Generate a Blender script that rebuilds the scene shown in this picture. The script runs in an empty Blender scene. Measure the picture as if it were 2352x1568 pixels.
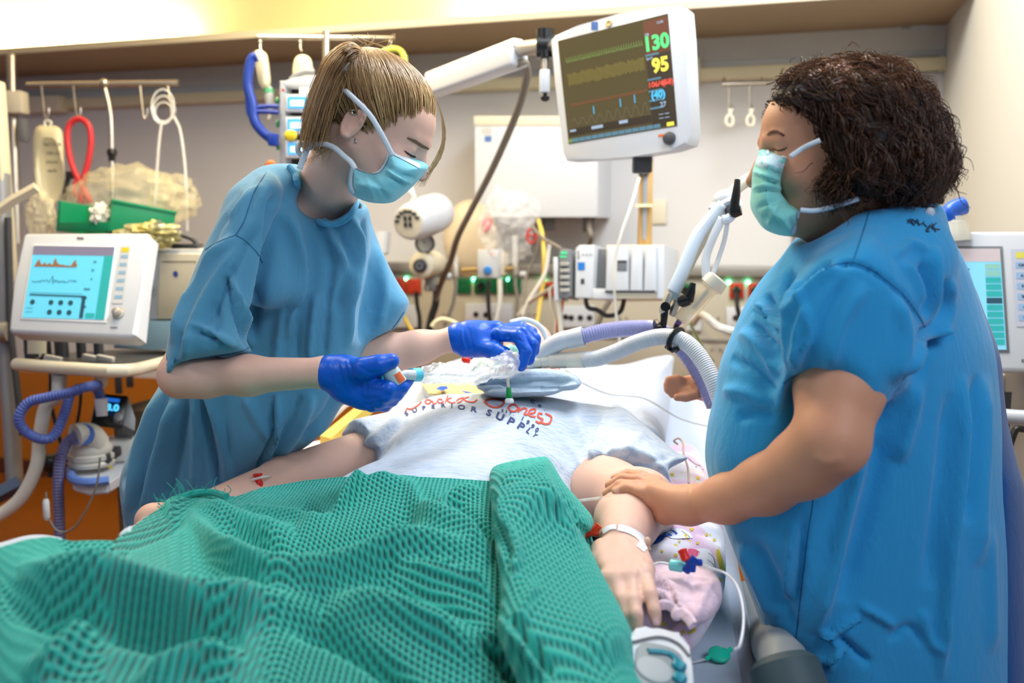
import bpy, bmesh, math, random
import numpy as np
from mathutils import Vector, Matrix, Quaternion
from mathutils.bvhtree import BVHTree
PI = math.pi
random.seed(7); RNG = np.random.default_rng(7)
SC = bpy.context.scene
COL = SC.collection
# ------------------------------------------------------------------ camera
F = 2090.0                       # focal length in pixels of a 2352 px wide frame
CAMZ = 1.45
TH = math.atan(0.12536)          # pitch down
cam_d = bpy.data.cameras.new('camera'); CAM = bpy.data.objects.new('camera', cam_d); COL.objects.link(CAM)
cam_d.sensor_width = 36.0; cam_d.lens = F * 36.0 / 2352.0
CAM.location = (0, 0, CAMZ); CAM.rotation_euler = (PI / 2 - TH, 0, 0)
cam_d.dof.use_dof = True; cam_d.dof.focus_distance = 1.62; cam_d.dof.aperture_fstop = 2.8
cam_d.clip_start = 0.05
SC.camera = CAM
# ------------------------------------------------------------------ world, lights, exposure
SC.view_settings.view_transform = 'Standard'; SC.view_settings.look = 'None'
SC.view_settings.exposure = 0.04; SC.view_settings.gamma = 1.0
try: SC.view_settings.use_curve_mapping = False
except Exception: pass
SC.cycles.use_denoising = True
SC.cycles.max_bounces = 7; SC.cycles.diffuse_bounces = 3; SC.cycles.transparent_max_bounces = 10
SC.cycles.caustics_reflective = False; SC.cycles.caustics_refractive = False
SC.cycles.sample_clamp_indirect = 4.0
wd = bpy.data.worlds.new('world'); SC.world = wd; wd.use_nodes = True
wd.node_tree.nodes['Background'].inputs[0].default_value = (0.62, 0.74, 1.0, 1)
wd.node_tree.nodes['Background'].inputs[1].default_value = 0.27
def area(name, loc, target, sx, sy, power, color):
    l = bpy.data.lights.new(name, 'AREA'); l.shape = 'RECTANGLE'; l.size = sx; l.size_y = sy
    l.energy = power; l.color = color
    o = bpy.data.objects.new(name, l); COL.objects.link(o); o.location = loc
    o.rotation_euler = (Vector(target) - Vector(loc)).to_track_quat('-Z', 'Y').to_euler()
    return o
area('ceiling_lamp_front', (1.2, -0.3, 2.8), (0.25, 2.2, 1.1), 1.5, 0.8, 28, (0.80, 0.89, 1.0))
area('ceiling_lamp_middle', (0.55, 2.15, 2.9), (0.35, 2.2, 0.8), 1.3, 0.6, 42, (0.84, 0.91, 1.0))
area('ceiling_lamp_left', (-1.9, 0.8, 2.85), (-0.3, 1.9, 1.0), 1.2, 0.6, 15, (0.86, 0.92, 1.0))
area('warm_bounce_fill', (-0.9, 3.0, 2.9), (-0.5, 3.0, 1.0), 1.8, 0.5, 62, (1.0, 0.84, 0.56))  # unseen warm light added in place of the shelf tubes' bounce
area('cool_wall_fill', (1.1, 2.6, 2.9), (0.9, 4.0, 1.5), 1.2, 0.4, 30, (0.86, 0.92, 1.0))  # unseen cool wash added to brighten the right part of the back wall

# ------------------------------------------------------------------ pixel <-> place helpers (2352 x 1568 frame)
_s, _c = math.sin(TH), math.cos(TH)
FWD = np.array([0, _c, -_s]); UPV = np.array([0, _s, _c]); RGT = np.array([1.0, 0, 0]); CP = np.array([0, 0, CAMZ])
def W(px, py, d):
    """world point seen at pixel (px,py) at camera depth d"""
    return CP + d * (FWD + RGT * ((px - 1176) / F) + UPV * (-(py - 784) / F))
def WZ(px, py, z):
    r = FWD + RGT * ((px - 1176) / F) + UPV * (-(py - 784) / F)
    return CP + r * ((z - CAMZ) / r[2])
def depth_at_z(px, py, z):
    r = FWD + UPV * (-(py - 784) / F); return (z - CAMZ) / r[2]
def proj(P):
    P = np.asarray(P) - CP
    d = P @ FWD
    return 1176 + F * (P @ RGT) / d, 784 - F * (P @ UPV) / d, d
def V(a): return Vector((float(a[0]), float(a[1]), float(a[2])))
def L(*a): return [np.array(x, float) for x in a]

# ------------------------------------------------------------------ materials
MATS = {}
def mat(name, col=(.8, .8, .8), rough=.5, metal=0., spec=.5, sss=0., emit=None, es=1., alpha=1., trans=0.,
        bump=None, var=None, sheen=0., coat=0., vcol=None, ior=1.45):
    """procedural material: bump=(scale,strength[,distance]) noise bump, var=(scale,color2) noise colour"""
    if name in MATS: return MATS[name]
    m = bpy.data.materials.new(name); m.use_nodes = True; nt = m.node_tree; b = nt.nodes['Principled BSDF']
    c = tuple(x for x in col) + (1,)
    b.inputs['Base Color'].default_value = c; b.inputs['Roughness'].default_value = rough
    b.inputs['Metallic'].default_value = metal; b.inputs['Specular IOR Level'].default_value = spec
    b.inputs['IOR'].default_value = ior
    if sss:
        b.inputs['Subsurface Weight'].default_value = sss; b.inputs['Subsurface Radius'].default_value = (1, .35, .2)
        b.inputs['Subsurface Scale'].default_value = .012
    if emit: b.inputs['Emission Color'].default_value = tuple(emit) + (1,); b.inputs['Emission Strength'].default_value = es
    b.inputs['Alpha'].default_value = alpha; b.inputs['Transmission Weight'].default_value = trans
    if sheen: b.inputs['Sheen Weight'].default_value = sheen; b.inputs['Sheen Roughness'].default_value = .5
    if coat: b.inputs['Coat Weight'].default_value = coat; b.inputs['Coat Roughness'].default_value = .15
    tc = nt.nodes.new('ShaderNodeTexCoord')
    if var:
        n = nt.nodes.new('ShaderNodeTexNoise'); n.inputs['Scale'].default_value = var[0]; n.inputs['Detail'].default_value = 4
        nt.links.new(tc.outputs['Object'], n.inputs['Vector'])
        r = nt.nodes.new('ShaderNodeValToRGB'); r.color_ramp.elements[0].position = .35; r.color_ramp.elements[1].position = .68
        r.color_ramp.elements[0].color = c; r.color_ramp.elements[1].color = tuple(var[1]) + (1,)
        nt.links.new(n.outputs['Fac'], r.inputs['Fac']); nt.links.new(r.outputs['Color'], b.inputs['Base Color'])
    if bump:
        n = nt.nodes.new('ShaderNodeTexNoise'); n.inputs['Scale'].default_value = bump[0]; n.inputs['Detail'].default_value = 3
        nt.links.new(tc.outputs['Object'], n.inputs['Vector'])
        bp = nt.nodes.new('ShaderNodeBump'); bp.inputs['Strength'].default_value = bump[1]
        bp.inputs['Distance'].default_value = bump[2] if len(bump) > 2 else .002
        nt.links.new(n.outputs['Fac'], bp.inputs['Height']); nt.links.new(bp.outputs['Normal'], b.inputs['Normal'])
    MATS[name] = m
    return m
def cloth(name, col, col2, wr=14, wstr=.35, wdist=.006, weave=900, rough=.85, sheen=.25, stretch=(1, 1, .35)):
    """woven cotton: soft crumple bump over a fine weave, slight colour fade"""
    if name in MATS: return MATS[name]
    m = mat(name, col, rough, spec=.25, sheen=sheen); nt = m.node_tree; b = nt.nodes['Principled BSDF']
    tc = nt.nodes.new('ShaderNodeTexCoord'); mp = nt.nodes.new('ShaderNodeMapping'); mp.inputs['Scale'].default_value = stretch
    nt.links.new(tc.outputs['Object'], mp.inputs['Vector'])
    n = nt.nodes.new('ShaderNodeTexNoise'); n.inputs['Scale'].default_value = wr; n.inputs['Detail'].default_value = 5; n.inputs['Roughness'].default_value = .62; n.inputs['Distortion'].default_value = .6
    nt.links.new(mp.outputs['Vector'], n.inputs['Vector'])
    n2 = nt.nodes.new('ShaderNodeTexNoise'); n2.inputs['Scale'].default_value = weave; n2.inputs['Detail'].default_value = 1
    nt.links.new(tc.outputs['Object'], n2.inputs['Vector'])
    b1 = nt.nodes.new('ShaderNodeBump'); b1.inputs['Strength'].default_value = wstr; b1.inputs['Distance'].default_value = wdist * 4
    b2 = nt.nodes.new('ShaderNodeBump'); b2.inputs['Strength'].default_value = .25; b2.inputs['Distance'].default_value = .0006
    nt.links.new(n.outputs['Fac'], b1.inputs['Height']); nt.links.new(n2.outputs['Fac'], b2.inputs['Height'])
    nt.links.new(b1.outputs['Normal'], b2.inputs['Normal']); nt.links.new(b2.outputs['Normal'], b.inputs['Normal'])
    n3 = nt.nodes.new('ShaderNodeTexNoise'); n3.inputs['Scale'].default_value = 5; n3.inputs['Detail'].default_value = 6
    nt.links.new(mp.outputs['Vector'], n3.inputs['Vector'])
    mx = nt.nodes.new('ShaderNodeMix'); mx.data_type = 'RGBA'; mx.inputs[6].default_value = tuple(col) + (1,); mx.inputs[7].default_value = tuple(col2) + (1,)
    nt.links.new(n3.outputs['Fac'], mx.inputs[0]); nt.links.new(mx.outputs[2], b.inputs['Base Color'])
    return m
def lin(r, g, b):
    """sRGB 0-255 to linear"""
    return tuple(((x / 255) / 12.92 if x / 255 <= .04045 else ((x / 255 + .055) / 1.055) ** 2.4) for x in (r, g, b))

# ------------------------------------------------------------------ objects
def link(o, parent=None):
    COL.objects.link(o)
    if parent is not None: o.parent = parent; o.matrix_parent_inverse = Matrix.Translation(-parent.location)
    return o
def thing(name, label, cat, loc=(0, 0, 0), group=None):
    o = bpy.data.objects.new(name, None); o.empty_display_size = .05; COL.objects.link(o); o.location = [float(v) for v in loc]
    o['label'] = label; o['category'] = cat
    if group: o['group'] = group
    return o
def tag(o, label, cat, group=None, kind=None):
    o['label'] = label; o['category'] = cat
    if group: o['group'] = group
    if kind: o['kind'] = kind
    return o
def mesh_obj(name, verts, faces, m, parent=None, smooth=True, lf=None):
    """parts are written in world coordinates; a parented part keeps its place"""
    me = bpy.data.meshes.new(name)
    if isinstance(verts, np.ndarray) and isinstance(faces, np.ndarray):
        nv, nf, k = len(verts), len(faces), faces.shape[1]
        me.vertices.add(nv); me.vertices.foreach_set('co', verts.astype(np.float32).ravel())
        me.loops.add(nf * k); me.loops.foreach_set('vertex_index', faces.astype(np.int32).ravel())
        me.polygons.add(nf); me.polygons.foreach_set('loop_start', np.arange(0, nf * k, k, dtype=np.int32))
        me.polygons.foreach_set('loop_total', np.full(nf, k, np.int32)); me.update(calc_edges=True)
    else:
        me.from_pydata([tuple(map(float, v)) for v in verts], [], [tuple(f) for f in faces])
    me.polygons.foreach_set('use_smooth', np.full(len(me.polygons), smooth)); me.update()
    o = bpy.data.objects.new(name, me)
    for mm in (m if isinstance(m, (list, tuple)) else [m]): me.materials.append(mm)
    return link(o, parent)
class MB:
    """collects shapes, builds ONE mesh"""
    def __init__(s): s.bm = bmesh.new(); s.mi = 0
    def _fin(s, geom, M=None):
        vs = [g for g in geom if isinstance(g, bmesh.types.BMVert)]
        if M is not None: bmesh.ops.transform(s.bm, matrix=M, verts=vs)
        for v in vs:
            for f in v.link_faces: f.material_index = s.mi
        return vs
    def box(s, c, size, R=None, bev=0., seg=2):
        r = bmesh.ops.create_cube(s.bm, size=1)
        vs = r['verts']; bmesh.ops.scale(s.bm, vec=size, verts=vs)
        if bev:
            es = list({e for v in vs for e in v.link_edges})
            rr = bmesh.ops.bevel(s.bm, geom=es + vs, offset=bev, segments=seg, profile=.5, affect='EDGES')
            vs = list({v for f in rr['faces'] for v in f.verts} | {v for v in vs if v.is_valid})
        M = Matrix.Translation(V(c)) @ (R.to_4x4() if R is not None else Matrix.Identity(4))
        s._fin(vs, M); return s
    def cyl(s, a, b, r, r2=None, n=20, cap=True):
        a, b = V(a), V(b); d = b - a; ln = d.length
        if ln < 1e-7: return s
        q = d.to_track_quat('Z', 'Y').to_matrix().to_4x4()
        rr = bmesh.ops.create_cone(s.bm, cap_ends=cap, segments=n, radius1=r, radius2=r if r2 is None else r2, depth=ln)
        s._fin(rr['verts'], Matrix.Translation((a + b) / 2) @ q); return s
    def sph(s, c, r, n=16, sc=(1, 1, 1), R=None):
        rr = bmesh.ops.create_uvsphere(s.bm, u_segments=n, v_segments=max(6, n // 2), radius=1)
        if isinstance(r, (int, float)): r = (r, r, r)
        M = Matrix.Translation(V(c)) @ (R.to_4x4() if R is not None else Matrix.Identity(4)) @ Matrix.Diagonal((r[0] * sc[0], r[1] * sc[1], r[2] * sc[2], 1))
        s._fin(rr['verts'], M); return s
    def tube(s, pts, r, n=10, smooth=True, close=False, flat=None):
        """swept tube; r number or list; corrugation allowed by passing many radii; flat=(w,h) factors"""
        P = [np.array(p, float) for p in pts]; N = len(P)
        rs = [r] * N if isinstance(r, (int, float)) else list(r)
        rings = []; up = np.array([0, 0, 1.0]); prev = None
        for i in range(N):
            t = P[min(i + 1, N - 1)] - P[max(i - 1, 0)]; t /= (np.linalg.norm(t) + 1e-12)
            if prev is None:
                x = np.cross(t, up)
                if np.linalg.norm(x) < 1e-3: x = np.cross(t, [1.0, 0, 0])
            else: x = prev - t * np.dot(prev, t)
            x /= np.linalg.norm(x) + 1e-12; prev = x; y = np.cross(t, x)
            fw, fh = flat if flat else (1, 1)
            rings.append([s.bm.verts.new(tuple(P[i] + rs[i] * (fw * math.cos(a) * x + fh * math.sin(a) * y))) for a in [2 * PI * k / n for k in range(n)]])
        for i in range(N - 1):
            for k in range(n):
                f = s.bm.faces.new((rings[i][k], rings[i][(k + 1) % n], rings[i + 1][(k + 1) % n], rings[i + 1][k])); f.material_index = s.mi
        for rg, rev in ((rings[0], True), (rings[-1], False)):
            try: f = s.bm.faces.new(rg[::-1] if rev else rg); f.material_index = s.mi
            except Exception: pass
        return s
    def lathe(s, prof, a, b, n=28):
        """prof = [(t along a->b in metres, radius)]"""
        a, b = np.array(a, float), np.array(b, float); t = (b - a) / np.linalg.norm(b - a)
        x = np.cross(t, [0, 0, 1.0])
        if np.linalg.norm(x) < 1e-3: x = np.cross(t, [1.0, 0, 0])
        x /= np.linalg.norm(x); y = np.cross(t, x); rings = []
        for (h, r) in prof:
            rings.append([s.bm.verts.new(tuple(a + t * h + max(r, 1e-5) * (math.cos(q) * x + math.sin(q) * y))) for q in [2 * PI * k / n for k in range(n)]])
        for i in range(len(rings) - 1):
            for k in range(n):
                f = s.bm.faces.new((rings[i][k], rings[i][(k + 1) % n], rings[i + 1][(k + 1) % n], rings[i + 1][k])); f.material_index = s.mi
        return s
    def poly(s, pts, thick=None):
        """flat polygon from 3D points, extruded by vector thick"""
        v1 = [s.bm.verts.new(tuple(map(float, p))) for p in pts]; f = s.bm.faces.new(v1); f.material_index = s.mi
        if thick is not None:
            v2 = [s.bm.verts.new(tuple(np.array(p, float) + np.array(thick, float))) for p in pts]
            f = s.bm.faces.new(v2[::-1]); f.material_index = s.mi
            for i in range(len(v1)):
                j = (i + 1) % len(v1); f = s.bm.faces.new((v1[j], v1[i], v2[i], v2[j])); f.material_index = s.mi
        return s
    def build(s, name, m, parent=None, smooth=True, angle=35):
        bmesh.ops.recalc_face_normals(s.bm, faces=s.bm.faces[:])
        me = bpy.data.meshes.new(name); s.bm.to_mesh(me); s.bm.free()
        for mm in (m if isinstance(m, (list, tuple)) else [m]): me.materials.append(mm)
        if smooth:
            me.polygons.foreach_set('use_smooth', np.full(len(me.polygons), True))
            try: me.set_sharp_from_angle(angle=math.radians(angle))
            except Exception: pass
        o = bpy.data.objects.new(name, me); return link(o, parent)
def spline(pts, n=8):
    """Catmull-Rom through points"""
    P = [np.array(p, float) for p in pts]
    if len(P) < 3: return [P[0] + (P[-1] - P[0]) * t for t in np.linspace(0, 1, n + 1)]
    Q = [2 * P[0] - P[1]] + P + [2 * P[-1] - P[-2]]; out = []
    for i in range(1, len(Q) - 2):
        p0, p1, p2, p3 = Q[i - 1:i + 3]
        for k in range(n):
            t = k / n
            out.append(.5 * ((2 * p1) + (-p0 + p2) * t + (2 * p0 - 5 * p1 + 4 * p2 - p3) * t * t + (-p0 + 3 * p1 - 3 * p2 + p3) * t ** 3))
    out.append(P[-1]); return out
def cspline(pts, n=6):
    """closed Catmull-Rom"""
    P = [np.array(p, float) for p in pts]; N = len(P); out = []
    for i in range(N):
        p0, p1, p2, p3 = P[i - 1], P[i], P[(i + 1) % N], P[(i + 2) % N]
        for k in range(n):
            t = k / n
            out.append(.5 * ((2 * p1) + (-p0 + p2) * t + (2 * p0 - 5 * p1 + 4 * p2 - p3) * t * t + (-p0 + 3 * p1 - 3 * p2 + p3) * t ** 3))
    return out
def path(*pp, n=8):
    """spline through (px,py,depth) triples"""
    return spline([W(*p) for p in pp], n)
def resample(pts, step):
    P = np.array(pts); s = np.r_[0, np.cumsum(np.linalg.norm(np.diff(P, axis=0), axis=1))]
    q = np.arange(0, s[-1], step); return np.stack([np.interp(q, s, P[:, i]) for i in range(3)], 1)
def simple_tube(name, pts, r, m, parent=None, n=10): return MB().tube(pts, r, n).build(name, m, parent)
def corrugated(pts, r, pitch=.006, depth=.0022):
    P = resample(pts, pitch / 4); k = np.arange(len(P)) % 4
    return P, [r - (depth if q in (2,) else (depth * .5 if q in (1, 3) else 0)) for q in k]
def text_mesh(s, size=.02, bold=0., align='CENTER', shear=0.):
    """flat glyph outlines as (verts Nx2, faces)"""
    cu = bpy.data.curves.new('t', 'FONT'); cu.body = s; cu.size = size; cu.align_x = align; cu.align_y = 'CENTER'
    cu.offset = bold; cu.shear = shear; cu.resolution_u = 3
    o = bpy.data.objects.new('t', cu); COL.objects.link(o)
    bpy.context.view_layer.update()
    me = bpy.data.meshes.new_from_object(o); vs = np.array([v.co[:2] for v in me.vertices]); fs = [tuple(p.vertices) for p in me.polygons]
    bpy.data.objects.remove(o); bpy.data.curves.remove(cu); bpy.data.meshes.remove(me)
    return vs, fs
class Panel:
    """a flat rectangle in the place: its four corners, and things drawn on it at true size (u,v 0..1 from top left)"""
    def __init__(s, tl, tr, bl, off=.0006):
        s.tl, s.tr, s.bl = [np.array(q, float) for q in (tl, tr, bl)]
        s.n = np.cross(s.bl - s.tl, s.tr - s.tl); s.n /= np.linalg.norm(s.n); s.off = off
        s.w = np.linalg.norm(s.tr - s.tl); s.h = np.linalg.norm(s.bl - s.tl)
        s.ux = (s.tr - s.tl) / s.w; s.uy = (s.bl - s.tl) / s.h
    def p(s, u, v, o=0): return s.tl + (s.tr - s.tl) * u + (s.bl - s.tl) * v + s.n * o
    def rect(s, mb, u0, v0, u1, v1, lay=1, th=None):
        o = s.off * lay
        mb.poly([s.p(u0, v0, o), s.p(u1, v0, o), s.p(u1, v1, o), s.p(u0, v1, o)], None if th is None else s.n * th)
    def disc(s, mb, u, v, r, lay=1, n=14): mb.poly([s.p(u, v, s.off * lay) + r * (s.ux * math.cos(a) + s.uy * math.sin(a)) for a in [2 * PI * k / n for k in range(n)]])
    def text(s, mb, t, u, v, hgt, lay=1, bold=0, align='CENTER'):
        vs, fs = text_mesh(t, hgt, bold, align); c = s.p(u, v, s.off * lay)
        bv = [mb.bm.verts.new(tuple(c + s.ux * x - s.uy * y)) for x, y in vs]
        for f in fs:
            try: q = mb.bm.faces.new([bv[i] for i in f]); q.material_index = mb.mi
            except Exception: pass
    def line(s, mb, uv, w, lay=1):
        P = [s.p(u, v, s.off * lay) for u, v in uv]
        for a, b in zip(P[:-1], P[1:]):
            t = b - a; ln = np.linalg.norm(t)
            if ln < 1e-6: continue
            q = np.cross(t / ln, s.n) * w / 2; mb.poly([a + q, b + q, b - q, a - q])

# ------------------------------------------------------------------ signed-distance modelling
def nrm(v): v = np.asarray(v, float); return v / np.linalg.norm(v)
def smin(a, b, k):
    h = np.clip(.5 + .5 * (b - a) / k, 0, 1); return b + (a - b) * h - k * h * (1 - h)
def S_cone(a, b, r1, r2=None):
    a = np.array(a, float); b = np.array(b, float); r2 = r1 if r2 is None else r2; ab = b - a; q = ab @ ab + 1e-12
    def f(P):
        t = np.clip(((P - a) @ ab) / q, 0, 1); return np.linalg.norm(P - a - t[:, None] * ab, axis=1) - (r1 + t * (r2 - r1))
    return f
def S_ell(c, r, axes=None):
    c = np.array(c, float); r = np.array(r, float); A = np.eye(3) if axes is None else np.array(axes, float)
    def f(P):
        q = (P - c) @ A.T; k0 = np.linalg.norm(q / r, axis=1); k1 = np.linalg.norm(q / (r * r), axis=1) + 1e-9
        return k0 * (k0 - 1) / k1
    return f
def S_box(c, hs, axes, rad):
    c = np.array(c, float); hs = np.array(hs, float) - rad; A = np.array(axes, float)
    def f(P):
        q = np.abs((P - c) @ A.T) - hs
        return np.linalg.norm(np.maximum(q, 0), axis=1) + np.minimum(q.max(1), 0) - rad
    return f
def poly_sd(poly, X, Y):
    d = np.full(X.shape, 1e18); ins = np.zeros(X.shape, bool); N = len(poly)
    for i in range(N):
        ax, ay = poly[i]; bx, by = poly[(i + 1) % N]; ex, ey = bx - ax, by - ay
        wx, wy = X - ax, Y - ay; t = np.clip((wx * ex + wy * ey) / (ex * ex + ey * ey + 1e-9), 0, 1)
        d = np.minimum(d, (wx - ex * t) ** 2 + (wy - ey * t) ** 2)
        c = (ay > Y) != (by > Y)
        with np.errstate(divide='ignore', invalid='ignore'): ins ^= c & (X < (bx - ax) * (Y - ay) / (by - ay + 1e-12) + ax)
    return np.where(ins, np.sqrt(d), -np.sqrt(d))
def S_slab(outline, dc, T, D, n=5, smooth=True):
    """a rounded body whose outline was measured in the photo: dc(px,py) camera depth of its middle,
    T half thickness (number or function), D how far in from the outline it reaches full thickness (metres)"""
    pl = [tuple(p) for p in (cspline(outline, n) if smooth else outline)]
    xs = [p[0] for p in pl]; ys = [p[1] for p in pl]; m = 60; st = 4.0
    gx = np.arange(min(xs) - m, max(xs) + m, st); gy = np.arange(min(ys) - m, max(ys) + m, st)
    G = poly_sd(pl, *np.meshgrid(gx, gy)).astype(np.float32)
    dcf = dc if callable(dc) else (lambda x, y: np.full(np.shape(x), float(dc)))
    Tf = T if callable(T) else (lambda x, y: float(T))
    def f(P):
        x, y, d = proj(P)
        ix = np.clip((x - gx[0]) / st, 0, len(gx) - 1.001); iy = np.clip((y - gy[0]) / st, 0, len(gy) - 1.001)
        i = ix.astype(int); j = iy.astype(int); u = ix - i; v = iy - j
        s = (G[j, i] * (1 - u) + G[j, i + 1] * u) * (1 - v) + (G[j + 1, i] * (1 - u) + G[j + 1, i + 1] * u) * v
        s = s * d / F; t = Tf(x, y)
        uu = np.maximum(0, 1 - s / D); vv = (d - dcf(x, y)) / t
        r = np.sqrt(uu * uu + vv * vv + 1e-9)
        out = (r - 1) * np.minimum(t, D)
        far = np.maximum(np.maximum(gx[0] - x, x - gx[-1]), np.maximum(gy[0] - y, y - gy[-1]))
        return np.where(far > 0, np.maximum(out, 0) + np.maximum(far, 0) * d / F + .02, out)
    return f
def evaluate(items, P, cull=None, blk=None, bs=None):
    Fv = None
    for idx, it in enumerate(items):
        f, k, mode = it
        if cull is None: sel = None; v = f(P)
        else:
            act = cull[idx]
            sel = np.nonzero(np.repeat(act, bs))[0]
            if len(sel) == 0: continue
            v = f(P[sel])
        if Fv is None:
            Fv = np.full(len(P), 1.0)
        cur = Fv if sel is None else Fv[sel]
        if mode == 'add': r = smin(cur, v, k) if k > 0 else np.minimum(cur, v)
        elif mode == 'sub': r = -smin(-cur, v, k) if k > 0 else np.maximum(cur, -v)
        else: r = -smin(-cur, -v, k) if k > 0 else np.maximum(cur, v)
        if sel is None: Fv = r
        else: Fv[sel] = r
    return Fv
def sdf_mesh(items, lo, hi, h, relax=2, lip=1.3):
    items = [(it if len(it) == 3 else (it[0], it[1], 'add')) for it in items]
    lo = np.array(lo, float); B = 8
    nb = np.ceil((np.array(hi, float) - lo) / (h * B)).astype(int); n = nb * B
    C = [lo[a] + (np.arange(nb[a]) * B + (B - 1) / 2) * h for a in range(3)]
    cx, cy, cz = np.meshgrid(*C, indexing='ij'); CPt = np.stack([cx.ravel(), cy.ravel(), cz.ravel()], 1)
    vals = [it[0](CPt) for it in items]
    Fc = None
    for v, it in zip(vals, items):
        if Fc is None: Fc = np.full(len(CPt), 1.0)
        k = it[1]
        Fc = (smin(Fc, v, k) if k > 0 else np.minimum(Fc, v)) if it[2] == 'add' else ((-smin(-Fc, v, k) if k > 0 else np.maximum(Fc, -v)) if it[2] == 'sub' else (-smin(-Fc, -v, k) if k > 0 else np.maximum(Fc, v)))
    diag = B * h * .87 * lip
    keep = np.nonzero(np.abs(Fc) < diag)[0]
    Vg = np.repeat(np.repeat(np.repeat(np.where(Fc < 0, -1, 1).astype(np.float32).reshape(nb), B, 0), B, 1), B, 2)
    cull = []
    for v, it in zip(vals, items):
        vv = v[keep]
        cull.append((vv < 2 * diag + it[1]) if it[2] != 'int' else np.ones(len(keep), bool))
    off = np.stack(np.meshgrid(*[np.arange(B)] * 3, indexing='ij'), -1).reshape(-1, 3)
    CH = 1500
    for s0 in range(0, len(keep), CH):
        ks = keep[s0:s0 + CH]; b3 = np.stack(np.unravel_index(ks, nb), 1)
        I = (b3[:, None, :] * B + off[None]).reshape(-1, 3); P = lo + I * h
        v = evaluate(items, P, [c[s0:s0 + CH] for c in cull], None, B ** 3)
        Vg[I[:, 0], I[:, 1], I[:, 2]] = v
    ins = Vg < 0
    s = ins[:-1].astype(np.uint8) + ins[1:]; s = s[:, :-1] + s[:, 1:]; s = s[:, :, :-1] + s[:, :, 1:]
    cell = np.nonzero((s > 0) & (s < 8)); ci = np.stack(cell, 1); N = len(ci)
    idx = np.full(s.shape, -1, np.int32); idx[cell] = np.arange(N)
    cor = np.array([[i, j, k] for i in (0, 1) for j in (0, 1) for k in (0, 1)])
    cv = np.stack([Vg[ci[:, 0] + c[0], ci[:, 1] + c[1], ci[:, 2] + c[2]] for c in cor], 1)
    acc = np.zeros((N, 3)); cnt = np.zeros(N)
    for a in range(8):
        for b in range(a + 1, 8):
            if np.abs(cor[a] - cor[b]).sum() != 1: continue
            m = (cv[:, a] < 0) != (cv[:, b] < 0); t = cv[:, a] / (cv[:, a] - cv[:, b] + 1e-20)
            acc += np.where(m[:, None], cor[a] + np.clip(t, 0, 1)[:, None] * (cor[b] - cor[a]), 0); cnt += m
    Vt = lo + (ci + acc / cnt[:, None]) * h
    faces = []
    for ax in range(3):
        o1, o2 = [(1, 2), (2, 0), (0, 1)][ax]
        sl0 = [slice(None)] * 3; sl1 = [slice(None)] * 3; sl0[ax] = slice(0, -1); sl1[ax] = slice(1, None)
        A, Bv = ins[tuple(sl0)], ins[tuple(sl1)]
        E = np.stack(np.nonzero(A != Bv), 1)
        if len(E) == 0: continue
        ok = (E[:, o1] > 0) & (E[:, o2] > 0) & (E[:, o1] < s.shape[o1]) & (E[:, o2] < s.shape[o2]) & (E[:, ax] < s.shape[ax]); E = E[ok]
        flip = A[E[:, 0], E[:, 1], E[:, 2]]
        e1 = np.zeros(3, int); e1[o1] = 1; e2 = np.zeros(3, int); e2[o2] = 1
        q = [idx[tuple((E - d).T)] for d in (0 * e1, e1, e1 + e2, e2)]
        Q = np.stack(q, 1); Q = np.where(flip[:, None], Q[:, ::-1], Q); faces.append(Q[:, ::-1])
    Fs = np.concatenate(faces); Fs = Fs[(Fs >= 0).all(1)]
    for _ in range(relax): Vt = relax_mesh(Vt, Fs, .5)
    return Vt, Fs
def relax_mesh(Vt, Fs, w):
    a = np.concatenate([Fs[:, i] for i in range(4)]); b = np.concatenate([Fs[:, (i + 1) % 4] for i in range(4)])
    n = len(Vt); cnt = np.bincount(a, minlength=n) + np.bincount(b, minlength=n)
    S = np.stack([np.bincount(a, Vt[b, i], n) + np.bincount(b, Vt[a, i], n) for i in range(3)], 1)
    return Vt * (1 - w) + w * S / np.maximum(cnt, 1)[:, None]
def vnormals(Vt, Fs):
    if Fs.shape[1] == 4: fn = np.cross(Vt[Fs[:, 2]] - Vt[Fs[:, 0]], Vt[Fs[:, 3]] - Vt[Fs[:, 1]])
    else: fn = np.cross(Vt[Fs[:, 1]] - Vt[Fs[:, 0]], Vt[Fs[:, 2]] - Vt[Fs[:, 0]])
    N = np.zeros_like(Vt)
    for i in range(3):
        for c in range(Fs.shape[1]): N[:, i] += np.bincount(Fs[:, c], fn[:, i], len(Vt))
    return N / (np.linalg.norm(N, axis=1)[:, None] + 1e-12)
def seg_dist(px, py, pl):
    """distance to a polyline, signed side, parameter 0..1"""
    best = np.full(px.shape, 1e9); side = np.zeros(px.shape); par = np.zeros(px.shape)
    pl = np.array(pl, float); sl = np.r_[0, np.cumsum(np.linalg.norm(np.diff(pl, axis=0), axis=1))]; tot = sl[-1] + 1e-9
    for i in range(len(pl) - 1):
        a, b = pl[i], pl[i + 1]; e = b - a; q = e @ e + 1e-9
        t = np.clip(((px - a[0]) * e[0] + (py - a[1]) * e[1]) / q, 0, 1)
        dx = px - a[0] - t * e[0]; dy = py - a[1] - t * e[1]; d = np.hypot(dx, dy); m = d < best
        best = np.where(m, d, best); side = np.where(m, np.sign(e[0] * dy - e[1] * dx), side); par = np.where(m, (sl[i] + t * math.sqrt(q)) / tot, par)
    return best, side, par
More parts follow.
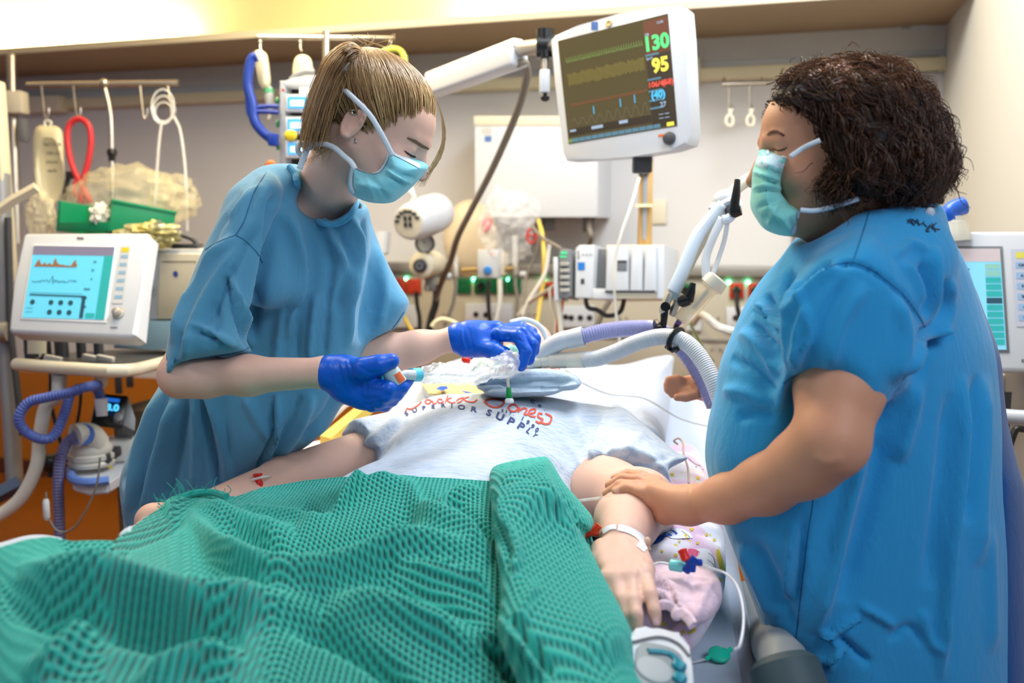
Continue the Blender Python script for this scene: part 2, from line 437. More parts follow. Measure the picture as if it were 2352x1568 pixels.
def folds(Vt, Fs, lst, gain=1.0, frontonly=True, mode='n'):
    """press creases and ridges into cloth. each fold: (points as seen in the photo, width px, height m, kind)
    kind 'r' ridge/crease symmetric, 's' a step (ridge on the left of the path, crease on its right)"""
    px, py, d = proj(Vt); N = vnormals(Vt, Fs)
    vd = Vt - CP; vd /= np.linalg.norm(vd, axis=1)[:, None]; face = np.clip(-(N * vd).sum(1) * 3, 0, 1) if frontonly else 1.0
    H = np.zeros(len(Vt))
    for fo in lst:
        pts, w, h = fo[:3]; kind = fo[3] if len(fo) > 3 else 'r'
        pl = np.array([p[:2] for p in spline([(p[0], p[1], 0) for p in pts], 5)])
        m = (px > pl[:, 0].min() - 4 * w) & (px < pl[:, 0].max() + 4 * w) & (py > pl[:, 1].min() - 4 * w) & (py < pl[:, 1].max() + 4 * w)
        if not m.any(): continue
        dd, sd, t = seg_dist(px[m], py[m], pl)
        tap = np.clip(np.minimum(t, 1 - t) * 6, 0, 1) ** .7 if len(fo) < 5 else np.clip(np.minimum(t * fo[4][0], (1 - t) * fo[4][1]), 0, 1)
        s = dd * sd / w
        if kind == 'r': pr = np.exp(-s * s)
        else: pr = np.exp(-(s + .75) ** 2 * 1.2) - .8 * np.exp(-(s - .55) ** 2 * 2.2)
        H[m] += h * pr * tap
    return Vt + N * (H * face * gain)[:, None]
def bvh_of(Vt, Fs): return BVHTree.FromPolygons([tuple(v) for v in Vt.tolist()], [tuple(f) for f in Fs.tolist()])
def hit(bvh, px, py, off=.0015, fb=None):
    r = W(px, py, 1.0) - CP; dr = V(r).normalized()
    loc, nn, i, dist = bvh.ray_cast(V(CP), dr)
    if loc is None: return None if fb is None else W(px, py, fb)
    if nn.dot(dr) > 0: nn = -nn
    return np.array(loc) + np.array(nn) * off
class Decal:
    """flat pieces (tape, print, straps) laid on a surface"""
    def __init__(s, bvh, off=.0015, fb=None): s.v = []; s.f = []; s.b = bvh; s.off = off; s.fb = fb; s.mi = []; s.m = 0
    def pt(s, x, y):
        p = hit(s.b, x, y, s.off, s.fb)
        return p
    def strip(s, pts, w, n=5, cross=2):
        pl = np.array([p[:2] for p in spline([(p[0], p[1], 0) for p in pts], n)])
        ws = np.full(len(pl), float(w)) if not isinstance(w, (list, tuple)) else np.interp(np.linspace(0, 1, len(pl)), np.linspace(0, 1, len(w)), w)
        prev = None
        for i in range(len(pl)):
            t = pl[min(i + 1, len(pl) - 1)] - pl[max(i - 1, 0)]; t = t / (np.linalg.norm(t) + 1e-9); q = np.array([-t[1], t[0]]) * ws[i] / 2
            row = []
            for k in range(cross + 1):
                u = pl[i] + q * (2 * k / cross - 1); p = s.pt(*u)
                if p is None: row = None; break
                s.v.append(p); row.append(len(s.v) - 1)
            if row and prev:
                for k in range(cross): s.f.append((prev[k], prev[k + 1], row[k + 1], row[k])); s.mi.append(s.m)
            prev = row
        return s
    def fill(s, pts, n=1):
        """polygon, filled as a fan of small quads round its middle"""
        pl = np.array([p[:2] for p in (cspline([(p[0], p[1], 0) for p in pts], n) if n > 1 else [(p[0], p[1], 0) for p in pts])]); c = pl.mean(0); rings = []
        for t in (1., .66, .33, 0.):
            rr = []
            for q in pl:
                p = s.pt(*(c + (q - c) * t))
                if p is None: return s
                s.v.append(p); rr.append(len(s.v) - 1)
            rings.append(rr)
        for a, b in zip(rings[:-1], rings[1:]):
            for k in range(len(pl)):
                j = (k + 1) % len(pl); s.f.append((a[k], a[j], b[j], b[k])); s.mi.append(s.m)
        return s
    def glyphs(s, t, cx, cy, size, ang=0., bold=0., sx=1., fl=1.):
        vs, fs = text_mesh(t, size, bold); ca, sa = math.cos(ang), math.sin(ang); ids = []
        for x, y in vs:
            x *= sx; y = -y * fl; p = s.pt(cx + x * ca - y * sa, cy + x * sa + y * ca)
            if p is None: ids.append(-1)
            else: s.v.append(p); ids.append(len(s.v) - 1)
        for f in fs:
            if all(ids[i] >= 0 for i in f): s.f.append(tuple(ids[i] for i in f)); s.mi.append(s.m)
        return s
    def build(s, name, m, parent=None, thick=0):
        if not s.f: return None
        o = mesh_obj(name, s.v, s.f, m, parent)
        if s.mi and max(s.mi) > 0: o.data.polygons.foreach_set('material_index', s.mi)
        if thick:
            md = o.modifiers.new('thick', 'SOLIDIFY'); md.thickness = thick; md.offset = 0
        return o
def flip_check(o): pass
# ================================================================== ROOM
A_ = math.radians(16.4); WT = np.array([math.cos(A_), -math.sin(A_), 0.]); WN = np.array([-math.sin(A_), -math.cos(A_), 0.]); W0 = np.array([0, 4.4, 0.])
class Plane:
    def __init__(s, p, n): s.p0 = np.array(p, float); s.n = nrm(n); s.n = s.n if (CP - s.p0) @ s.n > 0 else -s.n
    @classmethod
    def px(c, a, b, d): A, B, D = W(*a), W(*b), W(*d); return c(A, np.cross(B - A, D - A))
    def at(s, px, py, off=0.):
        r = W(px, py, 1.) - CP; return CP + r * (((s.p0 + s.n * off - CP) @ s.n) / (r @ s.n))
def wall(off=0.): return Plane(W0 + WN * off, WN)
WALL = wall()
def wp(px, py, off=0.): return WALL.at(px, py, off)
def wplane(px, d):
    """plane parallel to the back wall passing at depth d under pixel column px"""
    return Plane(W(px, 560, d), WN)
def extrude(name, outline, pl, th, m, parent=None, bev=.004, off=0., n=1, mb=None, seg=2):
    """outline as seen in the photo on a plane, given thickness th away from the viewer"""
    pts = [pl.at(p[0], p[1], off) for p in (cspline([(q[0], q[1], 0) for q in outline], n) if n > 1 else outline)]
    b = MB(); b.poly(pts, -pl.n * th)
    if bev:
        es = [e for e in b.bm.edges if abs((e.verts[0].co - e.verts[1].co).normalized().dot(V(pl.n))) < .3 and ((np.array(e.verts[0].co) - pl.p0) @ pl.n - off) > -th * .5]
        bmesh.ops.bevel(b.bm, geom=es, offset=bev, segments=seg, profile=.5, affect='EDGES')
    return b.build(name, m, parent)
def addquad(mb, pl, pts, off=.001): mb.poly([pl.at(p[0], p[1], off) for p in pts])
def rectpx(x0, y0, x1, y1): return [(x0, y0), (x1, y0), (x1, y1), (x0, y1)]

M_wall = mat('wall_paint', lin(222, 219, 216), .7, bump=(40, .05, .002), var=(1.5, lin(217, 214, 211)))
M_yel = mat('upper_wall_paint', lin(243, 224, 160), .7, bump=(30, .04))
M_wallR = mat('side_wall_paint', lin(200, 196, 184), .75, bump=(60, .06))
M_org = mat('orange_wall_panel', lin(196, 118, 18), .55, var=(2.0, lin(184, 108, 14)))
M_floor = mat('floor_linoleum', lin(150, 84, 16), .35, var=(3.0, lin(140, 76, 12)), bump=(80, .03))
M_ceil = mat('ceiling_paint', lin(236, 222, 190), .8)
M_shelf = mat('shelf_underside', lin(165, 142, 110), .55, var=(2, lin(158, 136, 106)))
M_white = mat('white_plastic', lin(208, 211, 216), .38, bump=(50, .02))
M_offw = mat('cream_plastic', lin(226, 216, 190), .42)
M_grey = mat('grey_plastic', lin(120, 122, 125), .45)
M_dgrey = mat('dark_grey_plastic', lin(58, 58, 62), .45)
M_black = mat('black_plastic', lin(16, 16, 18), .35)
M_steel = mat('brushed_steel', lin(186, 178, 165), .28, metal=.95, bump=(200, .03))
M_alu = mat('anodised_aluminium', lin(196, 190, 178), .42, metal=.7)
M_rail = mat('cream_rail_enamel', lin(228, 216, 178), .4)
M_chan = mat('channel_metal', lin(150, 146, 138), .45, metal=.35)
M_panel = mat('supply_panel', lin(188, 180, 160), .5, var=(2, lin(180, 172, 154)))
M_clear = mat('clear_plastic', (.95, .95, .95), .08, alpha=.28, spec=.8)
M_clear2 = mat('clear_tubing', (.93, .92, .88), .12, alpha=.5, spec=.8)
M_milky = mat('milky_plastic', lin(232, 228, 214), .25, alpha=.72)
M_bagy = mat('yellowish_bag_film', lin(252, 240, 196), .3, alpha=.24, bump=(18, .8, .02))
M_red = mat('red_rubber', lin(196, 40, 48), .4)
M_redp = mat('red_plastic', lin(224, 34, 22), .3)
M_green = mat('green_plastic_bin', lin(14, 138, 92), .4)
M_sockg = mat('green_socket', lin(18, 104, 60), .4)
M_sockr = mat('orange_red_socket', lin(188, 62, 36), .4)
M_blue = mat('dark_blue_plastic', lin(26, 58, 150), .38)
M_yelp = mat('yellow_plastic', lin(226, 200, 40), .45)
M_ylw = mat('yellow_cable', lin(226, 196, 90), .5)
M_wcab = mat('white_cable', lin(214, 210, 200), .5)
M_gcab = mat('grey_cable', lin(128, 120, 110), .5)
M_blk = mat('black_cable', lin(28, 24, 22), .5)
M_orgc = mat('orange_cable', lin(224, 120, 50), .5)
M_led = mat('green_led', (.05, .8, .3), .3, emit=(.12, 1., .42), es=14)
M_led2 = mat('dim_green_led', (.05, .4, .2), .3, emit=(.02, .6, .2), es=1.0)
M_tube = mat('fluorescent_tube', (1, 1, 1), .5, emit=(1., .90, .70), es=230)
M_hole = mat('socket_hole', lin(20, 18, 16), .6)

def struct(o): o['kind'] = 'structure'; return o
def rect3(name, a, b, c, d, m, th, nrmv): return struct(MB().poly([a, b, c, d], np.array(nrmv) * th).build(name, m, smooth=False))
def ws(s, z, off=0.): p = W0 + WT * s + WN * off; return np.array([p[0], p[1], z])
SR = 1.862                       # where the side wall meets the back wall
SL = -4.6
rect3('wall_back', ws(SL, .62), ws(SR, .62), ws(SR, 2.30), ws(SL, 2.30), M_wall, .12, -WN)
struct(MB().poly([ws(SL, 2.30), ws(SR, 2.30), ws(SR, 3.0), ws(SL, 3.0)], -WN * .12).build('wall_back_upper', M_yel, smooth=False))
struct(MB().poly([ws(SL, 0), ws(SR, 0), ws(SR, .62), ws(SL, .62)], -WN * .12).build('wall_back_lower', M_org, smooth=False))
rect3('wall_right', ws(SR, 0), ws(SR, 0, 2.6), ws(SR, 3.0, 2.6), ws(SR, 3.0), M_wallR, .12, WT)
struct(MB().poly([ws(SL - 1.5, 0, -.12), ws(SR + .3, 0, -.12), ws(SR + .3, 0, 5.4), ws(SL - 1.5, 0, 5.4)], (0, 0, -.1)).build('floor', M_floor, smooth=False))
struct(MB().poly([ws(SL - 1.5, 3.0, -.12), ws(SR + .3, 3.0, -.12), ws(SR + .3, 3.0, 5.4), ws(SL - 1.5, 3.0, 5.4)], (0, 0, .1)).build('ceiling', M_ceil, smooth=False))
struct(MB().poly([ws(SL, 0, .012), ws(SR, 0, .012), ws(SR, .09, .012), ws(SL, .09, .012)], -WN * .012).build('baseboard_back', mat('baseboard_vinyl', lin(96, 48, 22), .5), smooth=False))
# light shelf along the wall with fluorescent tubes lying on it
sh = MB(); SHD = .60
sh.poly([ws(SL, 2.275), ws(SR, 2.275), ws(SR, 2.275, SHD), ws(SL, 2.275, SHD)], (0, 0, .02))
shelf = tag(sh.build('light_shelf', M_shelf, smooth=False), 'long brown shelf along the wall under the glowing lights', 'shelf')
lip = MB(); lip.poly([ws(SL, 2.268, SHD), ws(SR, 2.268, SHD), ws(SR, 2.296, SHD), ws(SL, 2.296, SHD)], WN * .018)
lip.build('shelf_lip', mat('shelf_lip_enamel', lin(188, 176, 150), .4), shelf, smooth=False)
def s_of(px): p = wp(px, 60); return float((p - W0) @ WT)
for nm, x0, x1, lb in (('a', -330, 440, 'fluorescent tube lamp on the shelf at the left end of the wall'), ('b', 1085, 1700, 'fluorescent tube lamp on the shelf above the patient monitor')):
    s0, s1 = s_of(x0), s_of(x1); t = thing('tube_lamp', lb, 'lamp', ws((s0 + s1) / 2, 2.295, .14))
    MB().box(ws((s0 + s1) / 2, 2.312, .14), (s1 - s0, .06, .024), Matrix.Rotation(-A_, 3, 'Z')).build('housing', M_white, t)
    MB().cyl(ws(s0 + .02, 2.345, .14), ws(s1 - .02, 2.345, .14), .013).build('tube', M_tube, t)
    for s_ in (s0 + .012, s1 - .012): MB().box(ws(s_, 2.34, .14), (.02, .03, .04), Matrix.Rotation(-A_, 3, 'Z')).build('lamp_holder', M_white, t)
# equipment rail along the wall
e = MB(); e.box(ws((SL + SR) / 2, 2.115, .03), (SR - SL, .06, .052), Matrix.Rotation(-A_, 3, 'Z'), .004)
rail = tag(e.build('equipment_rail', M_rail), 'long cream equipment rail running along the wall', 'rail')
c_ = MB(); c_.box(ws(-2.66, 2.115, .05), (.28, .10, .085), Matrix.Rotation(-A_, 3, 'Z'), .006); c_.build('rail_clamp', M_offw, rail)
e2 = MB(); e2.box(wp(2120, 148, .035), (.12, .02, .066), Matrix.Rotation(-A_, 3, 'Z'), .003); e2.build('rail_end_cap', M_chan, rail)
for zz in (2.225,):
    g = MB(); g.box(ws((SL + SR) / 2, zz, .004), (SR - SL, .012, .10), Matrix.Rotation(-A_, 3, 'Z')); struct(g.build('trim_1', mat('wall_band', lin(200, 196, 190), .6), smooth=False))
# small lettering at the right end of the band under the shelf
pn = Panel(wp(2060, 45, .02), wp(2132, 42, .02), wp(2060, 68, .02))
tx = MB(); tx.mi = 0; pn.rect(tx, 0, 0, 1, 1, 0); tx.mi = 1; pn.text(tx, 'AIR  O2  VAC', .5, .33, .03, 1, .001); pn.text(tx, '2-07', .3, .78, .022, 1, .0005)
tag(tx.build('wall_label', [mat('label_backing', lin(196, 200, 206), .5), mat('label_ink', lin(60, 62, 70), .6)], smooth=False), 'small printed label under the shelf at the right end of the wall', 'label')

# medical supply channel with gas outlets and sockets
ch = thing('supply_channel', 'wall supply channel with grey ledge, gas outlets and sockets behind the bed', 'supply unit', wp(1300, 840, 0))
y0s, y1s = s_of(640) - .2, SR - .02
def zof(py, px=1300, off=.09): return wp(px, py, off)[2]
zt, zb = zof(607), zof(900)
mc = MB(); mc.box(ws((y0s + y1s) / 2, (zt + zb) / 2 - .02, .045), (y1s - y0s, .09, zt - zb - .04), Matrix.Rotation(-A_, 3, 'Z'), .004); mc.build('channel_body', M_panel, ch)
mc = MB(); mc.box(ws((y0s + y1s) / 2, zt - .022, .06), (y1s - y0s, .12, .045), Matrix.Rotation(-A_, 3, 'Z'), .006); mc.build('channel_ledge', M_chan, ch)
mc = MB(); mc.box(ws((y0s + y1s) / 2, zof(770), .093), (y1s - y0s, .008, .012), Matrix.Rotation(-A_, 3, 'Z')); mc.build('channel_strip', M_chan, ch)
WP9 = wall(.094)
def socket(px, py, w, h, m, plug=False, round_=True):
    pl = WP9; t = extrude('socket', rectpx(px - w / 2, py - h / 2, px + w / 2, py + h / 2), pl, .012, m, ch, .002, off=.010)
    q = MB(); c = pl.at(px, py, .0095)
    if round_: q.lathe([(0, .001), (0, .018), (.003, .0185), (.003, .021)], c, c + WN)
    else: q.lathe([(0, .0), (.001, .006)], c, c + WN)
    q.build('socket_recess', M_hole if not round_ else m, t)
    if plug:
        q = MB(); q.lathe([(0, .019), (.02, .019), (.03, .013), (.04, .006), (.041, 0)], c, c + WN); q.build('socket_plug', M_black, t)
for px in (935, 948 + 24): pass
for px, py, m, pg in ((914, 656, M_sockr, 0), (949, 657, M_sockr, 0), (1064, 656, M_sockg, 0), (1105, 656, M_sockg, 1), (1142, 656, M_sockg, 0), (1179, 656, M_sockg, 0), (1256, 664, M_sockr, 1), (1575, 668, M_sockg, 1), (1692, 667, M_sockr, 1), (1735, 667, M_sockr, 1)):
    socket(px, py, 33, 34, m, pg)
lm = [(933, 640, 1), (1088, 641, 1), (1153, 638, 0), (1167, 642, 1), (1247, 643, 1), (1674, 648, 1), (1718, 648, 1), (1430, 646, 0)]
for px, py, on in lm:
    q = MB(); q.sph(WP9.at(px, py, .004), .0085, 12); q.build('indicator_light', M_led if on else M_led2, ch)
def plate(x0, y0, x1, y1, holes, sq=()):
    t = extrude('outlet_plate', rectpx(x0, y0, x1, y1), WP9, .02, M_white, ch, .004, off=.016)
    for (hx, hy) in holes: c = WP9.at(hx, hy, .0165); q = MB(); q.lathe([(0, .001), (.0012, .011), (.002, .013), (0, .014)], c, c + WN, 16); q.build('outlet_hole', M_hole, t)
plate(1068, 697, 1176, 746, [(1093, 722), (1116, 723), (1140, 723)])
plate(1288, 702, 1364, 752, [(1299, 728), (1312, 730), (1333, 730), (1354, 730)])
plate(880, 700, 960, 752, [(920, 722)])
plate(1668, 706, 1745, 760, [(1690, 730), (1720, 730)])
plate(1575, 725, 1610, 760, [(1592, 740)])
for x, y in ((1020, 722), (1034, 730), (1424, 730), (1439, 730), (1635, 803), (1655, 803), (1635, 730), (1650, 730), (1215, 722), (1228, 722)): c = WP9.at(x, y, .001); q = MB(); q.lathe([(0, .0), (.001, .005), (0, .006)], c, c + WN, 10); q.build('screw', M_chan, ch)
# ================================================================== EQUIPMENT BEHIND THE BED
def chain_tube(name, pp, r, m, parent=None, n=8): return MB().tube(path(*pp), r, n).build(name, m, parent)
# --- patient monitor on its arm
mp = Plane.px((1283, 95, 2.56), (1306, 330, 2.56), (1545, 160, 2.33))
mon = thing('patient_monitor', 'large white patient monitor showing 130 and 95 on a swing arm', 'monitor', mp.at(1430, 360, -.03))
extrude('housing', [(1263, 92), (1275, 80), (1330, 58), (1420, 32), (1500, 19), (1556, 12), (1569, 22), (1575, 90), (1585, 310), (1578, 332), (1540, 345), (1460, 358), (1380, 365), (1300, 369), (1292, 352), (1288, 300), (1276, 200)], mp, .055, M_white, mon, .008)
extrude('rear_housing', [(1300, 100), (1540, 50), (1560, 300), (1320, 340)], mp, .06, M_grey, mon, .006, off=-.05)
bz = MB()
def mq(x, y, o=.0): return mp.at(x, y, o)
scr = Panel(mq(1281, 94, .0012), mq(1534, 31, .0012), mq(1306, 331, .0012)); scr.tr = mq(1534, 31, .0012)
M_scr = mat('monitor_screen_glass', lin(66, 60, 42), .12, spec=.6, emit=lin(78, 70, 46), es=.75)
class Quad(Panel):
    """four-cornered screen"""
    def __init__(s, tl, tr, br, bl):
        Panel.__init__(s, tl, tr, bl); s.br = np.array(br, float)
        if (CP - s.tl) @ s.n < 0: s.n = -s.n
    def p(s, u, v, o=0):
        return (s.tl * (1 - u) + s.tr * u) * (1 - v) + (s.bl * (1 - u) + s.br * u) * v + s.n * o
scr = Quad(mq(1281, 94, .001), mq(1534, 31, .001), mq(1556, 289, .001), mq(1306, 331, .001))
b = MB(); b.poly([scr.p(0, 0), scr.p(1, 0), scr.p(1, 1), scr.p(0, 1)]); b.build('screen', M_scr, mon, smooth=False)
def glow(name, c, e): return mat(name, lin(*c), .4, emit=lin(*c), es=e)
mats = [glow('screen_green', (70, 190, 110), .9), glow('screen_yellow', (206, 194, 70), .8), glow('screen_red', (196, 70, 58), .8), glow('screen_blue', (60, 150, 190), .9),
        glow('screen_pale', (130, 150, 170), .6), glow('screen_dim_green', (98, 122, 66), .55), glow('screen_dim_yellow', (112, 102, 52), .6), glow('screen_dim_red', (122, 66, 48), .6),
        glow('screen_dark', (44, 36, 26), .6), glow('screen_brown', (84, 46, 28), .7), glow('screen_grey', (92, 88, 74), .6), glow('screen_bar', (70, 104, 122), .7)]
b = MB()
b.mi = 9; scr.rect(b, .79, .02, .995, .32, 1); b.mi = 8; scr.rect(b, .79, .33, .995, .98, 1); scr.rect(b, .02, .86, .785, .93, 1)
for v in (.32, .54, .645, .73, .80): b.mi = 11; scr.rect(b, .785, v, .90, v + .018, 2)
b.mi = 0; scr.text(b, '130', .885, .235, .052, 3, .0022)
b.mi = 1; scr.text(b, '95', .905, .44, .050, 3, .0022)
b.mi = 2; scr.text(b, '106/48', .865, .60, .020, 3, .0006); scr.text(b, '(68)', .955, .60, .020, 3, .0006)
b.mi = 3; scr.text(b, '(40)', .865, .695, .026, 3, .0014)
b.mi = 4; scr.text(b, '27', .90, .79, .018, 3, .0006); scr.text(b, '--- ---', .90, .87, .014, 3, .0004); scr.text(b, '--- ---', .90, .905, .014, 3, .0004)
scr.text(b, '12:08', .93, .06, .009, 3, .0002); scr.text(b, 'HR', .815, .145, .010, 3, .0003); scr.text(b, 'SpO2', .82, .36, .009, 3, .0003)
rs = random.Random(3)
def wave(v, amp, n, mi, w, f, u0=.06, u1=.77):
    b.mi = mi; uv = []
    for i in range(n + 1):
        u = u0 + (u1 - u0) * i / n; uv.append((u, v + amp * f(i)))
    scr.line(b, uv, w, 2)
wave(.22, .03, 190, 5, .0012, lambda i: (-1.4 if i % 6 == 2 else .45 if i % 6 == 3 else rs.uniform(-.25, .25)))
wave(.40, .075, 150, 6, .0014, lambda i: (-1. if i % 4 < 2 else .8) * rs.uniform(.6, 1))
wave(.64, .022, 130, 7, .0012, lambda i: (-1. if i % 4 == 1 else .4) * rs.uniform(.7, 1))
wave(.80, .035, 60, 10, .0012, lambda i: -math.sin(i * .9) * (1 + .02 * i) * rs.uniform(.6, 1))
b.mi = 3
for u, v in ((.28, .73), (.53, .71), (.66, .70)): scr.rect(b, u - .004, v - .045, u + .004, v + .03, 3)
b.mi = 11
for i in range(13): scr.rect(b, .045 + i * .063, .955, .045 + i * .063 + .058, .99, 2)
b.mi = 5; scr.rect(b, .0, .955, .043, .99, 2); b.mi = 1; scr.rect(b, .915, .955, .975, .99, 2)
b.mi = 4; scr.rect(b, .24, .87, .35, .90, 2); scr.rect(b, .50, .865, .58, .895, 2); scr.rect(b, .03, .87, .09, .89, 2)
b.build('screen_graphics', mats, mon, smooth=False)
b = MB(); b.mi = 0; addquad(b, mp, rectpx(1358, 50, 1373, 69)); b.mi = 1
addquad(b, mp, [(1512, 309), (1524, 307), (1524, 313), (1512, 315)]); b.build('front_markings', [mat('badge_blue', lin(70, 110, 176), .4), M_orgc], mon, smooth=False)
c = mp.at(1399, 54, .0); b = MB(); b.lathe([(0, .010), (.003, .010), (.004, .007), (.002, .005), (.001, 0)], c, c + mp.n, 20); b.build('alarm_sensor', mat('brass_ring', lin(200, 180, 130), .35), mon)
c = mp.at(1539, 318, 0); b = MB(); b.lathe([(0, .017), (.008, .017), (.014, .014), (.016, .009), (.016, 0)], c, c + mp.n, 28); b.build('control_knob', mat('knob_grey', lin(74, 74, 78), .35), mon)
# neck, pole below and clips
b = MB(); b.box(mp.at(1475, 372, -.05), (.05, .045, .06), None, .006); b.build('tilt_neck', M_dgrey, mon)
# swing arm
arm = thing('monitor_mount', 'white sprung swing arm holding the patient monitor, fixed to the rail', 'arm', W(1252, 200, 2.6))
a0, a1, a2 = W(985, 205, 3.1), W(1195, 128, 2.72), W(1252, 105, 2.62)
b = MB(); d_ = nrm(a1 - a0); R_ = V(d_).to_track_quat('X', 'Z').to_matrix(); b.box((a0 + a1) / 2 + np.array([0, 0, .0]), (np.linalg.norm(a1 - a0) * 1.0, .07, .062), R_, .012, 3); b.build('upper_link', M_white, arm)
b = MB(); b.box((a0 + a1) / 2 + np.array([0, -.01, .036]), (np.linalg.norm(a1 - a0) * .98, .045, .03), R_, .010, 3); b.build('arm_cover', mat('arm_cover_white', lin(240, 238, 232), .25), arm)
b = MB(); b.cyl(a1 + np.array([0, 0, .02]), a2, .022); b.build('arm_neck', M_alu, arm)
b = MB(); b.cyl(a2 + np.array([0, .0, .045]), a2 - np.array([0, 0, .035]), .026); b.cyl(a2 + np.array([-.025, 0, 0]), a2 + np.array([.045, 0, 0]), .030); b.build('elbow_joint', M_black, arm)
b = MB(); b.cyl(a0 + np.array([-.035, 0, -.02]), a0 + np.array([.02, 0, .03]), .032); b.build('rear_joint', M_black, arm)
b = MB(); b.cyl(W(1252, 120, 2.62), W(1252, 165, 2.62), .012); b.build('post', M_steel, arm)
b = MB(); b.box(W(1251, 188, 2.62), (.030, .05, .064), None, .004); b.build('arm_bracket', M_white, arm)
b = MB(); b.lathe([(0, .006), (.012, .006), (.014, .013), (.022, .012), (.026, .005), (.026, 0)], W(1252, 212, 2.62), W(1252, 230, 2.62)); b.build('arm_screw_knob', M_black, arm)
b = MB(); b.tube([a2, W(1290, 110, 2.58), mp.at(1330, 150, -.09)], .02); b.build('arm_end', M_dgrey, arm)
tag(chain_tube('monitor_cable', [(1188, 146, 2.72), (1203, 143, 2.74), (1211, 158, 2.78), (1208, 190, 2.85), (1185, 265, 3.0), (1130, 390, 3.2), (1078, 490, 3.4), (1050, 548, 3.55), (1035, 600, 3.7), (1010, 660, 3.9), (985, 750, 4.0), (960, 860, 4.05)], .0125, M_gcab), 'grey cable hanging from the swing arm down behind the bed', 'cable')
b = MB(); b.box(wp(1592, 165, .04), (.065, .085, .11), Matrix.Rotation(-A_, 3, 'Z'), .004); tag(b.build('rail_bracket', M_offw), 'cream clamp block on the rail right of the patient monitor', 'clamp')
# pole under the monitor
pst = thing('monitor_column', 'brown and steel column behind the module rack under the patient monitor', 'column', W(1482, 590, 3.2))
b = MB(); b.box((W(1482, 365, 3.2) + W(1482, 590, 3.2)) / 2, (.046, .04, float(W(1482, 365, 3.2)[2] - W(1482, 590, 3.2)[2])), None, .003); b.build('profile', mat('bronze_profile', lin(196, 160, 104), .4, metal=.3), pst)
b = MB(); b.box((W(1481, 380, 3.17) + W(1481, 560, 3.17)) / 2, (.013, .008, float(W(1482, 400, 3.17)[2] - W(1482, 560, 3.17)[2])), None); b.build('groove', mat('groove_grey', lin(150, 156, 166), .4, metal=.4), pst)
b = MB(); b.tube([W(1462, 362, 3.15), W(1466, 385, 3.15), W(1476, 402, 3.15)], .011); b.tube([W(1493, 362, 3.15), W(1490, 385, 3.15), W(1480, 402, 3.15)], .011); b.build('cable_clip', M_dgrey, pst)
b = MB(); b.box(W(1478, 472, 3.17), (.056, .03, .01)); b.build('cable_tie', M_rail, pst)
# GE-like module rack
rp = Plane.px((1300, 600, 3.05), (1300, 680, 3.05), (1530, 640, 2.92))
rk = thing('module_rack', 'white plug-in module rack with four modules under the patient monitor', 'monitor module', rp.at(1440, 690, -.08))
extrude('rack_body', [(1392, 562), (1526, 562), (1524, 684), (1390, 686)], rp, .22, M_offw, rk, .006, off=-.01)
extrude('module', [(1321, 570), (1330, 562), (1366, 562), (1360, 684), (1320, 684)], rp, .16, M_white, rk, .006)
extrude('bay_slot', rectpx(1362, 572, 1392, 664), rp, .02, M_grey, rk, 0, off=-.04)
extrude('module_shelf', rectpx(1360, 662, 1412, 686), rp, .18, M_white, rk, .006)
for x0, x1 in ((1389, 1444), (1445, 1476), (1477, 1508)): extrude('module', [(x0 + 4, 576), (x0 + 8, 566), (x1 - 1, 566), (x1 - 1, 670), (x0 + 1, 670)], rp, .10, M_white, rk, .005, off=.012)
extrude('rack_cheek', rectpx(1508, 562, 1526, 686), rp, .2, M_white, rk, .006, off=.004)
b = MB(); b.mi = 0; addquad(b, rp, rectpx(1327, 602, 1343, 620), .002); b.mi = 1
addquad(b, rp, rectpx(1334, 640, 1342, 652), .002); addquad(b, rp, rectpx(1390, 667, 1505, 673), .014); addquad(b, rp, rectpx(1418, 598, 1440, 622), .0135)
for i in range(4): addquad(b, rp, rectpx(1326, 577 + i * 5, 1331, 579 + i * 5), .002)
b.mi = 2
for i in range(5): addquad(b, rp, rectpx(1421 + i * 4, 604, 1423 + i * 4, 620), .015)
for i in range(3): addquad(b, rp, rectpx(1336 + i * 9, 583, 1342 + i * 9, 586), .002)
b.build('module_markings', [mat('logo_blue', lin(40, 120, 200), .4), M_dgrey, mat('mark_grey', lin(150, 156, 162), .5)], rk, smooth=False)
gm = thing('gas_module', 'small grey ribbed module with green lit top beside the module rack', 'monitor module', W(1298, 690, 3.05))
extrude('housing', [(1283, 575), (1292, 570), (1310, 572), (1314, 590), (1312, 678), (1300, 686), (1284, 682)], rp, .12, M_grey, gm, .006)
for i in range(5): b = MB(); b.box(rp.at(1297, 606 + i * 15, .004), (.034, .012, .012), None, .003); b.build('rib', M_alu, gm)
extrude('side_cover', [(1270, 590), (1281, 590), (1283, 690), (1272, 690)], rp, .1, M_white, gm, .004)
b = MB(); addquad(b, rp, rectpx(1288, 578, 1303, 583), .002); addquad(b, rp, rectpx(1286, 587, 1301, 591), .002); b.build('led_bars', M_led2, gm, smooth=False)
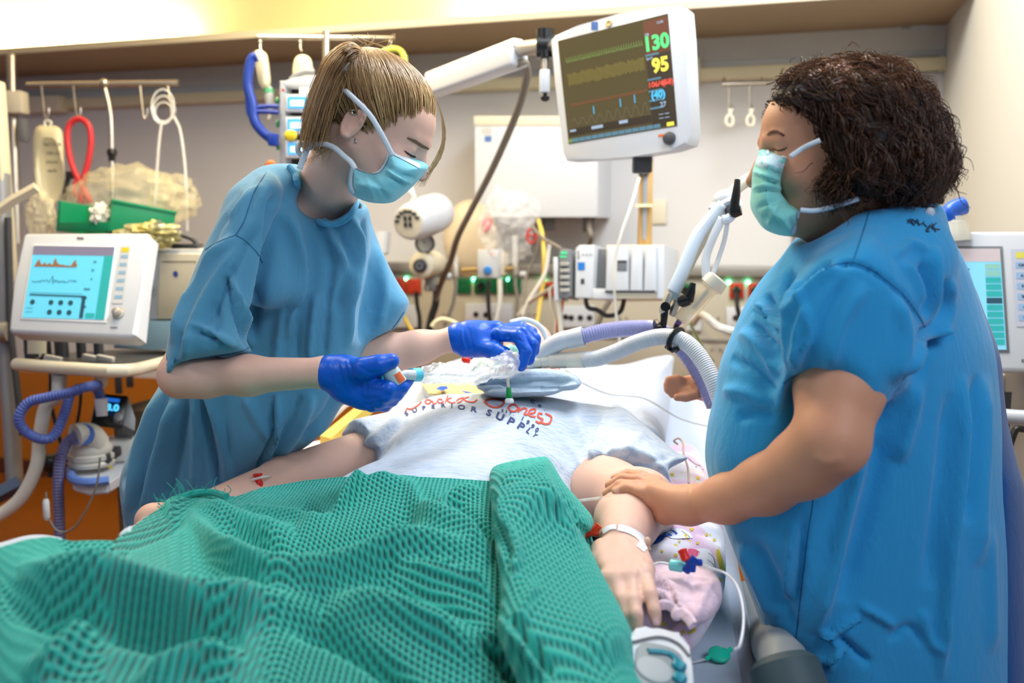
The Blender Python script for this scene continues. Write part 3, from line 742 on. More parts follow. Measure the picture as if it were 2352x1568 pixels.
# wall cabinet
cp = wall(.30)
cb = thing('wall_cabinet', 'white wall cabinet box behind the patient monitor', 'cabinet', cp.at(1230, 500, -.15))
extrude('body', rectpx(1090, 276, 1373, 499), cp, .29, M_white, cb, .006)
extrude('top_rim', rectpx(1088, 266, 1376, 288), cp, .29, M_offw, cb, .004, off=.006)
b = MB(); b.mi = 0; addquad(b, cp, rectpx(1113, 312, 1129, 326)); b.mi = 1
for i in range(4): addquad(b, cp, rectpx(1106, 294 + i * 4, 1129, 296 + i * 4))
b.build('label_mark', [mat('label_blue', lin(84, 116, 176), .5), mat('label_lines', lin(190, 186, 170), .5)], cb, smooth=False)
for x, y in ((1237, 512), (1262, 512), (1352, 515)):
    b = MB(); b.box(cp.at(x, y, -.12), (.05, .06, .07), None, .004); b.build('hanger_bracket', M_grey, cb)
tag(chain_tube('cable', [(1352, 500, 4.0), (1354, 525, 4.0), (1358, 545, 4.0), (1350, 570, 4.1)], .012, M_gcab), 'short grey cable hanging from the right underside of the wall cabinet', 'cable')
extrude_sw = extrude('blank_plate', rectpx(1497, 459, 1530, 514), wall(.012), .01, M_offw, None, .002); tag(extrude_sw, 'square cream blank plate on the wall right of the column', 'wall plate')
# hook bar at the right
def hookbar(name, label, a, b_, hooks, d, pole=None):
    t = thing(name, label, 'hook rail', W((a[0] + b_[0]) / 2, a[1], d))
    m = MB(); m.tube([W(a[0], a[1], d), W(b_[0], b_[1], d)], .0085 * d / 3.5 * 1.1, 12); m.build('bar', M_steel, t)
    return t
hb = hookbar('hook_rail', 'short steel hook rail hanging left of the curly haired nurse', (1657, 194), (1775, 190), None, 3.75)
for hx in (1674, 1722):
    b = MB(); b.tube(path((hx, 196, 3.75), (hx, 225, 3.75), (hx + 1, 248, 3.75), (hx + 6, 262, 3.75), (hx + 8, 250, 3.75), (hx + 2, 240, 3.75)), .0045, 8); b.build('hook', M_steel, hb)
    b = MB(); b.tube(path((hx, 250, 3.74), (hx + 4, 262, 3.74), (hx + 10, 275, 3.74), (hx + 6, 288, 3.74), (hx - 5, 286, 3.74), (hx - 6, 272, 3.74), (hx + 2, 262, 3.74), (hx + 8, 250, 3.74)), .0055, 8); b.build('hook_loop', M_offw, hb)
for x in (1664, 1750): b = MB(); b.tube([W(x, 193, 3.75), W(x, 180, 3.85)], .006); b.build('rail_bracket_arm', M_steel, hb)
# suction regulators and gauge on the wall
sp = thing('suction_regulator', 'white cylindrical suction regulator with round slotted face, nearest to the masked nurse', 'regulator', W(975, 560, 3.7))
a, b2 = W(938, 512, 3.45), W(1006, 487, 3.72)
b = MB(); ax = nrm(b2 - a); Ln = np.linalg.norm(b2 - a)
b.lathe([(0, 0), (0, .060), (.01, .066), (.05, .072), (Ln * .55, .078), (Ln * .56, .080), (Ln * .95, .078), (Ln, .072), (Ln + .01, 0)], a, b2, 36); b.build('housing', M_white, sp)
b = MB(); b.lathe([(-.002, 0), (-.003, .050), (-.002, .056), (.004, .058)], a, b2, 30); b.build('face_plate', M_offw, sp)
sx = nrm(np.cross(ax, [0, 0, 1])); sy = np.cross(ax, sx); b = MB()
for i in range(7):
    g = -PI * .95 + i * .42; b.box(a - ax * .005 + (sx * math.cos(g) + sy * math.sin(g)) * .045, (.016, .004, .010), V(ax).to_track_quat('Y', 'Z').to_matrix())
for i in (-1, 1):
    for j in (-1, 1): b.box(a - ax * .005 + sx * i * .010 + sy * (j * .012 - .006), (.012, .004, .018), V(ax).to_track_quat('Y', 'Z').to_matrix())
b.build('vent_slots', M_dgrey, sp)
b = MB(); b.tube(path((950, 455, 3.55), (945, 440, 3.55), (938, 428, 3.6), (930, 416, 3.7)), .013); b.build('top_hose', M_white, sp)
b = MB(); b.box(W(954, 463, 3.52), (.035, .02, .022), None, .003); b.build('clip', M_offw, sp)
pg = thing('pressure_gauge', 'round dark rimmed pressure gauge under the white regulator', 'gauge', W(976, 575, 3.75))
a = W(976, 559, 3.72); nn = nrm(CP - a + np.array([-.6, 0, 0]))
b = MB(); b.lathe([(-.03, 0), (-.03, .038), (0, .041), (.006, .041), (.006, .034), (.002, .033)], a, a + nn, 30); b.build('gauge_case', M_dgrey, pg)
b = MB(); b.lathe([(.002, 0), (.002, .0335)], a, a + nn, 30); b.build('dial', mat('dial_face', lin(196, 200, 196), .4), pg)
x_ = nrm(np.cross(nn, [0, 0, 1])); y_ = np.cross(x_, nn); b = MB()
for g in np.linspace(-2.2, 2.2, 12): b.box(a + nn * .003 + (x_ * math.sin(g) + y_ * math.cos(g)) * .027, (.002, .001, .007)); 
b.tube([a + nn * .004, a + nn * .004 + y_ * .018 + x_ * .012], .0012); b.build('dial_marks', M_dgrey, pg)
b = MB(); b.cyl(W(976, 575, 3.75), W(976, 592, 3.75), .012); b.build('stem', M_dgrey, pg)
wr = thing('wall_regulator', 'white wall regulator with black dial knob below the gauge', 'regulator', W(985, 650, 3.8))
a, b2 = W(966, 610, 3.70), W(996, 604, 3.95)
b = MB(); Ln = np.linalg.norm(b2 - a); b.lathe([(0, 0), (0, .034), (.01, .050), (.05, .056), (Ln, .052), (Ln + .01, 0)], a, b2, 32); b.build('housing', M_offw, wr)
b = MB(); b.lathe([(-.022, 0), (-.022, .022), (-.018, .027), (0, .029)], a, b2, 26); b.build('knob', M_dgrey, wr)
b = MB(); b.lathe([(-.0235, .008), (-.0245, .010), (-.0245, .013), (-.0235, .015)], a, b2, 20); b.build('knob_ring', M_grey, wr)
b = MB(); b.box(W(990, 650, 3.9), (.05, .06, .07), None, .008); b.cyl(W(980, 655, 3.86), W(980, 668, 3.86), .012); b.build('coupling', M_chan, wr)
# cup on the ledge behind the gowned shoulder
b = MB(); b.lathe([(0, .03), (.0, .036), (.055, .042), (.10, .045), (.10, .041), (.01, .03)], W(875, 583, 4.25), W(875, 545, 4.25), 24); tag(b.build('plastic_cup', M_white), 'white cup on the ledge beside the nurse shoulder', 'cup')
# flowmeters on the channel
def flowmeter(px, d, label, top, botm, handle=-1):
    t = thing('flowmeter', label, 'flowmeter', W(px, botm, d))
    b = MB(); b.lathe([(0, .0), (0, .016), (.02, .018), (.05, .014), (.055, 0)], W(px, botm, d), W(px, botm - 40, d), 20); b.build('valve_body', M_alu, t)
    b = MB(); b.cyl(W(px, botm - 12, d), W(px, top, d), .011, .013, 18); b.build('sight_tube', M_clear2, t)
    b = MB(); b.lathe([(0, 0), (0, .013), (.02, .016), (.03, .012), (.03, 0)], W(px + handle * 10, botm - 2, d), W(px + handle * 40, botm - 1, d), 20); b.build('knob', M_white, t)
    b = MB(); b.cyl(W(px, botm + 2, d), W(px, botm + 22, d), .008); b.build('nozzle', M_steel, t)
flowmeter(1047, 3.95, 'steel and glass flowmeter on the channel left of the green sockets', 560, 636)
flowmeter(1183, 3.95, 'flowmeter with white knob above the right green sockets', 540, 632, 1)
# white regulator box with blue button
bx = wplane(1122, 3.9); mb_ = thing('mixer_box', 'white box with blue button and orange dot above the green sockets', 'gas mixer', bx.at(1122, 640))
extrude('housing', rectpx(1096, 574, 1146, 638), bx, .07, M_white, mb_, .005)
extrude('side_panel', rectpx(1138, 580, 1158, 632), bx, .06, M_offw, mb_, .004, off=-.02)
c = bx.at(1121, 620, .0); b = MB(); b.lathe([(0, .018), (.012, .017), (.015, .013), (.015, 0)], c, c + bx.n, 20); b.build('button', mat('button_blue', lin(50, 130, 214), .35), mb_)
c = bx.at(1130, 584, .0); b = MB(); b.lathe([(0, .008), (.003, .007), (.003, 0)], c, c + bx.n, 12); b.build('dot', mat('dot_orange', lin(226, 96, 48), .4), mb_)
b = MB(); b.cyl(W(1060, 620, 3.93), W(1096, 618, 3.93), .009); b.cyl(W(1146, 618, 3.93), W(1178, 616, 3.93), .009); b.build('pipe', mat('brass', lin(196, 166, 104), .35, metal=.7), mb_)
# resuscitation bag in clear film bags hanging on the wall
def crumple(name, c, r, m, label, cat, seed, smooth=False, amp=.35, sub=4):
    rr = random.Random(seed); bm = bmesh.new(); bmesh.ops.create_icosphere(bm, subdivisions=sub, radius=1)
    from mathutils import noise
    for v in bm.verts:
        n = noise.turbulence(v.co * 2.3 + Vector((seed, 0, 0)), 3, True); q = noise.noise(v.co * 4 + Vector((0, seed * 2, 0)))
        s = 1 + amp * (n - .5) + .15 * q; v.co = Vector((v.co.x * r[0] * s, v.co.y * r[1] * s, v.co.z * r[2] * s)) + V(c)
    me = bpy.data.meshes.new(name); bm.to_mesh(me); bm.free(); me.materials.append(m)
    for p in me.polygons: p.use_smooth = smooth
    o = bpy.data.objects.new(name, me); link(o)
    if label: tag(o, label, cat)
    return o
M_film = mat('clear_film', (.95, .95, .96), .15, alpha=.16, spec=1., bump=(30, .8, .02))
crumple('film_bag', W(1165, 520, 3.85), (.115, .07, .16), M_film, 'clear crumpled film bag hanging in front of the wall cabinet', 'bag', 3)
crumple('film_bag', W(1188, 480, 3.9), (.10, .06, .08), M_film, 'small clear crumpled film bag against the lower cabinet face', 'bag', 8)
b = MB(); b.sph(W(1080, 548, 4.0), (.12, .09, .17), 24); tag(b.build('resuscitation_bag', mat('silicone_bag', lin(236, 214, 176), .35, alpha=.55)), 'translucent cream resuscitation bag hanging left of the mixer box', 'breathing bag')
b = MB(); b.tube(path((1112, 520, 3.9), (1116, 506, 3.9), (1126, 508, 3.9), (1122, 522, 3.9), (1112, 532, 3.9)), .010); tag(b.build('mask_valve', M_red), 'small red valve inside the clear bag', 'valve')
rg = MB(); rg.tube([W(1221 + 10 * math.cos(q), 542 + 16 * math.sin(q), 3.8) for q in np.linspace(0, 2 * PI, 24)], .005); rg.tube([W(1212, 541, 3.8), W(1231, 541, 3.8)], .004)
tag(rg.build('pull_ring', M_red), 'red oval pull ring hanging under the wall cabinet', 'ring')
# cables under the cabinet and channel
CB = [('cable', 'yellow cable running down right of the green sockets', M_ylw, .009, [(1236, 505, 3.9), (1246, 540, 3.8), (1250, 600, 3.75), (1247, 650, 3.75), (1240, 700, 3.75), (1232, 750, 3.7)]),
      ('cable', 'thin grey cable sloping from the cabinet past the red ring', M_gcab, .006, [(1240, 500, 3.9), (1236, 560, 3.85), (1222, 605, 3.85), (1208, 640, 3.85), (1200, 720, 3.8)]),
      ('cable', 'dark cable looping from the cabinet corner to the grey module', M_gcab, .007, [(1222, 520, 3.8), (1245, 545, 3.7), (1270, 560, 3.4), (1290, 572, 3.2)]),
      ('cable', 'white cable sloping from the yellow cable to the outlet plate', M_wcab, .008, [(1262, 560, 3.7), (1254, 620, 3.7), (1240, 650, 3.7), (1215, 690, 3.7), (1200, 724, 3.7)]),
      ('cable', 'white cable leaving the gas module towards the left', M_wcab, .008, [(1284, 650, 3.2), (1250, 672, 3.5), (1215, 695, 3.7), (1190, 725, 3.75)]),
      ('cable', 'pale cable falling from the side of the gas module', M_wcab, .009, [(1276, 600, 3.1), (1280, 660, 3.1), (1286, 720, 3.1), (1290, 790, 3.1)]),
      ('cable', 'second pale cable below the gas module', M_wcab, .006, [(1262, 660, 3.2), (1266, 700, 3.2), (1276, 740, 3.2), (1272, 800, 3.2)]),
      ('cable', 'orange cable below the gas module', M_orgc, .007, [(1292, 686, 3.1), (1290, 706, 3.12), (1283, 740, 3.15), (1282, 772, 3.2)]),
      ('cable', 'thin white cable hanging from the column across the module rack', M_wcab, .0045, [(1468, 410, 3.0), (1450, 470, 2.9), (1426, 540, 2.86), (1412, 600, 2.86), (1411, 660, 2.86), (1416, 730, 2.9), (1424, 790, 2.95)]),
      ('cable', 'black cable falling below the left red sockets', M_blk, .010, [(956, 670, 4.0), (958, 700, 4.0), (964, 735, 4.0), (962, 790, 4.0)]),
      ('cable', 'thick black cable bundle behind the far arm', M_blk, .016, [(1003, 668, 3.95), (1000, 700, 3.95), (992, 725, 3.95), (985, 760, 3.95), (982, 800, 3.95)]),
      ('cable', 'short yellow cable near the far sleeve hem', M_ylw, .009, [(928, 722, 3.9), (932, 735, 3.9), (944, 755, 3.9), (960, 775, 3.9)]),
      ('cable', 'black hose below the mixer box', M_blk, .009, [(1122, 645, 3.85), (1122, 700, 3.85), (1126, 745, 3.85), (1124, 790, 3.85)]),
      ('cable', 'pale hose right of the black hose under the mixer box', M_wcab, .011, [(1148, 640, 3.88), (1148, 690, 3.88), (1140, 730, 3.88), (1130, 775, 3.88)]),
      ('cable', 'clear hose under the right flowmeter', M_gcab, .008, [(1184, 655, 3.9), (1188, 690, 3.9), (1184, 740, 3.9), (1182, 790, 3.9)]),
      ('cable', 'pale hose under the white knob of the left flowmeter', M_gcab, .008, [(1048, 655, 3.9), (1040, 700, 3.9), (1020, 750, 3.9)]),
      ('cable', 'cream hose curving up behind the far gloved hand', M_rail, .009, [(992, 750, 3.4), (1002, 738, 3.4), (1020, 733, 3.4), (1045, 742, 3.4), (1070, 760, 3.4)]),
      ('cable', 'black looped cable under the module rack', M_blk, .008, [(1344, 676, 3.04), (1350, 705, 3.06), (1372, 712, 3.06), (1395, 725, 3.06), (1425, 715, 3.06), (1436, 674, 3.0)]),
      ('cable', 'grey cable looping behind the module rack', M_gcab, .011, [(1400, 690, 3.4), (1385, 715, 3.4), (1372, 745, 3.4), (1352, 775, 3.4)]),
      ('cable', 'black power cable with plug at the right red sockets', M_blk, .010, [(1692, 672, 3.9), (1693, 700, 3.85), (1698, 730, 3.85), (1702, 780, 3.8)]),
      ('cable', 'white hose curving towards the nurse from the outlet plate', M_wcab, .014, [(1594, 742, 4.02), (1612, 722, 3.7), (1645, 748, 3.0), (1672, 758, 2.9), (1700, 765, 2.9)]),
      ('cable', 'thin greenish tube below the nebuliser chamber', mat('greenish_tube', lin(150, 160, 90), .4, alpha=.8), .005, [(1583, 738, 2.4), (1596, 765, 2.5), (1615, 800, 2.6), (1638, 830, 2.8)])]
for nm, lb, m, r, pp in CB: tag(chain_tube(nm, pp, r, m), lb, 'cable')
# ================================================================== LEFT SIDE EQUIPMENT
# steel column at the far left
b = MB(); b.tube([W(26, 128, 4.2), W(30, 260, 4.2), W(40, 560, 4.2)], .021, 20); lp = thing('steel_post', 'thick steel post at the far left edge hanging under the shelf', 'post', W(40, 560, 4.2)); b.build('tube', M_steel, lp)
b = MB(); b.box(W(36, 236, 4.15), (.09, .07, .10), None, .008); b.build('clamp_block', M_offw, lp)
b = MB(); b.box(W(55, 300, 4.15), (.03, .05, .10), None, .004); b.build('side_clamp', M_grey, lp)
# stand (ventilator cart uprights)
st = thing('equipment_stand', 'cream and grey upright stand at the left edge with blue foot bar', 'stand', W(20, 1120, 3.2))
b = MB(); b.box((W(0, 200, 3.3) + W(2, 640, 3.3)) / 2, (.055, .07, float(W(0, 140, 3.3)[2] - W(0, 600, 3.3)[2])), None, .01); b.build('column_cover', M_offw, st)
b = MB(); b.tube([W(4, 400, 3.3), W(14, 760, 3.3), W(34, 1110, 3.3)], .028, 16, flat=(1, 1.4)); b.build('upright', mat('stand_grey', lin(150, 152, 158), .4, metal=.3), st)
b = MB(); b.tube([W(18, 500, 3.25), W(24, 760, 3.25), W(52, 1000, 3.25)], .012, 12); b.build('rear_upright', M_dgrey, st)
b = MB(); b.tube([W(-60, 1165, 3.2), W(48, 1110, 3.25)], .030, 4); b.build('foot_bar', mat('foot_blue', lin(70, 90, 130), .45), st)
b = MB(); b.tube([W(-10, 488, 3.1), W(30, 460, 3.1), W(84, 430, 3.1)], .018, 4); b.build('side_arm', M_offw, st)
b = MB(); b.cyl(W(-5, 762, 3.25), W(22, 762, 3.25), .036); b.build('collar', M_chan, st)
# iv hook bar, bag, red tourniquet, coiled tube
iv = thing('infusion_stand', 'steel infusion hook bar with bent pole and black knob at the upper left', 'infusion stand', W(258, 418, 3.7))
b = MB(); b.tube([W(62, 196, 3.7), W(240, 193, 3.7), W(410, 191, 3.7)], .0125, 16); b.build('cross_bar', M_steel, iv)
b = MB(); b.tube(path((239, 190, 3.7), (243, 210, 3.7), (252, 250, 3.7), (256, 300, 3.7), (258, 420, 3.7), (259, 530, 3.7)), .0105, 16); b.build('pole', M_steel, iv)
b = MB(); b.lathe([(0, .012), (.004, .018), (.02, .020), (.03, .014), (.05, .013), (.052, .010)], W(257, 342, 3.7), W(257, 366, 3.7)); b.build('height_knob', M_black, iv)
b = MB(); b.sph(W(239, 191, 3.69), .018); b.build('tee_fitting', M_steel, iv)
def hookp(x, t): b = MB(); b.tube(path((x, 197, 3.69), (x + 2, 215, 3.69), (x + 6, 250, 3.69), (x + 10, 272, 3.69), (x + 16, 262, 3.69), (x + 17, 248, 3.69)), .0035, 8); return b.build('hook', M_steel, t)
for x in (95, 168, 322, 386): hookp(x, iv)
bag = thing('infusion_bag', 'large clear infusion bag with printed lines hanging at the upper left', 'infusion bag', W(110, 300, 3.6))
vt, fs = sdf_mesh([(S_slab([(80, 296), (110, 288), (142, 298), (147, 360), (148, 420), (138, 452), (122, 468), (100, 462), (84, 430), (76, 360)], 3.6, .035, .05), 0)], W(60, 490, 3.75) - [.03, .15, .03], W(165, 270, 3.5) + [.03, .15, .03], .007)
mesh_obj('bag', vt, fs, mat('iv_bag', lin(238, 228, 186), .2, alpha=.68, spec=.8), bag)
pb = wplane(110, 3.55); pq = Quad(pb.at(100, 320), pb.at(140, 320), pb.at(140, 400), pb.at(100, 400)); b = MB(); 
b.mi = 0
for i, t in enumerate(('NaCl 0.9 %', '1000 ml', 'Infusion', 'sterile')): 
    for k in range(1): pq.text(b, t, .5, .15 + i * .25, .018, 1, .0006)
b.build('bag_print', mat('bag_ink', lin(120, 116, 96), .5), bag, smooth=False)
b = MB(); b.tube(path((104, 290, 3.6), (103, 280, 3.6), (110, 277, 3.6), (117, 281, 3.6), (116, 290, 3.6)), .005); b.build('hanging_loop', M_milky, bag)
b = MB(); b.cyl(W(110, 460, 3.6), W(112, 482, 3.6), .02, .012); b.tube(path((112, 482, 3.6), (114, 500, 3.6), (112, 530, 3.65)), .008); b.build('port', M_milky, bag)
rt = MB()
rt.tube(path((206, 465, 3.62), (196, 440, 3.62), (178, 408, 3.62), (163, 370, 3.62), (155, 320, 3.62), (160, 286, 3.62), (182, 273, 3.62), (203, 288, 3.62), (209, 320, 3.62), (204, 365, 3.62), (192, 410, 3.62), (187, 445, 3.62), (186, 466, 3.62)), .0115, 14)
rt.tube(path((178, 408, 3.6), (171, 425, 3.6), (172, 445, 3.6), (176, 455, 3.6)), .0075, 10); tag(rt.build('tourniquet_tube', M_red), 'red rubber tube looped over the left hook bar', 'rubber tube')
b = MB(); b.box(W(163, 402, 3.66), (.03, .04, .03), None, .006); b.tube([W(158, 405, 3.66), W(150, 430, 3.66), W(148, 460, 3.66)], .010); tag(b.build('tube_clamp', M_dgrey), 'black tube clamp left of the looped red rubber tube', 'clamp')
ct = MB()
for k in range(3): ct.tube([W(374 + (26 - 3 * k) * math.cos(q) + k, 245 + (40 - 9 * k) * math.sin(q) + 6 * k, 3.66 + .004 * k) for q in np.linspace(0, 2 * PI, 30)], .0035, 6)
ct.tube(path((372, 278, 3.66), (366, 320, 3.66), (360, 400, 3.66), (356, 470, 3.66)), .0055, 8); ct.tube(path((400, 268, 3.66), (414, 300, 3.66), (424, 370, 3.66), (428, 440, 3.66), (430, 530, 3.66)), .0055, 8)
tag(ct.build('coiled_tubing', M_clear2), 'thin clear tubing coiled on the hook bar and hanging down', 'tubing')
# green bins with film bags
def bin_(label, fr, d, lab_px):
    t = thing('storage_bin', label, 'bin', W(lab_px[0], lab_px[1], d)); return t
bp1 = Plane.px((130, 470, 3.35), (130, 525, 3.35), (250, 500, 3.25))
t = bin_('', None, 3.3, (190, 528)); t['label'] = 'left green storage bin, open front, behind the ventilator screen'
extrude('bin_side', [(133, 460), (140, 462), (137, 530), (127, 530)], bp1, .22, M_green, t, .004)
extrude('back_panel', [(138, 462), (224, 475), (250, 505), (250, 530), (136, 530)], bp1, .006, mat('bin_inside', lin(52, 150, 92), .45), t, .001, off=-.12)
extrude('front_panel', [(134, 510), (250, 509), (250, 531), (132, 531)], bp1, .008, M_green, t, .002)
bp2 = Plane.px((252, 470, 3.25), (252, 528, 3.25), (400, 500, 3.35))
t = bin_('', None, 3.3, (320, 528)); t['label'] = 'right green storage bin standing behind the ventilator screen'
extrude('bin_body', [(258, 459), (404, 488), (400, 530), (250, 531)], bp2, .20, M_green, t, .005)
extrude('bin_rim', [(257, 456), (407, 485), (406, 492), (257, 464)], bp2, .22, M_green, t, .003, off=.006)
crumple('film_bag', W(290, 460, 3.6), (.24, .12, .13), M_bagy, 'yellowish crumpled film bag filling the space above the green bins', 'bag', 5, True)
crumple('film_bag', W(400, 455, 3.75), (.10, .08, .10), M_bagy, 'small yellowish film bag at the right above the green bins', 'bag', 6)
crumple('film_bag', W(95, 500, 3.5), (.055, .05, .10), M_bagy, 'yellowish film bag hanging below the large infusion bag', 'bag', 16)
crumple('film_bag', W(232, 495, 3.3), (.035, .04, .045), mat('white_film', lin(240, 236, 226), .4, alpha=.85), 'crumpled white film wrapper between the two green bins', 'bag', 7, amp=.5)
crumple('foil_pouch', W(345, 540, 3.0), (.10, .07, .045), mat('foil_pouch', lin(176, 176, 150), .25, metal=.35, alpha=.8, var=(14, lin(232, 214, 120))), 'crumpled foil pouch of supplies on top of the ventilator', 'pouch', 11, amp=.6)
b = MB(); b.tube(path((418, 540, 3.0), (440, 548, 3.0), (452, 560, 3.0)), .008); b.box(W(430, 565, 3.05), (.09, .06, .016), None, .004); tag(b.build('connector', M_dgrey), 'dark connector with cable on the ventilator beside the foil pouch', 'connector')
# ventilator (left)
vp = Plane.px((75, 560, 2.70), (52, 735, 2.58), (290, 560, 2.62))
ve = thing('ventilator', 'white ventilator with cyan screen on a trolley at the left', 'ventilator', W(200, 850, 2.8))
extrude('screen_housing', [(52, 540), (60, 534), (335, 533), (342, 540), (325, 650), (312, 770), (300, 776), (24, 763), (18, 756), (34, 650)], vp, .05, M_white, ve, .012, seg=3)
extrude('screen_bezel', [(76, 560), (268, 563), (243, 741), (46, 733)], vp, .004, mat('bezel_white', lin(244, 244, 242), .3), ve, .002, off=.003)
sq = Quad(vp.at(78, 564, .0045), vp.at(264, 567, .0045), vp.at(239, 734, .0045), vp.at(51, 729, .0045))
def sg(n, c, e=1.0): return mat(n, lin(*c), .35, emit=lin(*c), es=e * .55)
b = MB(); b.poly([sq.p(0, 0), sq.p(1, 0), sq.p(1, 1), sq.p(0, 1)]); b.build('screen', sg('vent_cyan', (92, 186, 214)), ve, smooth=False)
VM = [sg('vent_header', (112, 108, 128)), sg('vent_teal', (40, 150, 150)), sg('vent_brown', (130, 92, 62)), sg('vent_dark', (34, 70, 84)), sg('vent_mid', (70, 150, 176)), sg('vent_green', (60, 160, 130))]
b = MB(); b.mi = 0; sq.rect(b, 0, 0, 1, .13, 1); b.mi = 1; sq.rect(b, .89, .13, 1, 1, 1)
b.mi = 2
hh = [.02, .06, .09, .10, .06, .03, .03, .05, .06, .03, .03, .05, .05, .03, .03, .10, .12, .08, .05, .04, .03, .03, .03, .03, .02, .02, .02, .02, .02, .02, .06, .09, .10, .05]
for i, q in enumerate(hh): u = .05 + i * .0155; sq.rect(b, u, .295 - q * .95, u + .0155, .30, 2)
b.mi = 3
rs = random.Random(5); sq.line(b, [(.05 + i * .011, .50 + rs.uniform(-.02, .02) - (.06 if i in (22, 23) else 0) + (.03 if i in (24, 6) else 0)) for i in range(52)], .0018, 2)
sq.line(b, [(.05, .69), (.72, .70)], .005, 2); sq.line(b, [(.05, .66), (.70, .665)], .0012, 2)
b.mi = 4
for r_ in (0, 1):
    for k, u in enumerate((.10, .33, .45, .57)):
        if r_ and k == 0: continue
        b.mi = 3; sq.disc(b, u, .79 + r_ * .13, .0085, 2)
b.mi = 3; sq.rect(b, .70, .69, .745, .99, 2)
for i, (u, v, t_) in enumerate(((.79, .22, '24'), (.78, .34, '27'), (.78, .46, '6'), (.74, .60, '18:24'), (.72, .72, '12.60'), (.74, .84, '100'))): sq.text(b, t_, u, v, .010, 2, .0004)
for u, v in ((.07, .87), (.07, .92)): sq.rect(b, u - .04, v, u + .05, v + .006, 2)
b.mi = 5
for i in range(9): sq.rect(b, .91, .17 + i * .08, .98, .175 + i * .08, 2)
b.mi = 1; sq.rect(b, .77, .92, .88, .985, 2)
b.build('screen_graphics', VM, ve, smooth=False)
kp = Quad(vp.at(279, 565, .001), vp.at(299, 565, .001), vp.at(282, 697, .001), vp.at(257, 697, .001))
b = MB(); b.mi = 0; kp.rect(b, 0, 0, 1, 1, 1); b.mi = 1; kp.rect(b, .1, .03, .95, .11, 2); b.mi = 2
for i in range(6): kp.rect(b, .15, .16 + i * .14, .9, .22 + i * .14, 2)
b.build('keypad', [mat('keypad_grey', lin(206, 208, 210), .5), M_yelp, mat('keypad_blue', lin(140, 176, 204), .5)], ve, smooth=False)
c = vp.at(273, 720, 0); b = MB(); b.lathe([(0, .017), (.004, .0175), (.006, .012), (.018, .011), (.02, .008), (.02, 0)], c, c + vp.n, 28); b.build('rotary_knob', M_alu, ve)
pn = Quad(vp.at(170, 541, .001), vp.at(200, 541, .001), vp.at(200, 553, .001), vp.at(170, 553, .001)); b = MB(); pn.text(b, 'Evita', .5, .5, .012, 1, .0006)
pn = Quad(vp.at(250, 748, .001), vp.at(275, 748, .001), vp.at(275, 756, .001), vp.at(250, 756, .001)); pn.text(b, 'EvitaXL', .5, .5, .008, 1, .0002); b.build('housing_print', M_dgrey, ve, smooth=False)
vb = wplane(400, 3.0)
extrude('cabinet_body', [(338, 574), (450, 574), (520, 575), (520, 735), (338, 735)], vb, .30, M_white, ve, .012)
extrude('cabinet_front_panel', [(366, 582), (520, 582), (520, 733), (360, 733)], vb, .02, M_offw, ve, .006, off=.012)
extrude('base_unit', [(262, 737), (352, 738), (520, 735), (520, 798), (350, 804), (258, 800)], vb, .34, mat('pale_blue_plastic', lin(150, 186, 206), .45), ve, .01, off=.02)
b = MB(); b.mi = 0; addquad(b, vb, rectpx(370, 600, 450, 602), .014); addquad(b, vb, rectpx(330, 650, 346, 676), .022); addquad(b, vb, rectpx(270, 782, 281, 789), .022); b.mi = 1; c = vb.at(403, 629, .014)
b.poly([c + .010 * (WT * math.cos(q) + np.array([0, 0, 1]) * math.sin(q)) for q in np.linspace(0, 2 * PI, 14)[:-1]]); b.build('cabinet_markings', [M_dgrey, mat('drop_blue', lin(60, 80, 160), .4)], ve, smooth=False)
b = MB(); b.mi = 0
for x in (70, 105, 140, 185, 225): b.cyl(W(x, 778, 2.8), W(x + 3, 822, 2.8), .014 if x % 2 else .02)
b.build('underside_ports', M_dgrey, ve)
b = MB(); b.cyl(W(85, 775, 2.75), W(85, 812, 2.75), .026); b.build('water_trap', M_offw, ve)
b = MB(); b.tube(path((60, 800, 2.8), (66, 822, 2.8), (90, 828, 2.8), (108, 812, 2.8)), .008); b.build('looped_hose', M_black, ve)
tr = [W(38, 836, 2.62), W(150, 845, 2.52), W(285, 851, 2.46), W(375, 832, 2.8), W(440, 815, 3.1)]
b = MB(); b.tube(spline(tr, 4), .018, 14); b.build('trolley_rail', M_offw, ve)
b = MB(); b.poly([W(60, 836, 2.62), W(280, 842, 2.50), W(440, 812, 3.1), W(330, 800, 3.4), W(110, 812, 3.1)], (0, 0, -.02)); b.build('trolley_tray', M_dgrey, ve, smooth=False)
b = MB(); b.box(W(430, 985, 3.05) * [1, 1, 0] + [0, 0, .46], (.26, .4, .84), Matrix.Rotation(-A_, 3, 'Z'), .01); b.build('trolley_column', mat('trolley_brown', lin(120, 96, 66), .5), ve)
for x, y, w_ in ((122, 824, .05), (208, 822, .045), (242, 824, .05)):
    b = MB(); b.box(W(x, y, 2.68), (w_, .02, .018), Matrix.Rotation(.2, 3, 'Y'), .003); tag(b.build('paper_tag', mat('tag_paper', lin(220, 214, 206), .6)), 'small white paper tag on the ventilator tray, ' + {122: 'leftmost', 208: 'middle', 242: 'rightmost'}[x] + ' of three', 'tag', 'paper tags on the ventilator tray')
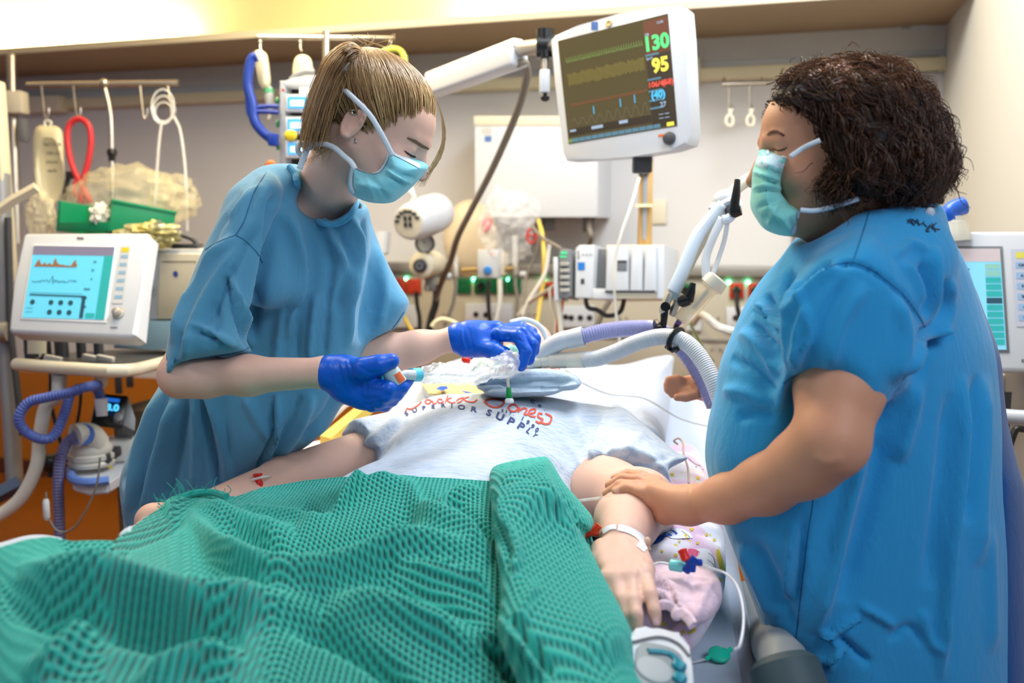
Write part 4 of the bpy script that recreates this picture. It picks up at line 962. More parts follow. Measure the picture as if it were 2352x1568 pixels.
# hoses below
def hose(label, pp, r, m, corr=True, name='breathing_hose'):
    P = path(*pp, n=10)
    if corr: P, R_ = corrugated(P, r, .009, r * .13)
    else: R_ = r
    return tag(MB().tube(P, R_, 12).build(name, m), label, 'hose')
M_bhose = mat('blue_hose', lin(84, 104, 178), .4); M_phose = mat('violet_grey_hose', lin(104, 104, 150), .4)
hose('blue corrugated hose looped under the ventilator tray', [(225, 885, 2.55), (200, 888, 2.5), (165, 900, 2.5), (110, 912, 2.5), (65, 925, 2.5), (43, 960, 2.5), (60, 992, 2.52), (100, 1009, 2.52), (128, 995, 2.54), (148, 950, 2.56), (166, 900, 2.58), (205, 888, 2.6), (222, 892, 2.6), (232, 915, 2.62)], .0145, M_bhose)
hose('violet grey hose hanging from the humidifier to the floor', [(176, 1002, 2.6), (155, 1015, 2.6), (140, 1050, 2.6), (134, 1100, 2.6), (136, 1180, 2.6), (138, 1260, 2.6), (140, 1340, 2.62)], .016, M_phose)
hose('thick white hose curving down from the ventilator tray to the lower left', [(135, 862, 2.6), (132, 905, 2.6), (105, 935, 2.6), (92, 1000, 2.6), (84, 1070, 2.6), (50, 1140, 2.6), (0, 1182, 2.6), (-60, 1205, 2.6)], .019, M_wcab, False, 'gas_hose')
b = MB(); b.cyl(W(136, 852, 2.62), W(136, 906, 2.62), .022, .017); tag(b.build('hose_connector', M_white), 'white hose connector under the ventilator tray, left one', 'connector')
b = MB(); b.tube(path((232, 862, 2.62), (232, 878, 2.62), (222, 888, 2.62)), .018); tag(b.build('hose_connector', M_milky), 'milky elbow connector under the ventilator tray feeding the blue hose', 'connector')
b = MB(); b.cyl(W(232, 915, 2.6), W(234, 955, 2.6), .018, .015); tag(b.build('hose_connector', M_white), 'white connector hanging in front of the humidifier display', 'connector')
for lb, pp, r in (('thin black cable falling behind the blue hose loop', [(116, 855, 3.0), (118, 930, 3.0), (135, 1000, 3.0), (150, 1050, 3.0), (165, 1066, 3.0)], .006), ('thin black cable in the gap under the ventilator tray', [(186, 880, 3.0), (184, 930, 3.0), (175, 985, 3.0)], .005), ('thin clear tube hanging from the ventilator down to the floor', [(230, 1050, 2.5), (220, 1120, 2.5), (180, 1200, 2.5), (140, 1222, 2.5), (112, 1190, 2.5), (105, 1130, 2.5)], .003)):
    tag(chain_tube('cable', pp, r, M_blk if 'black' in lb else M_gcab), lb, 'cable')
b = MB(); b.lathe([(0, .006), (.01, .009), (.05, .009), (.06, .004)], W(105, 1145, 2.5), W(107, 1180, 2.5), 12); tag(b.build('tube_end', M_white), 'small white tube end dangling low in front of the orange floor', 'connector')
# humidifier
hu = thing('humidifier', 'white and blue humidifier with round water chamber under the ventilator', 'humidifier', W(230, 1100, 2.7))
hp = Plane.px((165, 1080, 2.62), (165, 1095, 2.62), (300, 1080, 2.66))
b = MB(); ctr = W(228, 1072, 2.72)
base = [W(x, y, d) for x, y, d in ((162, 1062, 2.68), (166, 1085, 2.58), (200, 1098, 2.54), (250, 1096, 2.56), (300, 1066, 2.72), (330, 1040, 2.9), (250, 1040, 2.95), (190, 1046, 2.85))]
base = [np.array([p[0], p[1], ctr[2] + .0]) for p in base]
b.poly(base, (0, 0, -.035)); bmesh.ops.bevel(b.bm, geom=b.bm.edges[:], offset=.006, segments=2, affect='EDGES'); b.build('base', M_white, hu)
b = MB(); c_ = base; rim = [p + np.array([0, 0, .004]) for p in c_[:4]]; b.tube(spline(rim, 5), .013, 8); b.build('blue_rim', mat('humid_blue', lin(104, 140, 214), .35), hu)
cc = W(212, 1062, 2.68)
b = MB(); b.lathe([(0, .0), (0, .062), (.01, .066), (.018, .060), (.022, .066), (.034, .066), (.038, .058), (.044, .060), (.060, .056), (.075, .040), (.08, .02), (.082, 0)], cc + [0, 0, -.005], cc + [0, 0, 1], 32); b.build('water_chamber', M_milky, hu)
b = MB(); b.tube(path((225, 1018, 2.66), (210, 1000, 2.64), (190, 996, 2.62), (172, 1000, 2.6)), [.034] * 25, 16); b.build('chamber_elbow', M_milky, hu)
b = MB(); b.cyl(W(190, 997, 2.60), W(202, 1000, 2.64), .030); b.build('elbow_collar', mat('collar_blue', lin(70, 110, 190), .4), hu)
b = MB(); b.box(W(262, 1030, 2.78), (.13, .10, .07), Matrix.Rotation(.3, 3, 'Z'), .02); b.build('chamber_top', M_clear2, hu)
b = MB(); b.box(W(255, 1038, 2.70), (.05, .04, .03), None, .006); b.box(W(243, 1052, 2.66), (.03, .03, .03), None, .006); b.build('latch', M_dgrey, hu)
b = MB(); b.poly([W(248, 1076, 2.560), W(254, 1066, 2.560), W(260, 1076, 2.560)]); b.build('warning_mark', M_yelp, hu, smooth=False)
dp = Plane.px((222, 908, 2.72), (212, 960, 2.68), (290, 915, 2.76))
extrude('display_housing', [(224, 902), (294, 908), (282, 976), (210, 966)], dp, .03, M_black, hu, .004)
extrude('display_cheek', [(294, 908), (312, 960), (310, 990), (282, 976)], dp, .10, M_grey, hu, .003, off=-.01)
dq = Quad(dp.at(238, 910, .001), dp.at(278, 914, .001), dp.at(268, 956, .001), dp.at(232, 952, .001))
b = MB(); b.mi = 0; dq.rect(b, 0, 0, 1, 1, 1); b.mi = 1; dq.rect(b, .05, .06, .95, .26, 2); b.mi = 2; dq.text(b, '38.0', .45, .58, .030, 2, .0014); b.build('display', [mat('display_dark', lin(10, 30, 56), .2, emit=lin(10, 34, 64), es=.6), mat('display_bar', lin(30, 96, 190), .3, emit=lin(30, 96, 190), es=1.0), mat('display_digits', lin(80, 190, 240), .3, emit=lin(80, 190, 240), es=1.4)], hu, smooth=False)
b = MB(); b.lathe([(0, .015), (.018, .013), (.02, 0)], dp.at(270, 962), dp.at(270, 962) + dp.n, 20); b.build('display_knob', M_grey, hu)
# blurred wheel / clamp low behind
b = MB(); b.sph(W(118, 1064, 3.2), (.045, .03, .035), 16); b.cyl(W(118, 1060, 3.2), W(120, 1095, 3.2), .014); tag(b.build('caster_wheel', M_black), 'black caster wheel on the floor behind the hoses', 'wheel')
for x in (272, 298): b = MB(); b.box(W(x, 878 if x == 272 else 872, 3.5), (.028, .01, .09 if x == 272 else .06), None, .004); tag(b.build('wall_slot', M_dgrey), 'dark slot plate on the orange wall panel, ' + ('left' if x == 272 else 'right') + ' one', 'plate')

# --- infusion pump tower
it = thing('pump_tower', 'infusion pump tower with blue screens behind the nurse ponytail', 'infusion pump', W(690, 400, 3.1))
pt = wplane(700, 3.0)
extrude('side_frame', rectpx(642, 185, 655, 400), pt, .14, mat('pump_frame', lin(186, 190, 196), .4), it, .004)
extrude('rack_back', rectpx(650, 195, 742, 400), pt, .10, M_dgrey, it, .004, off=-.04)
extrude('top_cover', [(644, 200), (648, 186), (672, 178), (745, 170), (745, 206)], pt, .16, M_white, it, .008)
b = MB(); b.tube(path((668, 184, 3.0), (680, 174, 3.0), (700, 166, 3.0), (722, 166, 3.0)), .010); b.build('carry_handle', M_grey, it)
MS = [mat('pump_white', lin(226, 228, 232), .35), mat('pump_screen', lin(80, 160, 220), .3, emit=lin(80, 170, 230), es=.8), mat('pump_glow', lin(220, 240, 255), .3, emit=lin(220, 240, 255), es=1.1)]
for i, y in enumerate((216, 267, 322)):
    extrude('pump_module', rectpx(654, y, 745, y + 40), pt, .12, MS[0], it, .006, off=.01)
    b = MB(); b.mi = 0; addquad(b, pt, rectpx(660, y + 6, 706, y + 33), .0125); b.mi = 1; addquad(b, pt, rectpx(667, y + 14, 698, y + 27), .014); b.build('pump_display', MS[1:], it, smooth=False)
for y in (232, 284, 336): b = MB(); b.cyl(W(640, y, 2.98), W(636, y, 2.98), .012); b.build('side_button', mat('button_green', lin(30, 140, 90), .4), it)
b = MB(); addquad(b, pt, rectpx(688, 201, 710, 215), .002); b.build('status_lamp', mat('status_lamp', (1, .95, .8), .3, emit=(1, .93, .75), es=1.3), it, smooth=False)
b = MB(); addquad(b, pt, rectpx(647, 204, 653, 209), .002); b.build('power_mark', M_redp, it, smooth=False)
ph = thing('hanger_pole', 'steel pole with cross bar holding drip bags above the pump tower', 'infusion stand', W(748, 380, 3.1))
b = MB(); b.tube([W(749, 72, 3.1), W(748, 400, 3.1)], .0125, 16); b.build('pole', M_steel, ph)
b = MB(); b.tube([W(594, 86, 3.1), W(907, 89, 3.1)], .0095, 14); b.build('cross_bar', M_steel, ph)
for x in (598, 690, 897): b = MB(); b.tube([W(x, 90, 3.1), W(x, 112, 3.08), W(x + 3, 118, 3.08)], .004); b.sph(W(x, 97, 3.09), .007, 10); b.build('hook', M_steel, ph)
def dbag(label, ol, d, ch):
    t = thing('drip_bag', label, 'infusion bag', W(ol[0][0], ol[0][1], d))
    xs = [p[0] for p in ol]; ys = [p[1] for p in ol]
    vt, fs = sdf_mesh([(S_slab(ol, d, .03, .035), 0)], W(min(xs) - 10, max(ys) + 10, d) - [.02, .06, .02], W(max(xs) + 10, min(ys) - 10, d) + [.02, .06, .02], .006)
    mesh_obj('bag', vt, fs, mat('drip_bag', lin(238, 230, 196), .2, alpha=.75, spec=.8), t)
    if ch:
        b = MB(); b.lathe([(0, 0), (.0, .012), (.02, .016), (.06, .016), (.075, .006), (.076, 0)], W(616, 200, d), W(622, 245, d), 16); b.build('drip_chamber', M_clear2, t)
        b = MB(); b.tube(path((618, 240, d), (620, 262, d), (618, 274, d)), .007); b.build('drip_spike', M_milky, t)
        b = MB(); b.tube([W(617, 205, d), W(617, 214, d)], .018, 10); b.build('green_cap', mat('cap_green', lin(90, 180, 120), .4), t)
    return t
dbag('tall drip bag with green drip chamber beside the blue bracket', [(584, 118), (600, 115), (614, 126), (620, 160), (622, 195), (612, 206), (596, 196), (588, 160)], 3.02, True)
dbag('small white drip bag behind the carrying handle', [(678, 132), (696, 124), (714, 134), (720, 160), (716, 176), (676, 178), (672, 158)], 3.08, False)
tag(chain_tube('warning_tag', [(877, 134, 3.06), (880, 120, 3.06), (897, 113, 3.06), (914, 114, 3.06), (925, 124, 3.06), (929, 140, 3.06), (920, 150, 3.06)], .011, mat('tag_yellow', lin(206, 202, 80), .5)), 'yellow ring tag hanging at the right end of the cross bar', 'tag')
b = MB(); b.sph(W(668, 311, 2.95), (.022, .01, .018), 14); tag(b.build('yellow_sticker', M_yelp), 'round yellow sticker between two pump displays', 'sticker')
bb = MB()
bb.tube(path((590, 130, 2.95), (578, 136, 2.95), (571, 165, 2.95), (570, 200, 2.95), (580, 240, 2.95), (584, 275, 2.95), (600, 300, 2.95), (622, 318, 2.95), (634, 322, 2.95)), .016, 12)
bb.tube(path((573, 200, 2.95), (568, 225, 2.95), (572, 262, 2.95), (582, 268, 2.95), (584, 250, 2.95)), .007, 10)
bb.tube(path((583, 256, 2.95), (610, 256, 2.95), (640, 258, 2.95)), .008, 8); bb.tube(path((583, 248, 2.95), (610, 244, 2.95), (640, 244, 2.95)), .007, 8)
bb.box(W(628, 321, 2.95), (.03, .04, .04), None, .005)
tag(bb.build('blue_bracket', M_blue), 'dark blue curved plastic bracket left of the pump tower', 'bracket')
b = MB(); b.sph(W(622, 375, 2.9), (.014, .012, .010), 12); b.cyl(W(618, 378, 2.9), W(617, 392, 2.9), .014, .012); b.tube([W(618, 386, 2.9), W(634, 392, 2.94), W(652, 390, 3.0)], .005); tag(b.build('syringe_cap', M_orgc), 'orange connector cap above the nurse shoulder', 'cap')

# ================================================================== RIGHT VENTILATOR
rv = thing('ventilator', 'white ventilator with large cyan list screen at the right edge', 'ventilator', W(2300, 1000, 2.2))
q2 = Plane.px((2200, 560, 2.20), (2200, 820, 2.18), (2340, 560, 2.12))
extrude('screen_housing', [(2150, 531), (2420, 531), (2424, 540), (2424, 845), (2414, 854), (2150, 852)], q2, .05, M_white, rv, .01, seg=3)
sq = Quad(q2.at(2150, 571, .0045), q2.at(2297, 571, .0045), q2.at(2312, 803, .0045), q2.at(2150, 803, .0045))
extrude('screen_bezel', [(2150, 565), (2302, 565), (2318, 809), (2150, 809)], q2, .003, M_grey, rv, .001, off=.003)
b = MB(); b.poly([sq.p(0, 0), sq.p(1, 0), sq.p(1, 1), sq.p(0, 1)]); b.build('screen', sg('vent2_cyan', (120, 190, 214)), rv, smooth=False)
b = MB(); b.mi = 0; sq.rect(b, 0, 0, 1, .13, 1); b.mi = 1
for i in range(12):
    b.mi = 3 if i == 5 else (6 if i < 2 else 1); v = .15 + i * .068; sq.rect(b, .76 - 0 * i, v, .985, v + .055, 2)
b.mi = 3; sq.text(b, '27', .48, .22, .012, 2, .0006)
b.build('screen_graphics', [sg('vent2_header', (176, 164, 166))] + VM[1:] + [sg('vent2_sage', (120, 170, 160))], rv, smooth=False)
kp = Quad(q2.at(2322, 572, .001), q2.at(2380, 572, .001), q2.at(2384, 750, .001), q2.at(2334, 750, .001))
b = MB(); b.mi = 0; kp.rect(b, 0, 0, 1, 1, 1); b.mi = 1; kp.rect(b, .18, .04, .9, .12, 2); b.mi = 2
for i in range(6): kp.rect(b, .15, .17 + i * .135, .9, .25 + i * .135, 2)
b.mi = 3
for i in range(6): kp.text(b, ('OK', 'A', 'II', '%', 'i', '+')[i], .4, .21 + i * .135, .009, 3, .0003)
pn = Quad(q2.at(2344, 822, .001), q2.at(2384, 822, .001), q2.at(2384, 836, .001), q2.at(2344, 836, .001)); pn.text(b, 'EvitaXL', .5, .5, .010, 1, .0003)
b.build('keypad', [mat('keypad_violet', lin(196, 200, 216), .5), mat('key_yellow', lin(222, 214, 90), .5), mat('keypad_blue2', lin(150, 184, 220), .5), M_dgrey], rv, smooth=False)
b = MB(); b.poly([W(2240, 900, 2.3), W(2440, 900, 2.1), W(2440, 890, 2.5), W(2240, 890, 2.6)], (0, 0, -.10)); b.build('base_unit', M_dgrey, rv, smooth=False)
b = MB(); b.box(W(2345, 872, 2.3), (.16, .12, .05), None, .01); b.build('neck_block', M_offw, rv)
b = MB(); b.tube([W(2250, 950, 2.12), W(2330, 957, 2.05), W(2460, 965, 1.98)], .0165, 14); b.build('trolley_rail', mat('rail_grey', lin(186, 190, 198), .35), rv)
b = MB(); b.box(W(2380, 1230, 2.3), (.22, .3, .9), None, .02); b.build('trolley_column', mat('column_grey', lin(150, 142, 134), .5), rv)
b = MB(); b.tube(path((2352, 985, 2.0), (2335, 985, 2.0), (2325, 1005, 2.0), (2318, 1040, 2.0), (2330, 1100, 2.0), (2345, 1130, 2.0), (2358, 1150, 2.0)), .008); tag(b.build('hanging_strap', M_black), 'black strap loop hanging from the right trolley rail', 'strap')
vv = thing('blue_elbow_valve', 'blue elbow valve on a white cap above the right ventilator', 'valve', W(2196, 520, 2.2))
b = MB(); b.tube(path((2188, 504, 2.2), (2180, 490, 2.2), (2196, 478, 2.2), (2214, 472, 2.2)), [.022] * 25, 14); b.build('elbow', mat('elbow_blue', lin(24, 86, 190), .3), vv)
b = MB(); b.lathe([(0, .022), (.012, .022), (.014, .030), (.03, .032), (.045, .036), (.06, .036), (.06, 0)], W(2188, 498, 2.2), W(2192, 540, 2.2), 24); b.build('cap', M_milky, vv)
b = MB(); b.tube([W(2100, 470, 2.3), W(2125, 462, 2.3), W(2165, 460, 2.3)], [.022, .016, .010]); tag(b.build('black_handle', M_black), 'black handle behind the gown collar of the curly haired nurse', 'handle')
b = MB(); b.tube([wp(1829, 440, .014), wp(1822, 612, .014)], .012); tag(b.build('steel_rod', M_steel), 'thin steel rod on the wall behind the right nurse chin', 'rod')
# ================================================================== BED
BU = np.array([.169, .986, 0.]); BR = np.array([.986, -.169, 0.]); BO = np.array([-.0096, 1.848, 0.])
def BP(s, t, z): p = BO + BU * s + BR * t; return np.array([p[0], p[1], z])
def bedz(s): return .80 + max(0., s - .05) * .20
M_sheet = cloth('white_sheet', lin(184, 194, 212), lin(194, 202, 218), 9, .3, .004, 700)
M_yelsheet = cloth('yellow_sheet', lin(238, 214, 140), lin(230, 204, 130), 9, .3, .004, 700)
bed = thing('hospital_bed', 'hospital bed with white sheet carrying the patient', 'bed', BP(0, 0, 0))
R_b = Matrix.Rotation(-math.atan2(.169, .986), 3, 'Z')
ss = np.linspace(-1.2, .95, 44); tt = np.linspace(-.47, .455, 25); vs = []; fs = []
rows = []
for s in ss:
    row = []
    prof = [(-.50, -.13), (-.495, -.05), (-.475, -.012), (-.455, 0)] + [(t, 0) for t in np.linspace(-.44, .425, 22)] + [(.44, 0), (.462, -.012), (.478, -.05), (.485, -.13)]
    for t, dz in prof: row.append(len(vs)); vs.append(BP(s, t, bedz(s) + dz))
    rows.append(row)
for a, b_ in zip(rows[:-1], rows[1:]):
    for k in range(len(a) - 1): fs.append((a[k], a[k + 1], b_[k + 1], b_[k]))
fs.append(tuple(rows[0])); fs.append(tuple(rows[-1][::-1]))
mesh_obj('mattress', vs, fs, M_sheet, bed)
b = MB(); b.poly([BP(-1.2, .18, .803), BP(-1.2, .437, .803), BP(-.02, .437, .803), BP(-.02, .18, .803)], (0, 0, .004)); b.build('draw_sheet', cloth('draw_sheet', lin(194, 206, 226), lin(206, 216, 230), 6, .3, .004), bed, smooth=False)
b = MB()
for s in (-.9, .6): b.box(BP(s, 0, .36), (.07, .07, .60)); b.box(BP(s, 0, .09), (.8, .08, .07), R_b, .01)
b.box(BP(-.1, 0, .64), (.86, 2.1, .07), R_b, .01); b.build('frame', mat('bed_frame', lin(180, 184, 190), .4, metal=.2), bed)
for s in (-.9, .6):
    for t in (-.36, .36): b = MB(); c = BP(s, t, .062); b.cyl(c - BR * .02, c + BR * .02, .062, n=24); b.build('caster', M_black, bed)
b = MB(); b.box(BP(1.0, 0, .70), (.9, .04, .36), R_b, .02); b.build('headboard', mat('headboard', lin(210, 208, 196), .45), bed)
b = MB(); a_ = WZ(1745, 1440, .66); b.tube([a_ + [.02, .16, .0], a_, W(1800, 1520, 1.22), W(1810, 1640, 1.15)], .034, 18); b.build('side_tube', mat('bed_tube_grey', lin(142, 150, 156), .45), bed)
b = MB(); b.lathe([(0, 0), (0, .036), (.01, .046), (.10, .050), (.14, .045), (.16, 0)], W(1795, 1512, 1.20), W(1835, 1640, 1.16), 26); b.build('tube_cap', mat('cap_slate', lin(62, 82, 90), .55), bed)
# handset
hs = thing('bed_handset', 'white and grey bed control handset with teal buttons at the bottom edge', 'handset', WZ(1520, 1568, .84))
hq = Plane.px((1470, 1500, 1.06), (1580, 1500, 1.08), (1475, 1600, .99))
extrude('shell', [(1446, 1452), (1470, 1441), (1512, 1436), (1560, 1452), (1583, 1484), (1586, 1640), (1470, 1640), (1455, 1500)], hq, .055, M_white, hs, .008, n=3)
extrude('face', [(1462, 1487), (1520, 1480), (1560, 1498), (1570, 1530), (1572, 1640), (1474, 1640)], hq, .004, mat('handset_grey', lin(140, 148, 152), .5), hs, .001, off=.003, n=3)
Mt_ = mat('teal_rubber', lin(18, 130, 150), .35)
b = MB(); b.tube([hq.at(x, y, .004) for x, y in spline2] if False else [hq.at(p[0], p[1], .004) for p in spline([(1488, 1494, 0), (1530, 1498, 0), (1552, 1512, 0), (1558, 1535, 0)], 5)], .0045, 8, flat=(1, .6)); b.build('button_strip', Mt_, hs)
for x, y in ((1559, 1531), (1560, 1560)): c = hq.at(x, y, .003); b = MB(); b.lathe([(0, .009), (.004, .0085), (.006, .006), (.0055, 0)], c, c + hq.n, 20); b.build('button', Mt_, hs)
c = hq.at(1501, 1541, .002); b = MB(); b.lathe([(0, .022), (.003, .021), (.004, .018), (.003, 0)], c, c + hq.n, 28); b.build('round_pad', mat('handset_pad', lin(166, 172, 176), .5), hs)
b = MB(); b.tube([hq.at(p[0], p[1], .002) for p in spline([(1452, 1474, 0), (1512, 1462, 0), (1556, 1476, 0), (1584, 1506, 0)], 5)], .0016, 6); b.build('seam', M_grey, hs)

# ------------------------------------------------------------------ patient
PD = np.array([-.307, -.952, 0.]); PT = np.array([.952, -.307, 0.]); PN = np.array([.02, 2.0, 0.])
def PB(s, t, z): p = PN + PD * s + PT * t; return np.array([p[0], p[1], z])
PAX = np.array([PT, -PD, [0, 0, 1.]])
def S_slabz(outline, zc, tz, D, n=5):
    pl = [tuple(p) for p in cspline([(q[0], q[1], 0) for q in outline], n)]; pl = [p[:2] for p in pl]
    xs = [p[0] for p in pl]; ys = [p[1] for p in pl]; m = 60; st = 4.
    gx = np.arange(min(xs) - m, max(xs) + m, st); gy = np.arange(min(ys) - m, max(ys) + m, st); G = poly_sd(pl, *np.meshgrid(gx, gy)).astype(np.float32)
    zf = zc if callable(zc) else (lambda x, y: zc)
    def f(P):
        x, y, d = proj(P)
        ix = np.clip((x - gx[0]) / st, 0, len(gx) - 1.001); iy = np.clip((y - gy[0]) / st, 0, len(gy) - 1.001); i = ix.astype(int); j = iy.astype(int); u = ix - i; v = iy - j
        s = ((G[j, i] * (1 - u) + G[j, i + 1] * u) * (1 - v) + (G[j + 1, i] * (1 - u) + G[j + 1, i + 1] * u) * v) * d / F
        uu = np.maximum(0, 1 - s / D); vv = (P[:, 2] - zf(x, y)) / tz
        far = np.maximum(np.maximum(gx[0] - x, x - gx[-1]), np.maximum(gy[0] - y, y - gy[-1]))
        out = (np.sqrt(uu * uu + vv * vv + 1e-9) - 1) * min(tz, D) * .8
        return np.where(far > 0, np.maximum(out, 0) + np.maximum(far, 0) * d / F + .02, out)
    return f
def finger(items, js, r0, r1, k=.004):
    """js = joint positions from knuckle to tip"""
    n = len(js); rs = np.linspace(r0, r1, n)
    for i in range(n - 1): items.append((S_cone(js[i], js[i + 1], rs[i], rs[i + 1]), k))
def Wl(*pp): return [W(*p) for p in pp]
def head_items(C, fwd, up, sc=1., neck=None, kn=.02, ear=True, eyes=True):
    """head with cranium, jaw, brow, nose, lids and ears; fwd and up are directions"""
    f = nrm(fwd); u = nrm(np.array(up) - f * (np.array(up) @ f)); l = np.cross(u, f)   # l = person's left
    AX = np.array([l, f, u]); C = np.array(C, float)
    def q(x, y, z): return C + sc * (l * x + f * y + u * z)
    it = [(S_ell(q(0, -.008, .038), np.array([.076, .098, .081]) * sc, AX), .01),
          (S_ell(q(0, .040, -.012), np.array([.062, .055, .078]) * sc, AX), .02),
          (S_ell(q(0, .052, .040), np.array([.058, .040, .045]) * sc, AX), .02)]
    for s in (-1, 1):
        it += [(S_cone(q(s * .058, .005, -.035), q(s * .022, .076, -.077), .017 * sc, .013 * sc), .022),
               (S_ell(q(s * .038, .066, -.020), np.array([.025, .025, .024]) * sc, AX), .014),
               (S_cone(q(s * .012, .092, .030), q(s * .045, .077, .028), .009 * sc, .007 * sc), .010)]
    it += [(S_cone(q(-.014, .080, -.080), q(.014, .080, -.080), .014 * sc), .015),
           (S_cone(q(0, .094, .022), q(0, .117, -.020), .0065 * sc, .0095 * sc), .008)]
    for s in (-1, 1):
        it += [(S_ell(q(s * .011, .108, -.022), np.array([.008, .009, .006]) * sc, AX), .004)]
        if eyes:
            it += [(S_ell(q(s * .032, .101, .010), np.array([.019, .016, .012]) * sc, AX), .008, 'sub'),
                   (S_ell(q(s * .032, .078, .008), np.array([.0155, .0135, .0130]) * sc, AX), .003)]
    it += [(S_ell(q(0, .100, -.046), np.array([.024, .010, .006]) * sc, AX), .006), (S_ell(q(0, .098, -.057), np.array([.020, .010, .006]) * sc, AX), .006),
           (S_cone(q(-.02, .106, -.0515), q(.02, .106, -.0515), .0015 * sc), .002, 'sub')]
    if ear:
        for s in (-1, 1):
            e0 = q(s * .078, -.012, -.004); tilt = nrm(l * s * .9 - f * .45)
            ex, ey = nrm(f - tilt * (f @ tilt)), u
            EA = np.array([ex, np.cross(tilt, ex), tilt])
            it.append((S_ell(e0, np.array([.018, .031, .007]) * sc, EA), .006))
            pts = [e0 + sc * (ex * .017 * math.cos(a) + EA[1] * .030 * math.sin(a) * (1 if EA[1] @ u > 0 else -1) + tilt * .006) for a in np.linspace(.1, 5.0, 12)]
            for a, b in zip(pts[:-1], pts[1:]): it.append((S_cone(a, b, .0038 * sc), .003))
            it.append((S_ell(e0 + sc * (tilt * .010 + ex * .002), np.array([.010, .018, .007]) * sc, EA), .003, 'sub'))
            it.append((S_ell(e0 - sc * u * .027 + sc * tilt * .002, np.array([.008, .009, .005]) * sc, AX), .004))
    if neck is not None:
        it.append((S_cone(q(0, -.018, -.035), neck[0], .056 * sc, neck[1]), kn))
        if len(neck) > 2:
            it.append((S_cone(q(s * 0, .03, -.07), neck[2], .022 * sc, .016), .02))
    return it, q, (l, f, u)
def skin(name, c, c2, c3=None):
    if name in MATS: return MATS[name]
    m = mat(name, c, .48, spec=.35, sss=.12); nt = m.node_tree; b = nt.nodes['Principled BSDF']; tc = nt.nodes.new('ShaderNodeTexCoord')
    n = nt.nodes.new('ShaderNodeTexNoise'); n.inputs['Scale'].default_value = 22; n.inputs['Detail'].default_value = 5
    mx = nt.nodes.new('ShaderNodeMix'); mx.data_type = 'RGBA'; mx.inputs[6].default_value = tuple(c) + (1,); mx.inputs[7].default_value = tuple(c2) + (1,)
    nt.links.new(tc.outputs['Object'], n.inputs['Vector']); nt.links.new(n.outputs['Fac'], mx.inputs[0]); nt.links.new(mx.outputs[2], b.inputs['Base Color'])
    v = nt.nodes.new('ShaderNodeTexNoise'); v.inputs['Scale'].default_value = 420; v.inputs['Detail'].default_value = 2; nt.links.new(tc.outputs['Object'], v.inputs['Vector'])
    bp = nt.nodes.new('ShaderNodeBump'); bp.inputs['Strength'].default_value = .18; bp.inputs['Distance'].default_value = .0008; nt.links.new(v.outputs['Fac'], bp.inputs['Height']); nt.links.new(bp.outputs['Normal'], b.inputs['Normal'])
    return m
M_skinP = skin('patient_skin', lin(218, 172, 152), lin(228, 188, 172))
M_skinA = skin('nurse_skin_light', lin(232, 184, 164), lin(238, 194, 176))
M_skinB = skin('nurse_skin_warm', lin(206, 146, 114), lin(216, 158, 128))

pat = thing('patient', 'person lying in bed, grey printed T-shirt, arms out, face hidden behind a gloved hand', 'person', PB(.45, 0, .80))
pi_ = []
hi_, _, _ = head_items(W(1205, 838, 2.22), np.array([-.05, -.42, 1.]), np.array([.2, 1., .25]), .98, (PB(0., 0, 1.0), .065))
pi_ += hi_
pi_ += [(S_ell(PB(.20, 0, .94), [.19, .24, .105], PAX), .03), (S_ell(PB(.52, 0, .90), [.19, .26, .10], PAX), .05), (S_cone(PB(.05, -.15, .98), PB(.05, .15, .98), .06), .04)]
# legs under the blanket
for sgn in (-1, 1):
    hip, kn, an = PB(.72, sgn * .10, .88), PB(1.12, sgn * .11, .915), PB(1.52, sgn * .10, .86)
    pi_ += [(S_cone(hip, kn, .08, .055), .03), (S_cone(kn, an, .052, .036), .02), (S_cone(an, an + [-.02, -.04, .06], .034, .03), .02)]
# far (image-left) arm resting on the printed pillow
shL = PB(.06, -.19, .98); elL = W(655, 1112, 1.84); wrL = W(420, 1195, 1.58); haL = W(352, 1196, 1.50)
pi_ += [(S_cone(shL, elL, .068, .056), .03), (S_cone(elL, wrL, .054, .032), .02), (S_cone(wrL, haL, .034, .03), .02)]
for k, (x, y) in enumerate(((300, 1222), (308, 1232), (322, 1240), (336, 1246))): finger(pi_, [haL + [0, -.01 * k, 0], W((352 + x) / 2, y - 14, 1.46), W(x, y, 1.43)], .0095, .008)
pi_.append((S_cone(haL, W(372, 1200, 1.47), .012, .009), .01))
# near (image-right) arm coming towards the viewer
shR = PB(.05, .21, .97); elR = W(1470, 1160, 1.60); wrR = W(1428, 1240, 1.375)
pi_ += [(S_cone(shR, W(1390, 1135, 1.70), .070, .066), .03), (S_cone(W(1390, 1135, 1.70), elR, .066, .058), .03),
        (S_cone(elR, W(1440, 1195, 1.50), .060, .050), .03), (S_cone(W(1440, 1195, 1.50), wrR, .048, .0335), .025)]
pax = [nrm(W(1500, 1290, 1.27) - W(1375, 1290, 1.27)), nrm(W(1440, 1330, 1.22) - wrR), None]; pax[2] = np.cross(pax[0], pax[1])
pi_ += [(S_box(W(1430, 1285, 1.298), [.041, .052, .0155], pax, .0150), .02)]
fng = [[(1395, 1330, 1.232), (1405, 1375, 1.20), (1422, 1412, 1.185), (1432, 1432, 1.18)], [(1418, 1330, 1.222), (1428, 1378, 1.185), (1441, 1415, 1.165), (1449, 1436, 1.16)],
       [(1452, 1326, 1.220), (1456, 1380, 1.175), (1462, 1412, 1.155), (1465, 1436, 1.155)], [(1481, 1316, 1.23), (1494, 1365, 1.18), (1503, 1402, 1.163), (1507, 1426, 1.16)]]
for i, jf in enumerate(fng): finger(pi_, Wl(*jf), .0112 if i in (1, 2) else .0105, .0076)
